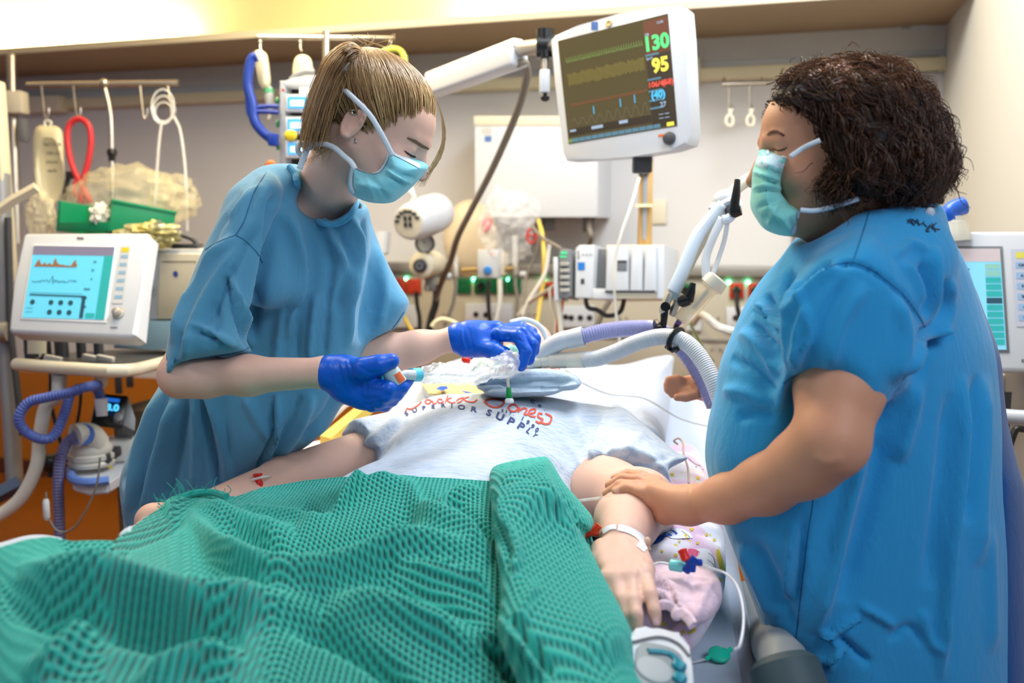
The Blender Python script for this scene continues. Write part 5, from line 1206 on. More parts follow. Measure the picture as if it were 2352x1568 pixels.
for i, jf in enumerate(fng): pi_.append((S_cone(W(1428, 1262, 1.33), W(*jf[0]), .012, .0115), .012))
finger(pi_, Wl((1385, 1262, 1.34), (1368, 1300, 1.30), (1366, 1340, 1.27)), .013, .010, .012)   # thumb tucked at the cloth side
vt, fq = sdf_mesh(pi_, [-.75, .42, .74], [.36, 2.45, 1.30], .0034, relax=2)
# knuckle dimples and tendons
vt = folds(vt, fq, [([(1440, 1270), (1430, 1325)], 5, .0012), ([(1455, 1270), (1462, 1325)], 5, .0012), ([(1470, 1275), (1486, 1315)], 5, .0010), ([(1383, 1148), (1400, 1138), (1440, 1128)], 4, -.002)])
mesh_obj('body', vt, fq, M_skinP, pat); bvP = bvh_of(vt, fq)
# finger nail
d_ = Decal(bvP, .0007); d_.fill([(1502, 1418), (1510, 1416), (1513, 1426), (1510, 1434), (1503, 1434), (1500, 1426)], 3); d_.build('nail', mat('nail_pink', lin(232, 190, 190), .25), pat)
# T-shirt
sh_ = [(S_ell(PB(.15, -.005, .955), [.235, .25, .142], PAX), .05), (S_ell(PB(.48, 0, .925), [.235, .30, .128], PAX), .08), (S_cone(PB(.035, -.15, .99), PB(.035, .17, .99), .082), .05)]
def halfspace(p, n): p = np.array(p, float); n = nrm(n); return lambda P: (P - p) @ n
def sleeve(a, b, r1, r2, cutp, cutn, k=.05):
    c = S_cone(a, b, r1, r2); h = halfspace(cutp, cutn)
    return (lambda P: -smin(-c(P), -h(P), .006), k)
cl_ = W(762, 1046, 1.94); cr_ = W(1440, 1098, 1.70)
sh_ += [sleeve(shL + [0, 0, -.01], shL + (elL - shL) * .62, .088, .092, shL + (elL - shL) * .50, elL - shL)]
sR2 = W(1470, 1060, 1.80)
sh_ += [sleeve(shR + [0, 0, -.01], W(1440, 1150, 1.66), .085, .092, W(1430, 1098, 1.70), W(1432, 1160, 1.58) - W(1430, 1080, 1.73))]
fl = S_slab([(1420, 935), (1480, 975), (1550, 1035), (1582, 1050), (1556, 1066), (1500, 1090), (1440, 1086), (1400, 1060), (1380, 990)], lambda x, y: 1.93 - (y - 950) * .0012, .06, .014)
sh_ += [(fl, .02)]
sh_ += [(S_cone(PB(-.035, 0, 1.10), PB(-.14, 0, 1.18), .072, .085), .015, 'sub')]
vt, fq = sdf_mesh(sh_, [-.66, 1.0, .78], [.50, 2.30, 1.12], .0055, relax=2)
vt = folds(vt, fq, [([(700, 1030), (760, 1010), (850, 975)], 10, .010), ([(760, 1040), (810, 1000), (880, 950)], 9, -.010), ([(820, 1060), (880, 1000), (930, 960)], 12, .012, 's'), ([(780, 1046), (800, 1020), (830, 985)], 6, .007),
    ([(1340, 1110), (1370, 1050), (1400, 1000)], 10, .012, 's'), ([(1325, 1100), (1350, 1060), (1352, 1000)], 8, -.010), ([(1310, 960), (1340, 1000), (1360, 1070)], 9, .008), ([(1230, 920), (1300, 945), (1345, 990)], 12, .006),
    ([(1400, 930), (1372, 1000), (1362, 1060)], 4, .004), ([(1180, 1005), (1250, 1040), (1300, 1080)], 12, .006), ([(1290, 1010), (1330, 1060), (1338, 1105)], 7, .006), ([(900, 1060), (1000, 1070), (1100, 1090)], 12, .004),
    ([(850, 1070), (870, 1040), (920, 1010)], 10, -.008), ([(950, 920), (900, 950), (850, 1000)], 12, -.006), ([(1480, 990), (1440, 1030), (1420, 1085)], 9, .006), ([(1550, 1045), (1500, 1060), (1440, 1075)], 7, -.005), ([(1390, 1080), (1345, 1112)], 5, -.008)])
def tshirt_mat():
    m = cloth('heather_grey_jersey', lin(204, 212, 226), lin(216, 222, 232), 10, .25, .003, 1100); nt = m.node_tree; b = nt.nodes['Principled BSDF']
    tc = nt.nodes.new('ShaderNodeTexCoord'); mp = nt.nodes.new('ShaderNodeMapping'); mp.inputs['Scale'].default_value = (34, 330, 120); mp.inputs['Rotation'].default_value = (0, 0, .2)
    n = nt.nodes.new('ShaderNodeTexNoise'); n.inputs['Scale'].default_value = 1.; n.inputs['Detail'].default_value = 4; nt.links.new(tc.outputs['Object'], mp.inputs['Vector']); nt.links.new(mp.outputs['Vector'], n.inputs['Vector'])
    r = nt.nodes.new('ShaderNodeValToRGB'); r.color_ramp.elements[0].position = .36; r.color_ramp.elements[0].color = lin(166, 186, 210) + (1,); r.color_ramp.elements[1].position = .54; r.color_ramp.elements[1].color = lin(200, 208, 220) + (1,)
    nt.links.new(n.outputs['Fac'], r.inputs['Fac']); nt.links.new(r.outputs['Color'], b.inputs['Base Color']); return m
shirt = mesh_obj('t_shirt', vt, fq, tshirt_mat(), pat); bvS = bvh_of(vt, fq)
# print on the chest
ink = Decal(bvS, .0012)
RD = [([(1002, 906), (985, 908), (974, 916), (962, 930), (945, 940), (934, 938)], 3.5), ([(936, 930), (940, 920), (958, 914), (972, 911)], 3.2),
      ([(991, 921), (982, 918), (977, 924), (984, 928), (993, 922), (996, 928), (1003, 926)], 3), ([(1017, 919), (1009, 917), (1005, 923), (1012, 926), (1020, 922)], 3), ([(1030, 905), (1026, 918), (1023, 926)], 3), ([(1038, 914), (1027, 919), (1038, 926), (1046, 924)], 3),
      ([(1048, 921), (1056, 916), (1066, 914), (1058, 923), (1050, 926)], 3), ([(1078, 912), (1066, 916), (1072, 922), (1088, 924), (1096, 918)], 3),
      ([(1112, 926), (1120, 918), (1140, 917), (1160, 922), (1174, 921)], 4.5), ([(1160, 922), (1152, 932), (1138, 936), (1124, 932), (1114, 924)], 4),
      ([(1176, 930), (1168, 936), (1172, 944), (1184, 945), (1190, 937), (1182, 930), (1176, 930)], 4), ([(1194, 936), (1190, 948)], 4), ([(1192, 944), (1204, 938), (1210, 943), (1204, 952), (1212, 953)], 4),
      ([(1214, 951), (1228, 948), (1228, 940), (1216, 944), (1216, 955), (1230, 958)], 4.2), ([(1246, 952), (1238, 950), (1236, 958), (1246, 964), (1240, 972), (1230, 968)], 4.5),
      ([(1252, 950), (1266, 958), (1262, 972), (1250, 974), (1240, 968)], 4.5), ([(935, 940), (930, 946)], 2.5)]
for pts, w_ in RD: ink.strip(pts, w_, 4, 1)
ink.build('red_print', mat('print_red', lin(206, 78, 62), .7), shirt)
ink = Decal(bvS, .0012)
for ch_, x, y, sz, an, sx in (('S', 934, 951, 17, -.55, 1), ('U', 953, 943, 17, -.42, 1), ('P', 974, 938, 16, -.28, 1), ('E', 995, 935, 15, -.16, 1), ('R', 1018, 932, 15, -.05, 1.1), ('I', 1038, 933, 15, .03, 1.2), ('O', 1060, 936, 18, .10, 1.2), ('R', 1088, 941, 19, .22, 1.2),
    ('S', 1123, 949, 22, .35, 1.1), ('U', 1148, 958, 25, .45, 1.1), ('P', 1173, 969, 27, .52, 1.1), ('P', 1196, 980, 26, .62, 1.1), ('L', 1214, 990, 20, .75, .9), ('Y', 1228, 1000, 16, .9, .8),
    ('E', 1154, 944, 9, .2, 1), ('S', 1163, 946, 9, .3, 1), ('T', 1172, 950, 9, .35, 1), ('.', 1180, 952, 10, .4, 1), ('1', 1200, 962, 15, .5, 1), ('9', 1212, 971, 15, .55, 1), ('9', 1223, 980, 15, .6, 1), ('0', 1233, 988, 15, .65, 1), ('C', 1223, 923, 12, .3, 1.2), ('o', 1240, 932, 12, .5, 1.2), ('.', 1252, 940, 12, .5, 1)):
    ink.glyphs(ch_, x, y, sz, an, sz * .035, sx, .8 if x < 1100 else .9)
ink.build('navy_print', mat('print_navy', lin(50, 62, 116), .7), shirt)

# ------------------------------------------------------------------ pillows
def printed(name):
    """pale pink cotton with little yellow stars and specks"""
    m = cloth(name, lin(232, 214, 228), lin(224, 200, 222), 9, .35, .004, 800); nt = m.node_tree; b = nt.nodes['Principled BSDF']; tc = nt.nodes.new('ShaderNodeTexCoord')
    v = nt.nodes.new('ShaderNodeTexVoronoi'); v.inputs['Scale'].default_value = 46; nt.links.new(tc.outputs['Object'], v.inputs['Vector'])
    lt = nt.nodes.new('ShaderNodeMath'); lt.operation = 'LESS_THAN'; lt.inputs[1].default_value = .16; nt.links.new(v.outputs['Distance'], lt.inputs[0])
    mx = nt.nodes.new('ShaderNodeMix'); mx.data_type = 'RGBA'; mx.inputs[7].default_value = lin(232, 200, 60) + (1,); nt.links.new(lt.outputs[0], mx.inputs[0])
    n = nt.nodes.new('ShaderNodeTexNoise'); n.inputs['Scale'].default_value = 9; r = nt.nodes.new('ShaderNodeValToRGB'); r.color_ramp.elements[0].position = .47; r.color_ramp.elements[0].color = lin(234, 196, 222) + (1,); r.color_ramp.elements[1].position = .55; r.color_ramp.elements[1].color = lin(238, 234, 244) + (1,)
    nt.links.new(tc.outputs['Object'], n.inputs['Vector']); nt.links.new(n.outputs['Fac'], r.inputs['Fac']); nt.links.new(r.outputs['Color'], mx.inputs[6]); nt.links.new(mx.outputs[2], b.inputs['Base Color']); return m
M_print = printed('childrens_print_cotton')
CMP = [mat('print_yellow', lin(228, 200, 50), .8), mat('print_blue', lin(36, 86, 180), .8), mat('print_pink', lin(222, 90, 130), .8), mat('print_line', lin(40, 40, 60), .8), mat('print_white', lin(240, 240, 248), .8)]
def star(dc, x, y, r, a=0): dc.fill([(x + (r if k % 2 == 0 else r * .45) * math.cos(a + k * PI / 5), y + (r if k % 2 == 0 else r * .45) * math.sin(a + k * PI / 5)) for k in range(10)])
def moon(dc, pts): dc.fill(pts, 3)
def pillow_right():
    ol = [(1440, 1010), (1520, 1022), (1560, 1008), (1600, 1018), (1616, 1060), (1640, 1130), (1658, 1200), (1668, 1290), (1660, 1370), (1628, 1440), (1592, 1490), (1560, 1500), (1500, 1470), (1420, 1440), (1370, 1330), (1380, 1200), (1400, 1100)]
    vt, fq = sdf_mesh([(S_slabz(ol, .865, .062, .10), 0)], [.02, .85, .78], [.62, 2.3, .96], .006)
    vt = folds(vt, fq, [([(1660, 1230), (1640, 1215), (1600, 1205), (1540, 1200)], 8, .007), ([(1590, 1490), (1600, 1440), (1640, 1400)], 8, -.006), ([(1520, 1470), (1560, 1440), (1590, 1400)], 8, .006), ([(1490, 1210), (1540, 1240), (1560, 1260)], 8, .005), ([(1655, 1250), (1630, 1230), (1590, 1222)], 5, -.005)])
    o = mesh_obj('printed_pillow', vt, fq, M_print); tag(o, 'pink children\'s print pillow with moons and stars under the near hand', 'pillow'); bv = bvh_of(vt, fq)
    dc = Decal(bv, .0012)
    dc.m = 4
    for bl in ([(1530, 1222), (1556, 1214), (1580, 1222), (1590, 1236), (1565, 1238), (1540, 1236)], [(1600, 1262), (1626, 1262), (1636, 1280), (1640, 1300), (1615, 1296), (1596, 1280)]): dc.fill(bl, 3)
    dc.m = 0
    moon(dc, [(1577, 1057), (1590, 1062), (1602, 1072), (1622, 1072), (1622, 1086), (1608, 1086), (1590, 1078), (1580, 1068)])
    moon(dc, [(1650, 1262), (1660, 1290), (1664, 1318), (1655, 1312), (1648, 1290), (1644, 1268)])
    moon(dc, [(1586, 1438), (1596, 1440), (1596, 1450), (1584, 1456), (1578, 1452), (1588, 1448)])
    for x, y, r in ((1544, 1090, 6), (1602, 1098, 6), (1600, 1112, 4), (1558, 1125, 4), (1576, 1236, 4), (1602, 1248, 5), (1560, 1244, 4), (1588, 1216, 6), (1552, 1276, 6), (1566, 1278, 5), (1520, 1267, 5), (1575, 1230, 5), (1652, 1333, 8), (1569, 1452, 7), (1524, 1434, 8), (1640, 1240, 5), (1622, 1228, 5)): star(dc, x, y, r, r)
    dc.m = 1
    dc.fill([(1494, 1246), (1502, 1234), (1516, 1230), (1528, 1232), (1520, 1242), (1504, 1250)], 3); dc.fill([(1524, 1224), (1536, 1216), (1550, 1220), (1556, 1228), (1540, 1232), (1526, 1232)], 3)
    dc.m = 2; dc.fill([(1580, 1262), (1594, 1262), (1606, 1268), (1604, 1276), (1592, 1282), (1582, 1276)], 3)
    dc.m = 3; dc.strip([(1580, 1052), (1596, 1066), (1610, 1070)], 1); dc.strip([(1626, 1270), (1638, 1282), (1640, 1298), (1632, 1292), (1624, 1286)], 1.2); dc.strip([(1560, 1216), (1570, 1224), (1584, 1236), (1566, 1238)], 1.2)
    for x, y in ((1597, 1072), (1612, 1078)): dc.strip([(x, y), (x + 3, y + 1)], 1.6)
    dc.build('pillow_print', CMP, o); return bv
bvPR = pillow_right()
def pillow_left():
    ol = [(742, 1008), (700, 1022), (650, 1062), (600, 1086), (556, 1120), (520, 1150), (470, 1200), (520, 1260), (640, 1220), (760, 1130), (830, 1060), (800, 1010)]
    vt, fq = sdf_mesh([(S_slabz(ol, .87, .062, .09), 0)], [-.95, 1.3, .78], [-.2, 2.4, .97], .006)
    o = mesh_obj('printed_pillow', vt, fq, M_print); tag(o, 'pink children\'s print pillow under the far arm beside the masked ponytail nurse', 'pillow'); bv = bvh_of(vt, fq)
    dc = Decal(bv, .0012); dc.m = 0
    moon(dc, [(640, 1066), (652, 1070), (664, 1062), (677, 1052), (684, 1058), (682, 1070), (668, 1078), (652, 1076)])
    for x, y, r in ((695, 1035, 4), (678, 1041, 5), (703, 1048, 6), (634, 1084, 5), (612, 1096, 4), (560, 1122, 8), (545, 1134, 5), (584, 1106, 6)): star(dc, x, y, r, r)
    dc.m = 3; dc.strip([(655, 1069), (660, 1067)], 1.5); dc.strip([(686, 1060), (692, 1058), (698, 1058)], 1.4); dc.m = 1; dc.fill([(706, 1012), (716, 1008), (728, 1010), (726, 1016), (712, 1018)], 3)
    dc.build('pillow_print', CMP, o); return bv
bvPL = pillow_left()
ol = [(980, 860), (1100, 812), (1230, 800), (1400, 838), (1500, 820), (1546, 816), (1545, 850), (1530, 1000), (1520, 1026), (1470, 1015), (1380, 975), (1200, 960), (1000, 935)]
vt, fq = sdf_mesh([(S_slabz(ol, lambda x, y: .99 + (930 - np.clip(y, 800, 1050)) * .0003, .075, .12), 0)], [-.4, 1.75, .86], [.62, 2.95, 1.12], .007)
vt = folds(vt, fq, [([(1330, 870), (1380, 900), (1420, 960)], 14, -.012), ([(1540, 830), (1480, 870), (1440, 900)], 10, .008), ([(1525, 1010), (1480, 980), (1440, 960)], 10, .008)])
tag(mesh_obj('head_pillow', vt, fq, M_sheet), 'white pillow under the patient\'s head at the top of the bed', 'pillow')
# towels
M_tow = cloth('grey_blue_towel', lin(168, 190, 206), lin(182, 200, 214), 30, .5, .003, 420)
tw = [(S_slab([(1092, 872), (1120, 858), (1175, 852), (1240, 846), (1300, 852), (1330, 868), (1324, 884), (1230, 882), (1105, 886)], 1.94, .07, .009), 0), (S_slab([(1104, 882), (1230, 876), (1328, 876), (1330, 888), (1312, 896), (1240, 898), (1116, 899)], 1.925, .07, .009), .002), (S_slab([(1114, 895), (1180, 890), (1270, 890), (1296, 894), (1262, 908), (1200, 912), (1150, 914), (1118, 907)], 1.90, .06, .009), .002)]
vt, fq = sdf_mesh(tw, [-.2, 1.75, .98], [.25, 2.1, 1.18], .004)
vt = folds(vt, fq, [([(1150, 884), (1230, 886), (1310, 878)], 4, -.008), ([(1170, 896), (1240, 892), (1290, 888)], 3.5, -.006), ([(1140, 872), (1220, 868), (1300, 866)], 4, .004), ([(1160, 878), (1240, 878), (1300, 872)], 3, .004)], frontonly=False)
tag(mesh_obj('folded_towel', vt, fq, M_tow), 'folded grey blue towel lying at the patient\'s neck under the catheter', 'towel')
M_pink = cloth('pink_terry', lin(232, 200, 218), lin(238, 212, 226), 60, .6, .004, 330)
ol = [(1480, 1320), (1500, 1300), (1560, 1290), (1620, 1300), (1652, 1330), (1660, 1370), (1650, 1400), (1628, 1424), (1590, 1436), (1560, 1410), (1520, 1390), (1490, 1370)]
vt, fq = sdf_mesh([(S_slabz(ol, lambda x, y: .935 - (y - 1350) * .0001, .024, .03), 0)], [.12, .9, .86], [.45, 1.6, .98], .004)
vt = folds(vt, fq, [([(1500, 1340), (1540, 1350), (1560, 1400), (1580, 1430)], 7, .007, 's'), ([(1600, 1300), (1590, 1340), (1600, 1400)], 9, -.004), ([(1640, 1330), (1610, 1380), (1600, 1420)], 8, .005)])
o_ = tag(mesh_obj('pink_towel', vt, fq, M_pink), 'rolled pale pink towel under the patient\'s fingers on the printed pillow', 'towel'); bvT = bvh_of(vt, fq)
b = MB(); b.tube(path((1505, 1392, 1.17), (1530, 1388, 1.17), (1548, 1398, 1.165), (1552, 1412, 1.155), (1566, 1408, 1.155), (1582, 1420, 1.14), (1592, 1436, 1.13)), .0045, 8, flat=(1, 1.6)); b.build('hem', M_pink, o_)
# bedding left of the neck
b = MB(); b.poly([WZ(968, 880, 1.075), WZ(1120, 878, 1.075), WZ(1120, 908, 1.065), WZ(985, 903, 1.065)], (0, 0, -.004)); bc = tag(b.build('printed_cloth', M_yelsheet, smooth=False), 'yellowish cloth with blue print between the glove and the grey towel', 'cloth')
b = MB(); z_ = .004
for pl_ in ([(1000, 893), (1012, 886), (1026, 886), (1030, 892), (1016, 897)], [(1056, 896), (1075, 899), (1090, 902), (1070, 903)]): b.poly([WZ(x, y, 1.079) for x, y in pl_])
b.build('cloth_print', CMP[1], bc, smooth=False)
b = MB(); b.poly([W(735, 1000, 2.3), W(856, 902, 2.45), W(872, 908, 2.45), W(760, 1006, 2.28)], (0, 0, -.03)); tag(b.build('yellow_strap', mat('strap_yellow', lin(240, 206, 96), .6), smooth=False), 'wide yellow strap along the far side of the mattress', 'strap')
tag(chain_tube('cable', [(740, 985, 2.35), (790, 935, 2.38), (820, 915, 2.4), (850, 880, 2.45)], .006, M_clear2), 'thin clear tube along the far mattress edge', 'tubing')
tag(chain_tube('cable', [(815, 935, 2.3), (825, 925, 2.3), (832, 905, 2.3)], .006, M_blue), 'short blue tube at the far mattress edge below the gloved hand', 'tubing')

# ------------------------------------------------------------------ green waffle blanket
CTRL = [(0, 1258, 1.09), (-300, 1330, 1.02), (-300, 1600, .98), (110, 1232, 1.085), (170, 1243, 1.08), (260, 1240, 1.07), (390, 1152, 1.03), (440, 1133, 1.025), (540, 1142, 1.01), (600, 1122, 1.0), (780, 1096, 1.03), (920, 1093, 1.05), (1120, 1106, 1.05), (1240, 1110, 1.05), (1330, 1200, .99), (1400, 1330, .965), (1460, 1460, .945), (1480, 1600, .93),
        (560, 1250, 1.03), (760, 1290, 1.03), (1000, 1270, 1.045), (200, 1320, 1.09), (400, 1400, 1.06), (700, 1420, 1.03), (1000, 1450, 1.01), (1250, 1450, .985), (0, 1568, 1.05), (400, 1568, 1.02), (800, 1568, 1.0), (1200, 1568, .96), (0, 1900, 1.0), (700, 1900, .97), (1300, 1900, .91), (-300, 1900, .95), (1600, 1800, .86), (1560, 1500, .86)]
_C = np.array(CTRL)
def _rbf(x, y): return np.sqrt((x / 100.) ** 2 + (y / 60.) ** 2 + .5)
_A = _rbf(_C[:, None, 0] - _C[None, :, 0], _C[:, None, 1] - _C[None, :, 1]); _m = _C[:, 2].mean()
_w = np.linalg.solve(_A + np.eye(len(_C)) * .002, _C[:, 2] - _m)
def zbl(x, y):
    x = np.asarray(x, float); y = np.asarray(y, float); r = np.zeros(np.broadcast(x, y).shape) + _m
    for c, w in zip(_C, _w): r = r + w * _rbf(x - c[0], y - c[1])
    return r
TOP = np.array([(-330, 1345), (-150, 1300), (0, 1256), (60, 1238), (110, 1232), (170, 1240), (262, 1240), (330, 1190), (392, 1150), (440, 1133), (480, 1130), (540, 1140), (600, 1120), (700, 1103), (780, 1095), (920, 1092), (1040, 1098), (1122, 1104), (1200, 1100), (1262, 1100), (1310, 1140), (1352, 1210), (1378, 1290), (1400, 1340), (1440, 1420), (1460, 1470), (1480, 1560), (1490, 1700)], float)
BF = [  # hills and valleys in the cloth, as they run in the photo
    ([(450, 1155), (520, 1190), (620, 1222), (680, 1218)], 16, .012), ([(680, 1218), (740, 1190), (800, 1150), (900, 1112), (960, 1105)], 16, .013), ([(690, 1160), (740, 1182), (790, 1150)], 14, -.012),
    ([(520, 1170), (600, 1180), (700, 1190), (730, 1195)], 10, .007), ([(840, 1120), (800, 1160), (760, 1185)], 9, .008), ([(500, 1210), (560, 1240), (660, 1270), (800, 1240), (900, 1190), (1000, 1140)], 26, -.022),
    ([(430, 1170), (470, 1230), (520, 1300), (600, 1345), (720, 1355), (820, 1330), (900, 1290), (1000, 1262), (1100, 1262)], 20, .022), ([(560, 1280), (660, 1310), (780, 1290), (880, 1250)], 26, -.018),
    ([(940, 1110), (960, 1150), (1000, 1190), (1080, 1230), (1130, 1290)], 18, .012), ([(1020, 1150), (1080, 1190), (1130, 1240)], 14, -.014), ([(1040, 1180), (1020, 1160), (1050, 1140), (1110, 1130)], 12, .008),
    ([(900, 1310), (1000, 1320), (1080, 1350), (1140, 1400)], 14, .008), ([(860, 1350), (980, 1360), (1060, 1400), (1120, 1440)], 14, -.007), ([(1000, 1290), (1060, 1320), (1130, 1380)], 9, .006),
    ([(40, 1310), (200, 1330), (330, 1366), (450, 1397), (600, 1405), (740, 1400)], 26, .018), ([(0, 1380), (120, 1392), (250, 1410), (400, 1446), (560, 1475)], 40, -.020),
    ([(60, 1568), (150, 1500), (200, 1440), (260, 1390)], 30, .010), ([(640, 1420), (760, 1450), (880, 1520), (960, 1600)], 26, -.014), ([(560, 1500), (440, 1540), (300, 1600)], 30, .014), ([(740, 1400), (860, 1400), (980, 1440), (1100, 1500)], 26, .012),
    ([(1100, 1460), (1150, 1500), (1190, 1568)], 16, -.014), ([(1160, 1440), (1200, 1480), (1240, 1568)], 14, .014, 's'), ([(440, 1180), (400, 1200), (330, 1230), (250, 1260)], 14, -.008), ([(430, 1140), (400, 1160), (380, 1185)], 10, .008), ([(130, 1240), (200, 1262), (300, 1262)], 14, -.008)]
def waffle(me_uv, P, N, cell=.0068, depth=.0034):
    u, v = me_uv[:, 0] / cell, me_uv[:, 1] / cell
    pit = (np.sin(PI * u) ** 2) * (np.sin(PI * v) ** 2)
    return P - N * (np.clip(pit * 1.35, 0, 1) * depth)[:, None]
st = 2.4
gx = np.arange(-330, 1490, st); 
ytop = np.interp(gx, TOP[:, 0], TOP[:, 1]); ny = 520
T_ = np.linspace(0, 1, ny) ** 1.15; YB = 1760
GX = np.repeat(gx[:, None], ny, 1); GY = ytop[:, None] + (YB - ytop[:, None]) * T_[None]
ZB = zbl(GX, GY); r_ = FWD[None, None] + RGT * ((GX - 1176) / F)[..., None] - UPV * ((GY - 784) / F)[..., None]
P_ = CP + r_ * ((ZB - CAMZ) / r_[..., 2])[..., None]
def grid_faces(nx, ny, off=0):
    i, j = np.meshgrid(np.arange(nx - 1), np.arange(ny - 1), indexing='ij'); a = (i * ny + j).ravel() + off
    return np.stack([a, a + 1, a + ny + 1, a + ny], 1)
fq = grid_faces(len(gx), ny); pv = P_.reshape(-1, 3)
def foldz(P, lst, gain=1.):
    px, py, d = proj(P); H = np.zeros(len(P))
    for fo in lst:
        pts, w, h = fo[:3]; pl = np.array([p[:2] for p in spline([(p[0], p[1], 0) for p in pts], 5)])
        m = (px > pl[:, 0].min() - 3 * w) & (px < pl[:, 0].max() + 3 * w) & (py > pl[:, 1].min() - 3 * w) & (py < pl[:, 1].max() + 3 * w)
        if not m.any(): continue
        dd, sd, t = seg_dist(px[m], py[m], pl); tap = np.clip(np.minimum(t, 1 - t) * 4, 0, 1) ** .8; s = dd * sd / w
        H[m] += h * tap * (np.exp(-s * s) if len(fo) < 4 else (np.exp(-(s + .75) ** 2 * 1.2) - .8 * np.exp(-(s - .55) ** 2 * 2.2)))
    return H
edge = np.clip((GY - ytop[:, None]) / 26., 0, 1).ravel()
pv = pv + np.array([0, 0, 2.1]) * (foldz(pv, BF) * (.25 + .75 * edge))[:, None]
def uv_of(P): return np.stack([P @ np.array([.93, -.36, 0]), (P @ np.array([.36, .93, 0]) - P[:, 2] * .6) * .5], 1)
N_ = vnormals(pv, fq); N_ *= np.sign(N_[:, 2:3] + 1e-9)
ar = np.linalg.norm(np.diff(P_, axis=1), axis=2); ar = np.concatenate([np.zeros((len(gx), 1)), np.cumsum(ar, 1)], 1)
ar0 = np.cumsum(np.r_[0, np.linalg.norm(np.diff(P_[:, 200], axis=0), axis=1)]); kk = np.exp(-np.linspace(-2, 2, 61) ** 2); kk /= kk.sum()
ar = np.apply_along_axis(lambda c: np.convolve(np.pad(c, 30, 'edge'), kk, 'valid'), 0, ar)
UVB = np.stack([(P_[..., 0]).ravel(), (ar / 1.45).ravel()], 1)
pv2 = waffle(UVB, pv, N_)
# rolled hem going down at the far edge
back = pv2.reshape(len(gx), ny, 3)[:, 0]; hem = [back + np.array([0, .012, -.004]) * k + np.array([0, 0, -.012]) * k * k * .5 for k in (1, 2, 3, 4)]
allv = np.concatenate([pv2] + hem); n0 = len(pv2); fl_ = [fq]
prev = np.arange(len(gx)) * ny
for k in range(4):
    cur = n0 + k * len(gx) + np.arange(len(gx)); fl_.append(np.stack([prev[:-1], prev[1:], cur[1:], cur[:-1]], 1)); prev = cur
fqa = np.concatenate(fl_)
M_blk_ = cloth('green_waffle_cotton', lin(36, 164, 150), lin(50, 174, 160), 24, .25, .002, 520, stretch=(1, 1, 1), sheen=.3)
def weave_pits(m):
    """the honeycomb's sunken, more open cells follow the woven grid carried by the UV map (1 unit = 1 cell)"""
    nt = m.node_tree; b = nt.nodes['Principled BSDF']; uv = nt.nodes.new('ShaderNodeUVMap'); sp = nt.nodes.new('ShaderNodeSeparateXYZ'); nt.links.new(uv.outputs['UV'], sp.inputs[0]); o = []
    def M(op, a, b_=None):
        n = nt.nodes.new('ShaderNodeMath'); n.operation = op; nt.links.new(a, n.inputs[0])
        if b_ is not None:
            if isinstance(b_, float): n.inputs[1].default_value = b_
            else: nt.links.new(b_, n.inputs[1])
        return n.outputs[0]
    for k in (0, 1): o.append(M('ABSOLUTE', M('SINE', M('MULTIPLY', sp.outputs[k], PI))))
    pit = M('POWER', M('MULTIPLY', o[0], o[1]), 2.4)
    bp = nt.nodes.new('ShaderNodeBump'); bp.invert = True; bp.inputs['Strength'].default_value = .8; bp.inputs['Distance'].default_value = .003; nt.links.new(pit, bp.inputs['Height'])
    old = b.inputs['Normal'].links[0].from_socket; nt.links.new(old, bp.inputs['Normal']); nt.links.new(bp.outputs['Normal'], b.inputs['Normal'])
    mx = nt.nodes.new('ShaderNodeMix'); mx.data_type = 'RGBA'; nt.links.new(b.inputs['Base Color'].links[0].from_socket, mx.inputs[6]); mx.inputs[7].default_value = lin(8, 96, 92) + (1,)  # deeper green puts the pits' shade and thinner cloth into the colour
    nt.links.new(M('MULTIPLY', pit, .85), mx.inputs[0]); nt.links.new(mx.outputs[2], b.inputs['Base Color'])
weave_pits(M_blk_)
def set_uv(o, uv, cell=.0068):
    l = o.data.uv_layers.new(name='UVMap'); idx = np.zeros(len(o.data.loops), np.int32); o.data.loops.foreach_get('vertex_index', idx)
    l.data.foreach_set('uv', (uv[idx] / cell).astype(np.float32).ravel())
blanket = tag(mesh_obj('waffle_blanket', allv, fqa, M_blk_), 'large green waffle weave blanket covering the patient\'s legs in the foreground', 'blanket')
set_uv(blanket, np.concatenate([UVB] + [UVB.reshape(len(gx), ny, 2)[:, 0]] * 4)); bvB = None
# the turned-over edge
ol = [(1128, 1078), (1160, 1062), (1238, 1049), (1262, 1054), (1296, 1108), (1340, 1160), (1362, 1190), (1360, 1218), (1343, 1232), (1372, 1290), (1400, 1345), (1446, 1440), (1474, 1540), (1500, 1680), (1230, 1680), (1185, 1560), (1142, 1450), (1148, 1400), (1150, 1340), (1138, 1260), (1130, 1180), (1124, 1120)]
fo_ = S_slabz(ol, lambda x, y: zbl(x, y) + .008, .034, .030)
vt, fq = sdf_mesh([(fo_, 0)], [-.12, .70, .84], [.30, 1.75, 1.14], .0026, relax=4)
vt = folds(vt, fq, [([(1150, 1090), (1190, 1085), (1260, 1060)], 12, .010), ([(1140, 1140), (1150, 1200), (1175, 1260), (1170, 1320)], 12, .010, 's'), ([(1262, 1060), (1290, 1130), (1330, 1200), (1350, 1235)], 8, -.008), ([(1240, 1060), (1262, 1120), (1300, 1200), (1345, 1280)], 14, .008), ([(1150, 1120), (1180, 1100), (1230, 1090)], 8, -.006), ([(1160, 1420), (1210, 1480), (1260, 1560)], 14, -.012, 's'), ([(1180, 1430), (1200, 1400), (1230, 1330)], 14, .006)])
uv = np.stack([vt @ np.array([.985, .17, 0]), (vt @ np.array([-.17, .985, 0]) - vt[:, 2] * .7) * .55], 1)
N_ = vnormals(vt, fq); vt = waffle(uv, vt, N_, .0068, .0034)
set_uv(mesh_obj('turned_edge', vt, fq, M_blk_, blanket), uv)
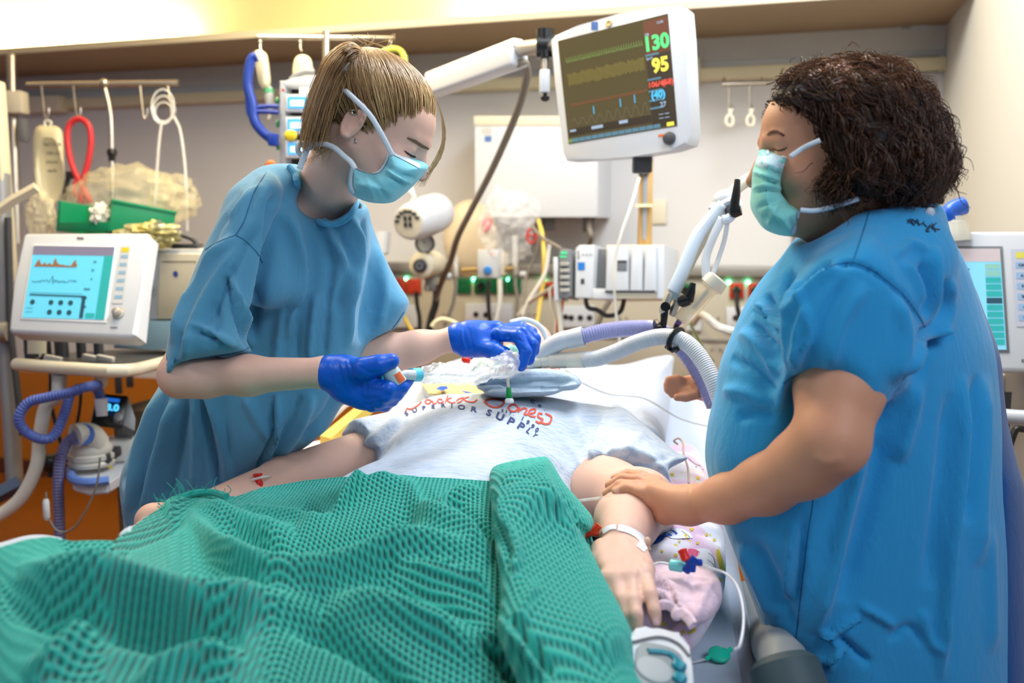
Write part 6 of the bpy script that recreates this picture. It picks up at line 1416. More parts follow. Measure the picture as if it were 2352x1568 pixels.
# frayed hem with loose threads
fr = MB(); rr = random.Random(4)
P0 = [W(x, y, float(depth_at_z(x, y, 1.03))) for x, y in ((372, 1176), (392, 1152), (420, 1140), (455, 1131), (490, 1131), (520, 1140))]
fr.tube(spline(P0, 8), .006, 8)
for k in range(26):
    q = rr.choice(spline(P0, 8)); v = np.array([rr.uniform(-.02, .02), rr.uniform(-.01, .01), rr.uniform(.004, .03)]); fr.tube(spline([q, q + v * .5 + [rr.uniform(-.01, .01), 0, 0], q + v], 3), .0007, 4)
fr.build('frayed_hem', M_blk_, blanket)
# white cloth peeking out on the left
for ol_, z0, lb in (([(-60, 1262), (0, 1246), (60, 1229), (108, 1228), (150, 1240), (60, 1260), (-40, 1290)], 1.06, 'white sheet edge showing at the far left beside the green blanket'), ([(268, 1230), (285, 1214), (306, 1204), (310, 1214), (300, 1226), (285, 1240)], 1.05, 'small white cloth corner showing above the green blanket near the gown')):
    vt, fq = sdf_mesh([(S_slabz(ol_, z0, .022, .03), 0)], [-1.3, .8, .95], [-.4, 2.0, 1.15], .006); tag(mesh_obj('sheet_corner', vt, fq, M_sheet), lb, 'sheet')
# ================================================================== NURSES
M_gownA = cloth('blue_gown_cotton', lin(88, 154, 190), lin(98, 162, 196), 16, .30, .003, 900)
M_gownB = cloth('bright_blue_gown_cotton', lin(38, 150, 210), lin(52, 160, 216), 16, .42, .0035, 900)
M_seam = mat('gown_seam_thread', lin(40, 104, 150), .8)
M_glove = mat('blue_nitrile', lin(0, 90, 206), .36, spec=.5, bump=(95, .35, .0022))
M_mask = cloth('mask_cyan_fleece', lin(128, 206, 222), lin(138, 212, 226), 30, .12, .001, 500)
M_maskB = cloth('mask_mint_fleece', lin(132, 214, 208), lin(142, 220, 212), 30, .12, .001, 500)
M_strap = cloth('mask_white_ribbon', lin(214, 228, 240), lin(222, 232, 242), 30, .1, .001, 900)
M_trs = cloth('navy_trousers', lin(30, 70, 140), lin(34, 76, 146), 12, .3, .003)
def limb(items, *pr, k=.02):
    for (a, ra), (b, rb) in zip(pr[:-1], pr[1:]): items.append((S_cone(a, b, ra, rb), k))
def legs(t, hipc, sep, m, floorz=0.):
    h = np.array(hipc, float); sv = nrm(np.array(sep, float)) * .10; tr = []; 
    for s in (-1, 1):
        hip = h + sv * s; kn = np.array([hip[0], hip[1], .48]) + [0, -.01, 0]; an = np.array([hip[0], hip[1], .10])
        tr += [(S_cone(hip, kn, .092, .068), .03), (S_cone(kn, an, .066, .056), .02)]
    vt, fq = sdf_mesh(tr, [h[0] - .3, h[1] - .3, .03], [h[0] + .3, h[1] + .3, h[2] + .1], .012); mesh_obj('trousers', vt, fq, m, t)
    for s in (-1, 1):
        hip = h + sv * s; a = np.array([hip[0], hip[1], .055]); fw = np.cross(nrm(sep), [0, 0, 1.])
        si = [(S_ell(a + fw * .06 * 1, [.046, .046, .05], None), .03), (S_cone(a + [0, 0, 0], a + fw * .16 + [0, 0, -.018], .045, .034), .03)]
        si = [(i[0], i[1], 'add') for i in si] + [(lambda P: P[:, 2] - .0 , 0, 'sub')] if False else si
        vt, fq = sdf_mesh(si, a - .25, a + .25, .008); vt[:, 2] = np.maximum(vt[:, 2], 0.001); mesh_obj('shoe', vt, fq, mat('white_clog', lin(226, 226, 226), .45), t)
# ------------------------------------------------------------------ nurse A : left, blond ponytail
nA = thing('nurse', 'person in light blue gown with blond ponytail and blue gloves leaning over the bed', 'person', W(470, 1300, 1.95) * [1, 1, 0])
CA = W(855, 298, 1.58); fA = nrm([.84, -.06, -.55]); uA = [.55, 0, .84]
itA, qA, axA = head_items(CA, fA, uA, .99, (W(742, 455, 1.73), .058), .03)
bodyA = list(itA)
nbA = W(742, 470, 1.76)
limb(bodyA, (W(640, 510, 1.68), .038), (W(742, 490, 1.76), .055), (W(800, 560, 1.88), .04), k=.03)
limb(bodyA, (W(720, 580, 1.79), .080), (W(600, 900, 1.89), .09), (W(430, 1180, 1.99), .10), k=.04)
elA, wrA = W(416, 862, 1.55), W(752, 855, 1.49)
limb(bodyA, (W(590, 520, 1.665), .036), (W(510, 640, 1.615), .040), (elA, .036), k=.03)
limb(bodyA, (elA, .0340), (W(470, 866, 1.545), .0325), (W(570, 862, 1.525), .0315), (wrA, .0235), k=.02)
elA2, wrA2 = W(850, 815, 1.87), W(1050, 776, 1.865)
limb(bodyA, (W(822, 590, 1.90), .036), (W(852, 700, 1.90), .038), (elA2, .036), (W(900, 812, 1.865), .0335), (W(960, 798, 1.865), .030), (wrA2, .0225), k=.03)
def hand_near(g=0.):
    it = []; ax = [nrm(W(870, 880, 1.48) - wrA), None, None]; ax[2] = nrm(np.cross(ax[0], [0, 0, 1])); ax[1] = np.cross(ax[2], ax[0])
    it.append((S_box(W(815, 872, 1.487), np.array([.036, .033, .0155]) + g, ax, .0150 + g), .02))
    it.append((S_cone(wrA, W(800, 866, 1.487), .0225 + g, .024 + g), .02))
    it.append((S_cone(W(795, 900, 1.487), W(835, 915, 1.485), .014 + g, .016 + g), .02))
    fl_ = [[(848, 882, 1.470), (890, 893, 1.455), (922, 889, 1.475), (936, 873, 1.500)], [(842, 898, 1.474), (884, 908, 1.456), (910, 905, 1.475), (922, 894, 1.505)],
           [(836, 911, 1.480), (872, 921, 1.464), (900, 917, 1.482), (909, 906, 1.508)], [(822, 918, 1.488), (855, 930, 1.474), (884, 930, 1.490), (898, 921, 1.508)]]
    for i, jf in enumerate(fl_): finger(it, Wl(*jf), (.0118, .0118, .0112, .0100)[i] + g, (.0088, .0088, .0085, .0078)[i] + g, .003)
    finger(it, Wl((798, 850, 1.470), (838, 846, 1.452), (868, 838, 1.450), (899, 829, 1.456)), .0160 + g, .0108 + g, .010)
    return it
def hand_far(g=0.):
    it = []; ax = [nrm(W(1150, 785, 1.86) - wrA2), None, None]; ax[2] = nrm(np.cross(ax[0], [0, .5, 1])); ax[1] = np.cross(ax[2], ax[0])
    it.append((S_box(W(1105, 778, 1.858), np.array([.044, .036, .0160]) + g, [ax[0], nrm([0, .45, .9]), nrm(np.cross(ax[0], [0, .45, .9]))], .0155 + g), .02))
    it.append((S_cone(wrA2, W(1090, 778, 1.862), .0225 + g, .026 + g), .02))
    fl_ = [[(1145, 768, 1.84), (1190, 772, 1.815), (1208, 806, 1.805), (1197, 840, 1.805)], [(1148, 762, 1.86), (1200, 764, 1.84), (1222, 790, 1.83), (1215, 826, 1.83)],
           [(1150, 758, 1.88), (1204, 757, 1.87), (1229, 778, 1.865), (1226, 806, 1.86)], [(1152, 757, 1.90), (1196, 750, 1.91), (1222, 763, 1.91), (1229, 788, 1.90)]]
    for i, jf in enumerate(fl_): finger(it, Wl(*jf), (.0122, .0122, .0116, .0102)[i] + g, (.0092, .0092, .0090, .0080)[i] + g, .003)
    finger(it, Wl((1095, 795, 1.842), (1135, 806, 1.825), (1158, 815, 1.820), (1178, 836, 1.818)), .0160 + g, .0100 + g, .010)
    return it
bodyA += hand_near() + hand_far()
vt, fq = sdf_mesh(bodyA, [-.78, 1.32, .55], [.12, 2.15, 1.80], .0034, relax=2)
vt = folds(vt, fq, [([(928, 337), (945, 341), (962, 352)], 3, .0012), ([(936, 357), (948, 352), (958, 358)], 2, -.001)])
mesh_obj('body', vt, fq, M_skinA, nA); bvA = bvh_of(vt, fq)
# gloves (cuff included)
def glove(items, cuff, t, box, fl_):
    it = items + cuff
    vt, fq = sdf_mesh(it, box[0], box[1], .0024, relax=2); vt = folds(vt, fq, fl_); o = mesh_obj('glove', vt, fq, M_glove, t); return bvh_of(vt, fq)
cfA = [(S_cone(W(768, 857, 1.489), W(800, 862, 1.487), .0262, .027), .012), (S_cone(W(757, 856, 1.49), W(764, 857, 1.49), .0285, .0268), .006)]
bvGN = glove(hand_near(.0022), cfA, nA, (W(745, 960, 1.62) - [.02, .22, .01], W(950, 790, 1.62) + [.02, .02, .02]),
    [([(775, 830), (785, 870), (800, 910)], 3, -.0016), ([(790, 828), (800, 866), (818, 905)], 3, -.0014), ([(800, 824), (812, 860), (830, 895)], 3, -.0012), ([(822, 838), (850, 856), (870, 852)], 3, -.0016), ([(835, 862), (842, 880), (840, 905)], 3, -.0015), ([(856, 885), (880, 880)], 3, -.0012), ([(762, 830), (766, 860), (775, 895)], 3, .0012), ([(850, 915), (875, 912), (900, 905)], 2.5, -.0012), ([(835, 930), (870, 925)], 2.5, -.001)])
cfB = [(S_cone(W(1068, 777, 1.864), W(1100, 779, 1.86), .0262, .028), .012), (S_cone(W(1054, 776, 1.865), W(1062, 776, 1.865), .0320, .0275), .006)]
bvGF = glove(hand_far(.0024), cfB, nA, (W(1035, 870, 1.95) - [.02, .26, .02], W(1250, 725, 1.95) + [.02, .06, .02]),
    [([(1060, 752), (1062, 780), (1072, 808)], 3, .0016), ([(1075, 750), (1082, 780), (1088, 812)], 3, -.0014), ([(1165, 765), (1170, 785), (1160, 805)], 4, -.002), ([(1188, 778), (1204, 786)], 3, -.0014), ([(1196, 800), (1212, 806)], 3, -.0012), ([(1140, 750), (1150, 770), (1146, 795)], 4, .0012), ([(1196, 756), (1210, 770)], 3, -.0012)])
# gown
def dA(x, y): return 1.77 + np.clip(y - 500, -200, 1000) * .00028
tors = [(648, 384), (690, 380), (720, 430), (760, 470), (800, 452), (843, 474), (850, 540), (846, 640), (842, 720), (836, 800), (806, 885), (775, 945), (738, 998), (655, 1060), (560, 1128), (552, 1250), (560, 1400), (575, 1640), (270, 1640), (276, 1400), (284, 1220), (274, 1110), (300, 1025), (338, 935), (374, 868), (410, 770), (450, 640), (510, 520), (575, 420)]
slvN = [(618, 394), (566, 424), (518, 474), (484, 536), (452, 606), (424, 676), (396, 740), (382, 800), (374, 862), (378, 870), (402, 858), (416, 842), (480, 829), (548, 818), (579, 806), (566, 780), (572, 700), (596, 600), (626, 520), (650, 440)]
slvF = [(800, 456), (842, 472), (856, 520), (884, 590), (912, 645), (938, 686), (939, 702), (922, 738), (884, 776), (836, 802), (824, 794), (832, 720), (834, 600), (820, 500)]
gA = [(S_slab(tors, dA, lambda x, y: .135, .075), 0), (S_slab(slvN, lambda x, y: 1.60 - np.clip(y - 400, 0, 500) * .00012, .078, .040), .018),
      (S_slab(slvF, lambda x, y: 1.875 + 0 * x, .070, .035), .02), (S_cone(W(585, 478, 1.64), W(650, 452, 1.70), .050), .03), (S_cone(W(635, 450, 1.67), W(610, 640, 1.655), .052), .03)]
nk = W(742, 470, 1.76); ndir = nrm(CA - nk)
gA += [(S_cone(nk + ndir * -.005, CA, .064, .062), .006, 'sub'), (S_ell(W(742, 462, 1.68), [.046, .08, .034]), .015, 'sub'),
       (S_cone(W(440, 860, 1.547), W(470, 862, 1.545), .040, .043), .004, 'sub'), (S_cone(W(520, 862, 1.535), W(600, 862, 1.52), .039, .036), .004, 'sub'),
       (S_cone(W(868, 795, 1.87), W(940, 815, 1.865), .042, .040), .004, 'sub')]
vt, fq = sdf_mesh(gA, [-1.0, 1.38, .40], [-.12, 2.28, 1.66], .0058, relax=3)
FA = [([(640, 440), (622, 500), (604, 590), (586, 690), (574, 780)], 13, -.022), ([(626, 470), (596, 560), (572, 660), (562, 740)], 12, .010),
      ([(541, 540), (520, 560), (470, 610), (430, 690), (396, 790)], 11, .011), ([(556, 440), (500, 520), (466, 600), (430, 680)], 9, -.009), ([(560, 560), (500, 640), (450, 740), (420, 830)], 11, .012), ([(600, 520), (540, 600), (500, 690), (466, 760)], 10, -.009),
      ([(520, 628), (536, 680), (552, 740), (574, 800)], 7, .014, 's'), ([(450, 752), (490, 772), (536, 800)], 8, .010, 's'), ([(490, 690), (500, 740), (480, 800)], 9, -.007), ([(420, 760), (404, 810), (398, 850)], 7, -.006),
      ([(600, 420), (560, 460), (520, 500)], 10, .006), ([(590, 400), (580, 460), (570, 510)], 8, -.004), ([(640, 470), (680, 540), (690, 640), (660, 780)], 16, .014), ([(690, 420), (730, 500), (760, 600), (750, 700)], 12, -.009), ([(710, 470), (760, 540), (800, 620), (790, 700)], 12, .012),
      ([(770, 520), (800, 580), (796, 640), (770, 720)], 11, -.010), ([(800, 490), (826, 560), (815, 640), (802, 700), (800, 800)], 10, .012), ([(650, 700), (640, 780), (632, 880)], 9, .010), ([(690, 680), (682, 760), (680, 830)], 7, -.008), ([(726, 670), (716, 760), (712, 830)], 8, .010), ([(756, 660), (748, 760), (742, 830)], 6, -.007),
      ([(835, 500), (842, 600), (838, 700), (830, 790)], 7, -.014), ([(860, 560), (880, 620), (886, 680), (870, 760)], 9, .006), ([(800, 880), (770, 960), (720, 1000), (690, 1030)], 8, .008), ([(780, 890), (740, 960), (690, 1010)], 8, -.008), ([(720, 905), (690, 980), (640, 1050)], 9, .010), ([(690, 905), (660, 980), (610, 1070)], 8, -.010),
      ([(632, 905), (632, 960), (628, 1010), (590, 1090)], 8, .014, 's'), ([(560, 905), (590, 960), (622, 1012)], 10, .008), ([(456, 905), (476, 980), (492, 1060), (507, 1140)], 7, -.016), ([(470, 905), (500, 980), (520, 1060), (530, 1130)], 8, .012), ([(516, 910), (522, 1000), (524, 1130)], 4, -.006),
      ([(400, 920), (380, 1000), (352, 1090), (330, 1190)], 12, .016), ([(430, 910), (416, 1000), (396, 1090), (370, 1170)], 12, -.014), ([(446, 905), (450, 1000), (446, 1130)], 10, .012), ([(370, 890), (340, 960), (316, 1050), (302, 1160), (300, 1210)], 12, .012), ([(384, 900), (356, 990), (334, 1080), (318, 1180)], 9, -.010), ([(330, 960), (300, 1040), (290, 1120)], 8, -.006), ([(285, 1100), (292, 1160), (294, 1210)], 6, .006)]
vt = folds(vt, fq, FA, 1.3)
mesh_obj('gown', vt, fq, M_gownA, nA); bvGA = bvh_of(vt, fq); gownA = nA.children[-1] if False else [o for o in COL.objects if o.name.startswith('gown')][-1]
sm = Decal(bvGA, .0009)
sm.strip([(612, 396), (585, 440), (570, 480), (560, 510), (541, 540)], 2, 6, 1); sm.strip([(541, 540), (562, 552), (590, 580), (604, 604)], 2, 6, 1); sm.strip([(541, 540), (500, 556), (456, 584)], 1.6, 6, 1); sm.strip([(402, 846), (418, 832), (480, 819), (545, 809), (572, 798)], 1.8, 6, 1)
sm.strip([(860, 790), (900, 756), (928, 716)], 1.8, 6, 1); sm.build('seam', M_seam, gownA)
pp = [hit(bvGA, x, y, .0025) for x, y in ((664, 386), (676, 402), (680, 425), (686, 450), (696, 474), (712, 496), (735, 511), (758, 517), (782, 513), (802, 500), (815, 480), (822, 462))]
MB().tube(spline([p for p in pp if p is not None], 6), .0058, 8).build('neckband', cloth('gown_band', lin(74, 158, 202), lin(82, 164, 206), 20, .2, .002), gownA)
# mask
mo = [(884, 320), (898, 330), (930, 352), (980, 376), (980, 393), (952, 424), (924, 450), (896, 466), (850, 465), (812, 450), (799, 432), (800, 398), (802, 366), (828, 384), (858, 390), (872, 372)]
vt, fq = sdf_mesh([(S_slab(mo, 1.585, .088, .030, n=6), 0)], W(780, 480, 1.78) - [.02, .40, .02], W(990, 320, 1.78) + [.02, .02, .02], .0032, relax=2)
vt = folds(vt, fq, [([(885, 392), (910, 410), (945, 424)], 6, .007, 's'), ([(845, 396), (866, 420), (892, 460)], 5, -.005), ([(838, 400), (850, 430), (860, 462)], 5, .004), ([(880, 372), (915, 400), (958, 408)], 5, -.005), ([(812, 420), (850, 428), (900, 440)], 4, .003), ([(815, 400), (845, 405)], 4, -.003)])
mkA = mesh_obj('face_mask', vt, fq, M_mask, nA); bvM = bvh_of(vt, fq)
d_ = Decal(bvM, .0012); d_.strip([(897, 349), (926, 363), (964, 383)], 9, 6, 2); d_.strip([(894, 352), (886, 374), (868, 396), (838, 394), (814, 384)], 5, 6, 2); d_.strip([(811, 386), (808, 404), (808, 426), (814, 442)], 7, 6, 2)
d_.build('mask_edge', M_strap, mkA)
sp_ = Decal(bvA, .006)
hairbase = []
# hair cap
def q_(x, y, z): return qA(x, y, z)
capA = [(S_ell(qA(0, -.012, .038), np.array([.084, .106, .087]) * .99, [axA[0], axA[1], axA[2]]), 0)]
l_, f_, u_ = axA
facecut = qA(0, .060, .030)
capA += [(halfspace(qA(0, .052, .040), nrm(-f_ * 1.0 + u_ * .62)), .008, 'int')] if False else []
def plane_keep(p, n):   # keeps the side n points to
    p = np.array(p, float); n = nrm(n); return (lambda P: -((P - p) @ n))
capA += [(plane_keep(qA(0, .052, .059), -f_ + u_ * .75), .010, 'int'), (plane_keep(qA(0, .0, -.010), u_ * 1.0 - f_ * .55), .014, 'int')]
vt, fq = sdf_mesh(capA, CA - .2, CA + .2, .005, relax=2)
def hairmat(name, root, mid, tip, rough=.38):
    m = mat(name, root, rough, spec=.45); nt = m.node_tree; b = nt.nodes['Principled BSDF']; a = nt.nodes.new('ShaderNodeAttribute'); a.attribute_name = 'strand'
    r = nt.nodes.new('ShaderNodeValToRGB'); e = r.color_ramp.elements; e[0].position = 0.; e[0].color = tuple(root) + (1,); e[1].position = 1.; e[1].color = tuple(tip) + (1,); x = e.new(.5); x.color = tuple(mid) + (1,)
    nt.links.new(a.outputs['Fac'], r.inputs['Fac']); nt.links.new(r.outputs['Color'], b.inputs['Base Color']); b.inputs['Anisotropic'].default_value = .5; return m
M_hairA = hairmat('blond_brown_hair', lin(110, 76, 46), lin(172, 134, 88), lin(226, 194, 142))
M_capA = mat('hair_base_brown', lin(104, 76, 48), .6)
M_hairB = hairmat('dark_brown_hair', lin(44, 28, 22), lin(82, 52, 36), lin(150, 98, 58))
M_capB = mat('hair_base_dark', lin(30, 20, 17), .7)
mesh_obj('hair_cap', vt, fq, M_capA, nA)
def strands(name, curves, r, m, parent, vals, taper=True):
    """curves: array (n, k, 3)"""
    C_ = np.asarray(curves, float); n, k, _ = C_.shape; T = np.gradient(C_, axis=1); T /= np.linalg.norm(T, axis=2, keepdims=True) + 1e-9
    X = np.cross(T, np.array([.3, .5, .8])); X /= np.linalg.norm(X, axis=2, keepdims=True) + 1e-9; Y = np.cross(T, X)
    rad = r * (np.linspace(1, .35, k) if taper else np.ones(k))[None, :, None]; rr_ = np.asarray(rad) * (.7 + .6 * RNG.random((n, 1, 1)))
    ring = [C_ + rr_ * (math.cos(a) * X + math.sin(a) * Y) for a in (0, 2 * PI / 3, 4 * PI / 3)]
    Vv = np.stack(ring, 2).reshape(-1, 3)
    i, j, c = np.meshgrid(np.arange(n), np.arange(k - 1), np.arange(3), indexing='ij'); b0 = (i * k + j) * 3
    Fq = np.stack([b0 + c, b0 + (c + 1) % 3, b0 + 3 + (c + 1) % 3, b0 + 3 + c], -1).reshape(-1, 4)
    o = mesh_obj(name, Vv, Fq, m, parent); at = o.data.attributes.new('strand', 'FLOAT', 'POINT')
    at.data.foreach_set('value', np.repeat(np.asarray(vals, np.float32), k * 3)); return o
# strands from the hairline up to the tie
AX_ = np.array([l_, f_, u_]); rc = np.array([.0868, .1085, .0900]) * .99; cc = qA(0, -.012, .038)
tie = W(838, 124, 1.58); td = AX_ @ (tie - cc); td = td / np.linalg.norm(td / rc) / rc ; td = (AX_ @ (tie - cc)) / rc; td /= np.linalg.norm(td)
cur = []; val = []
for n_ in range(5600):
    # root directions on the cap, below the hairline plane rejected
    v = RNG.normal(size=3); v /= np.linalg.norm(v); P = cc + AX_.T @ (v * rc)
    if (P - qA(0, .058, .055)) @ nrm(-f_ + u_ * .75) < -.012 or (P - qA(0, 0, -.010)) @ nrm(u_ - f_ * .55) < -.010: continue
    ang = math.acos(max(-1, min(1, float(v @ td)))); 
    if ang < .1: continue
    k = 12; pts = []; lift = RNG.uniform(.995, 1.022); wob = RNG.normal() * .05; ph = RNG.uniform(0, 6)
    perp = np.cross(v, td); perp /= np.linalg.norm(perp) + 1e-9
    for t in np.linspace(0, 1, k):
        s = (math.sin((1 - t) * ang) * v + math.sin(t * ang) * td) / math.sin(ang) + perp * wob * math.sin(PI * t) + perp * .010 * math.sin(ph + t * 7)
        s = s / np.linalg.norm(s); pts.append(cc + AX_.T @ (s * rc * (lift - .05 * max(0, 1 - 5 * t) + .05 * t * t)))
    cur.append(pts); front = float(v[1]); val.append(np.clip(.42 + .30 * front + .22 * math.sin(23 * v[0] + 17 * v[2]) + RNG.normal() * .16, 0, 1))
strands('hair', np.array(cur), .0009, M_hairA, nA, val)
cur = []; val = []
for n_ in range(1500):      # ponytail
    u = RNG.uniform(0, 1); w = RNG.uniform(0, 1); dd = (RNG.normal() * .024); L_ = RNG.uniform(.72, 1.0)
    L0 = spline([(838, 118, 0), (800, 96, 0), (752, 128, 0), (722, 190, 0), (700, 260, 0), (684, 350, 0)], 6); L1 = spline([(846, 130, 0), (822, 140, 0), (796, 180, 0), (774, 240, 0), (760, 290, 0), (742, 346, 0)], 6)
    pts = []; wv = RNG.normal() * 5; ph = RNG.uniform(0, 6)
    for i in np.linspace(0, (len(L0) - 1) * L_, 16):
        a = L0[int(i)] * (1 - i % 1) + L0[min(int(i) + 1, len(L0) - 1)] * (i % 1); b_ = L1[int(i)] * (1 - i % 1) + L1[min(int(i) + 1, len(L1) - 1)] * (i % 1); t = i / (len(L0) - 1)
        p = a * (1 - u) + b_ * u; pts.append(W(p[0] + wv * math.sin(ph + 5 * t) * t, p[1] + wv * .3 * t, 1.575 - .03 * min(1, t * 2) + dd * min(1, t * 4) * math.sqrt(max(.05, 1 - (2 * u - 1) ** 2)) * 1.6))
    cur.append(pts); val.append(np.clip(.35 + RNG.normal() * .22 - .25 * (abs(u - .5) < .2) + .25 * (u < .2), 0, 1))
strands('ponytail', np.array(cur), .0009, M_hairA, nA, val)
cur = []; val = []
for n_ in range(70):        # loose wisps: nape, front lock, crown
    z = n_ % 7
    if z < 3: base = [(760 + RNG.uniform(-25, 40), 290 + RNG.uniform(-10, 30), 1.54), (745 + RNG.uniform(-25, 25), 325 + RNG.uniform(-10, 20), 1.54), (730 + RNG.uniform(-30, 30), 360 + RNG.uniform(-15, 30), 1.55)]
    elif z < 6: base = [(962, 186 + RNG.uniform(-12, 12), 1.555), (1004, 232, 1.56), (1020 + RNG.uniform(-4, 4), 310, 1.575), (1004 + RNG.uniform(-10, 6), 370, 1.58), (968 + RNG.uniform(-16, 10), 420 + RNG.uniform(-10, 10), 1.58)]
    else: base = [(830 + RNG.uniform(-20, 60), 108, 1.66), (840 + RNG.uniform(-40, 70), 88 + RNG.uniform(-8, 6), 1.66), (850 + RNG.uniform(-40, 70), 84 + RNG.uniform(-10, 6), 1.66)]
    S_ = spline([W(*b_) for b_ in base], 8); S_ = [S_[int(round(i))] for i in np.linspace(0, len(S_) - 1, 12)]; cur.append(S_); val.append(RNG.uniform(.5, 1))
strands('loose_hair', np.array(cur), .0007, M_hairA, nA, val)
b = MB()
for i in range(9): a = i * .7; b.tube([tie + .019 * (l_ * math.cos(a + s) + f_ * math.sin(a + s)) + u_ * (.004 * math.sin(3 * (a + s)) - .006) for s in np.linspace(0, .8, 5)], .0045, 8)
b.build('hair_tie', mat('hair_tie_dark', lin(46, 30, 34), .2, alpha=.9), nA)
# straps: over the hair to a bow, and round the neck to a bow
def ribbon(name, pp, w, m, parent, nrm_=None, off=0.):
    P = np.array(path(*pp, n=6)); T = np.gradient(P, axis=0); vd = CP - P; S_ = np.cross(T, vd); S_ /= np.linalg.norm(S_, axis=1)[:, None]
    a, b_ = P + S_ * w / 2, P - S_ * w / 2; v = np.stack([a, P + nrm(CP - P[0]) * .0008, b_], 1).reshape(-1, 3); n = len(P)
    f = [(i * 3 + k, i * 3 + k + 1, i * 3 + k + 4, i * 3 + k + 3) for i in range(n - 1) for k in (0, 1)]
    o = mesh_obj(name, v, f, m, parent); md = o.modifiers.new('thick', 'SOLIDIFY'); md.thickness = .0008; return o
ribbon('mask_strap', [(902, 358, 1.492), (889, 332, 1.486), (872, 300, 1.480), (848, 262, 1.477), (815, 228, 1.480), (788, 204, 1.50)], .0085, M_strap, mkA)
ribbon('mask_strap', [(788, 204, 1.50), (778, 190, 1.51), (775, 178, 1.515), (778, 160, 1.52)], .007, M_strap, mkA)
ribbon('mask_bow', [(776, 180, 1.51), (768, 162, 1.505), (772, 158, 1.50), (780, 166, 1.503), (777, 182, 1.505)], .0085, M_strap, mkA)
ribbon('mask_bow', [(782, 172, 1.505), (790, 158, 1.50), (798, 142, 1.50)], .0095, M_strap, mkA)
ribbon('mask_strap', [(816, 388, 1.490), (806, 372, 1.492), (790, 358, 1.50), (766, 338, 1.51), (735, 330, 1.53), (705, 342, 1.55)], .0085, M_strap, mkA)
ribbon('mask_bow', [(705, 342, 1.548), (690, 330, 1.54), (684, 345, 1.54), (694, 356, 1.545), (706, 344, 1.546)], .0085, M_strap, mkA)
ribbon('mask_bow', [(706, 344, 1.544), (718, 330, 1.54), (714, 322, 1.54), (702, 332, 1.544)], .007, M_strap, mkA)
ribbon('mask_bow', [(704, 346, 1.544), (696, 365, 1.54), (688, 388, 1.54)], .010, M_strap, mkA)
# eye, brow, earrings
def face_bits(bv, t, brow, lash, m_brow, ear=()):
    d_ = Decal(bv, .0012); d_.strip(brow, [3, 7, 7, 4], 6, 2); d_.build('eyebrow', m_brow, t)
    d_ = Decal(bv, .0012)
    for ls in lash: d_.strip(ls[0], ls[1], 5, 1)
    d_.build('eyelashes', mat('lash_dark', lin(38, 24, 22), .6), t)
face_bits(bvA, nA, [(935, 316), (952, 324), (968, 334), (984, 342)], [([(928, 346), (936, 352), (946, 358), (954, 360)], [1.5, 4.5, 5, 3])], mat('brow_brown', lin(120, 88, 62), .7))
for x, y, r_ in ((817, 319, .0022), (818, 325, .0026)): b = MB(); p = hit(bvA, x, y, .002, 1.58); b.sph(p, r_, 10); b.build('ear_stud', mat('silver', lin(220, 220, 226), .15, metal=1.), nA)
b = MB(); p = hit(bvA, 815, 258, .002, 1.58); b.tube([p + .004 * np.array([math.cos(a), 0, math.sin(a)]) for a in np.linspace(0, 5.4, 14)], .0008, 6); b.build('ear_ring', MATS['silver'], nA)
legs(nA, W(430, 1350, 1.97), [.6, .8, 0], M_trs)

# ------------------------------------------------------------------ nurse B : right, curly dark hair
nB = thing('nurse', 'person in bright blue gown with curly dark hair, one hand on the patient\'s arm', 'person', W(2050, 1500, 1.45) * [1, 1, 0])
CB_ = W(1922, 350, 1.34); fB = nrm([-.97, .06, -.16]); uB = [-.15, 0, .98]
itB, qB, axB = head_items(CB_, fB, uB, 1.08, (W(1975, 520, 1.42), .072), .03, ear=False)
bodyB = list(itB)
limb(bodyB, (W(1862, 478, 1.36), .040), (W(1950, 510, 1.40), .06), k=.04)
limb(bodyB, (W(1880, 700, 1.54), .06), (W(2010, 610, 1.45), .075), (W(2040, 660, 1.36), .065), k=.04)
limb(bodyB, (W(1960, 720, 1.50), .11), (W(1980, 1000, 1.53), .12), (W(2050, 1300, 1.55), .12), k=.05)
elB, wrB = W(1908, 1012, 1.215), W(1590, 1158, 1.425)
limb(bodyB, (W(2000, 720, 1.28), .060), (W(1930, 880, 1.25), .056), (elB, .0475), k=.03)
limb(bodyB, (elB, .0475), (W(1850, 1062, 1.25), .0455), (W(1760, 1112, 1.31), .0405), (W(1670, 1145, 1.37), .0345), (wrB, .0270), k=.02)
ax = [nrm(W(1490, 1125, 1.49) - wrB), None, None]; ax[2] = nrm(np.cross(ax[0], nrm([.1, .9, -.25]))); ax[1] = np.cross(ax[2], ax[0])
bodyB += [(S_box(W(1540, 1140, 1.462), [.036, .034, .0145], ax, .0140), .02), (S_cone(wrB, W(1555, 1150, 1.45), .0265, .022), .02), (S_cone(W(1575, 1170, 1.43), W(1530, 1165, 1.452), .020, .016), .02)]
for i, jf in enumerate([[(1500, 1150, 1.462), (1472, 1130, 1.468), (1440, 1120, 1.482), (1415, 1130, 1.49)], [(1498, 1132, 1.475), (1466, 1115, 1.485), (1425, 1112, 1.50), (1393, 1133, 1.508)],
                        [(1500, 1118, 1.495), (1466, 1102, 1.51), (1430, 1098, 1.525), (1398, 1114, 1.53)], [(1505, 1108, 1.515), (1472, 1092, 1.53), (1440, 1089, 1.545), (1412, 1098, 1.55)]]):
    finger(bodyB, Wl(*jf), .0108 if i else .0100, .0080, .004); bodyB.append((S_cone(W(1540, 1140, 1.465), W(*jf[0]), .012, .011), .012))
finger(bodyB, Wl((1560, 1178, 1.435), (1530, 1185, 1.45), (1505, 1176, 1.475), (1490, 1165, 1.50)), .0150, .0095, .010)
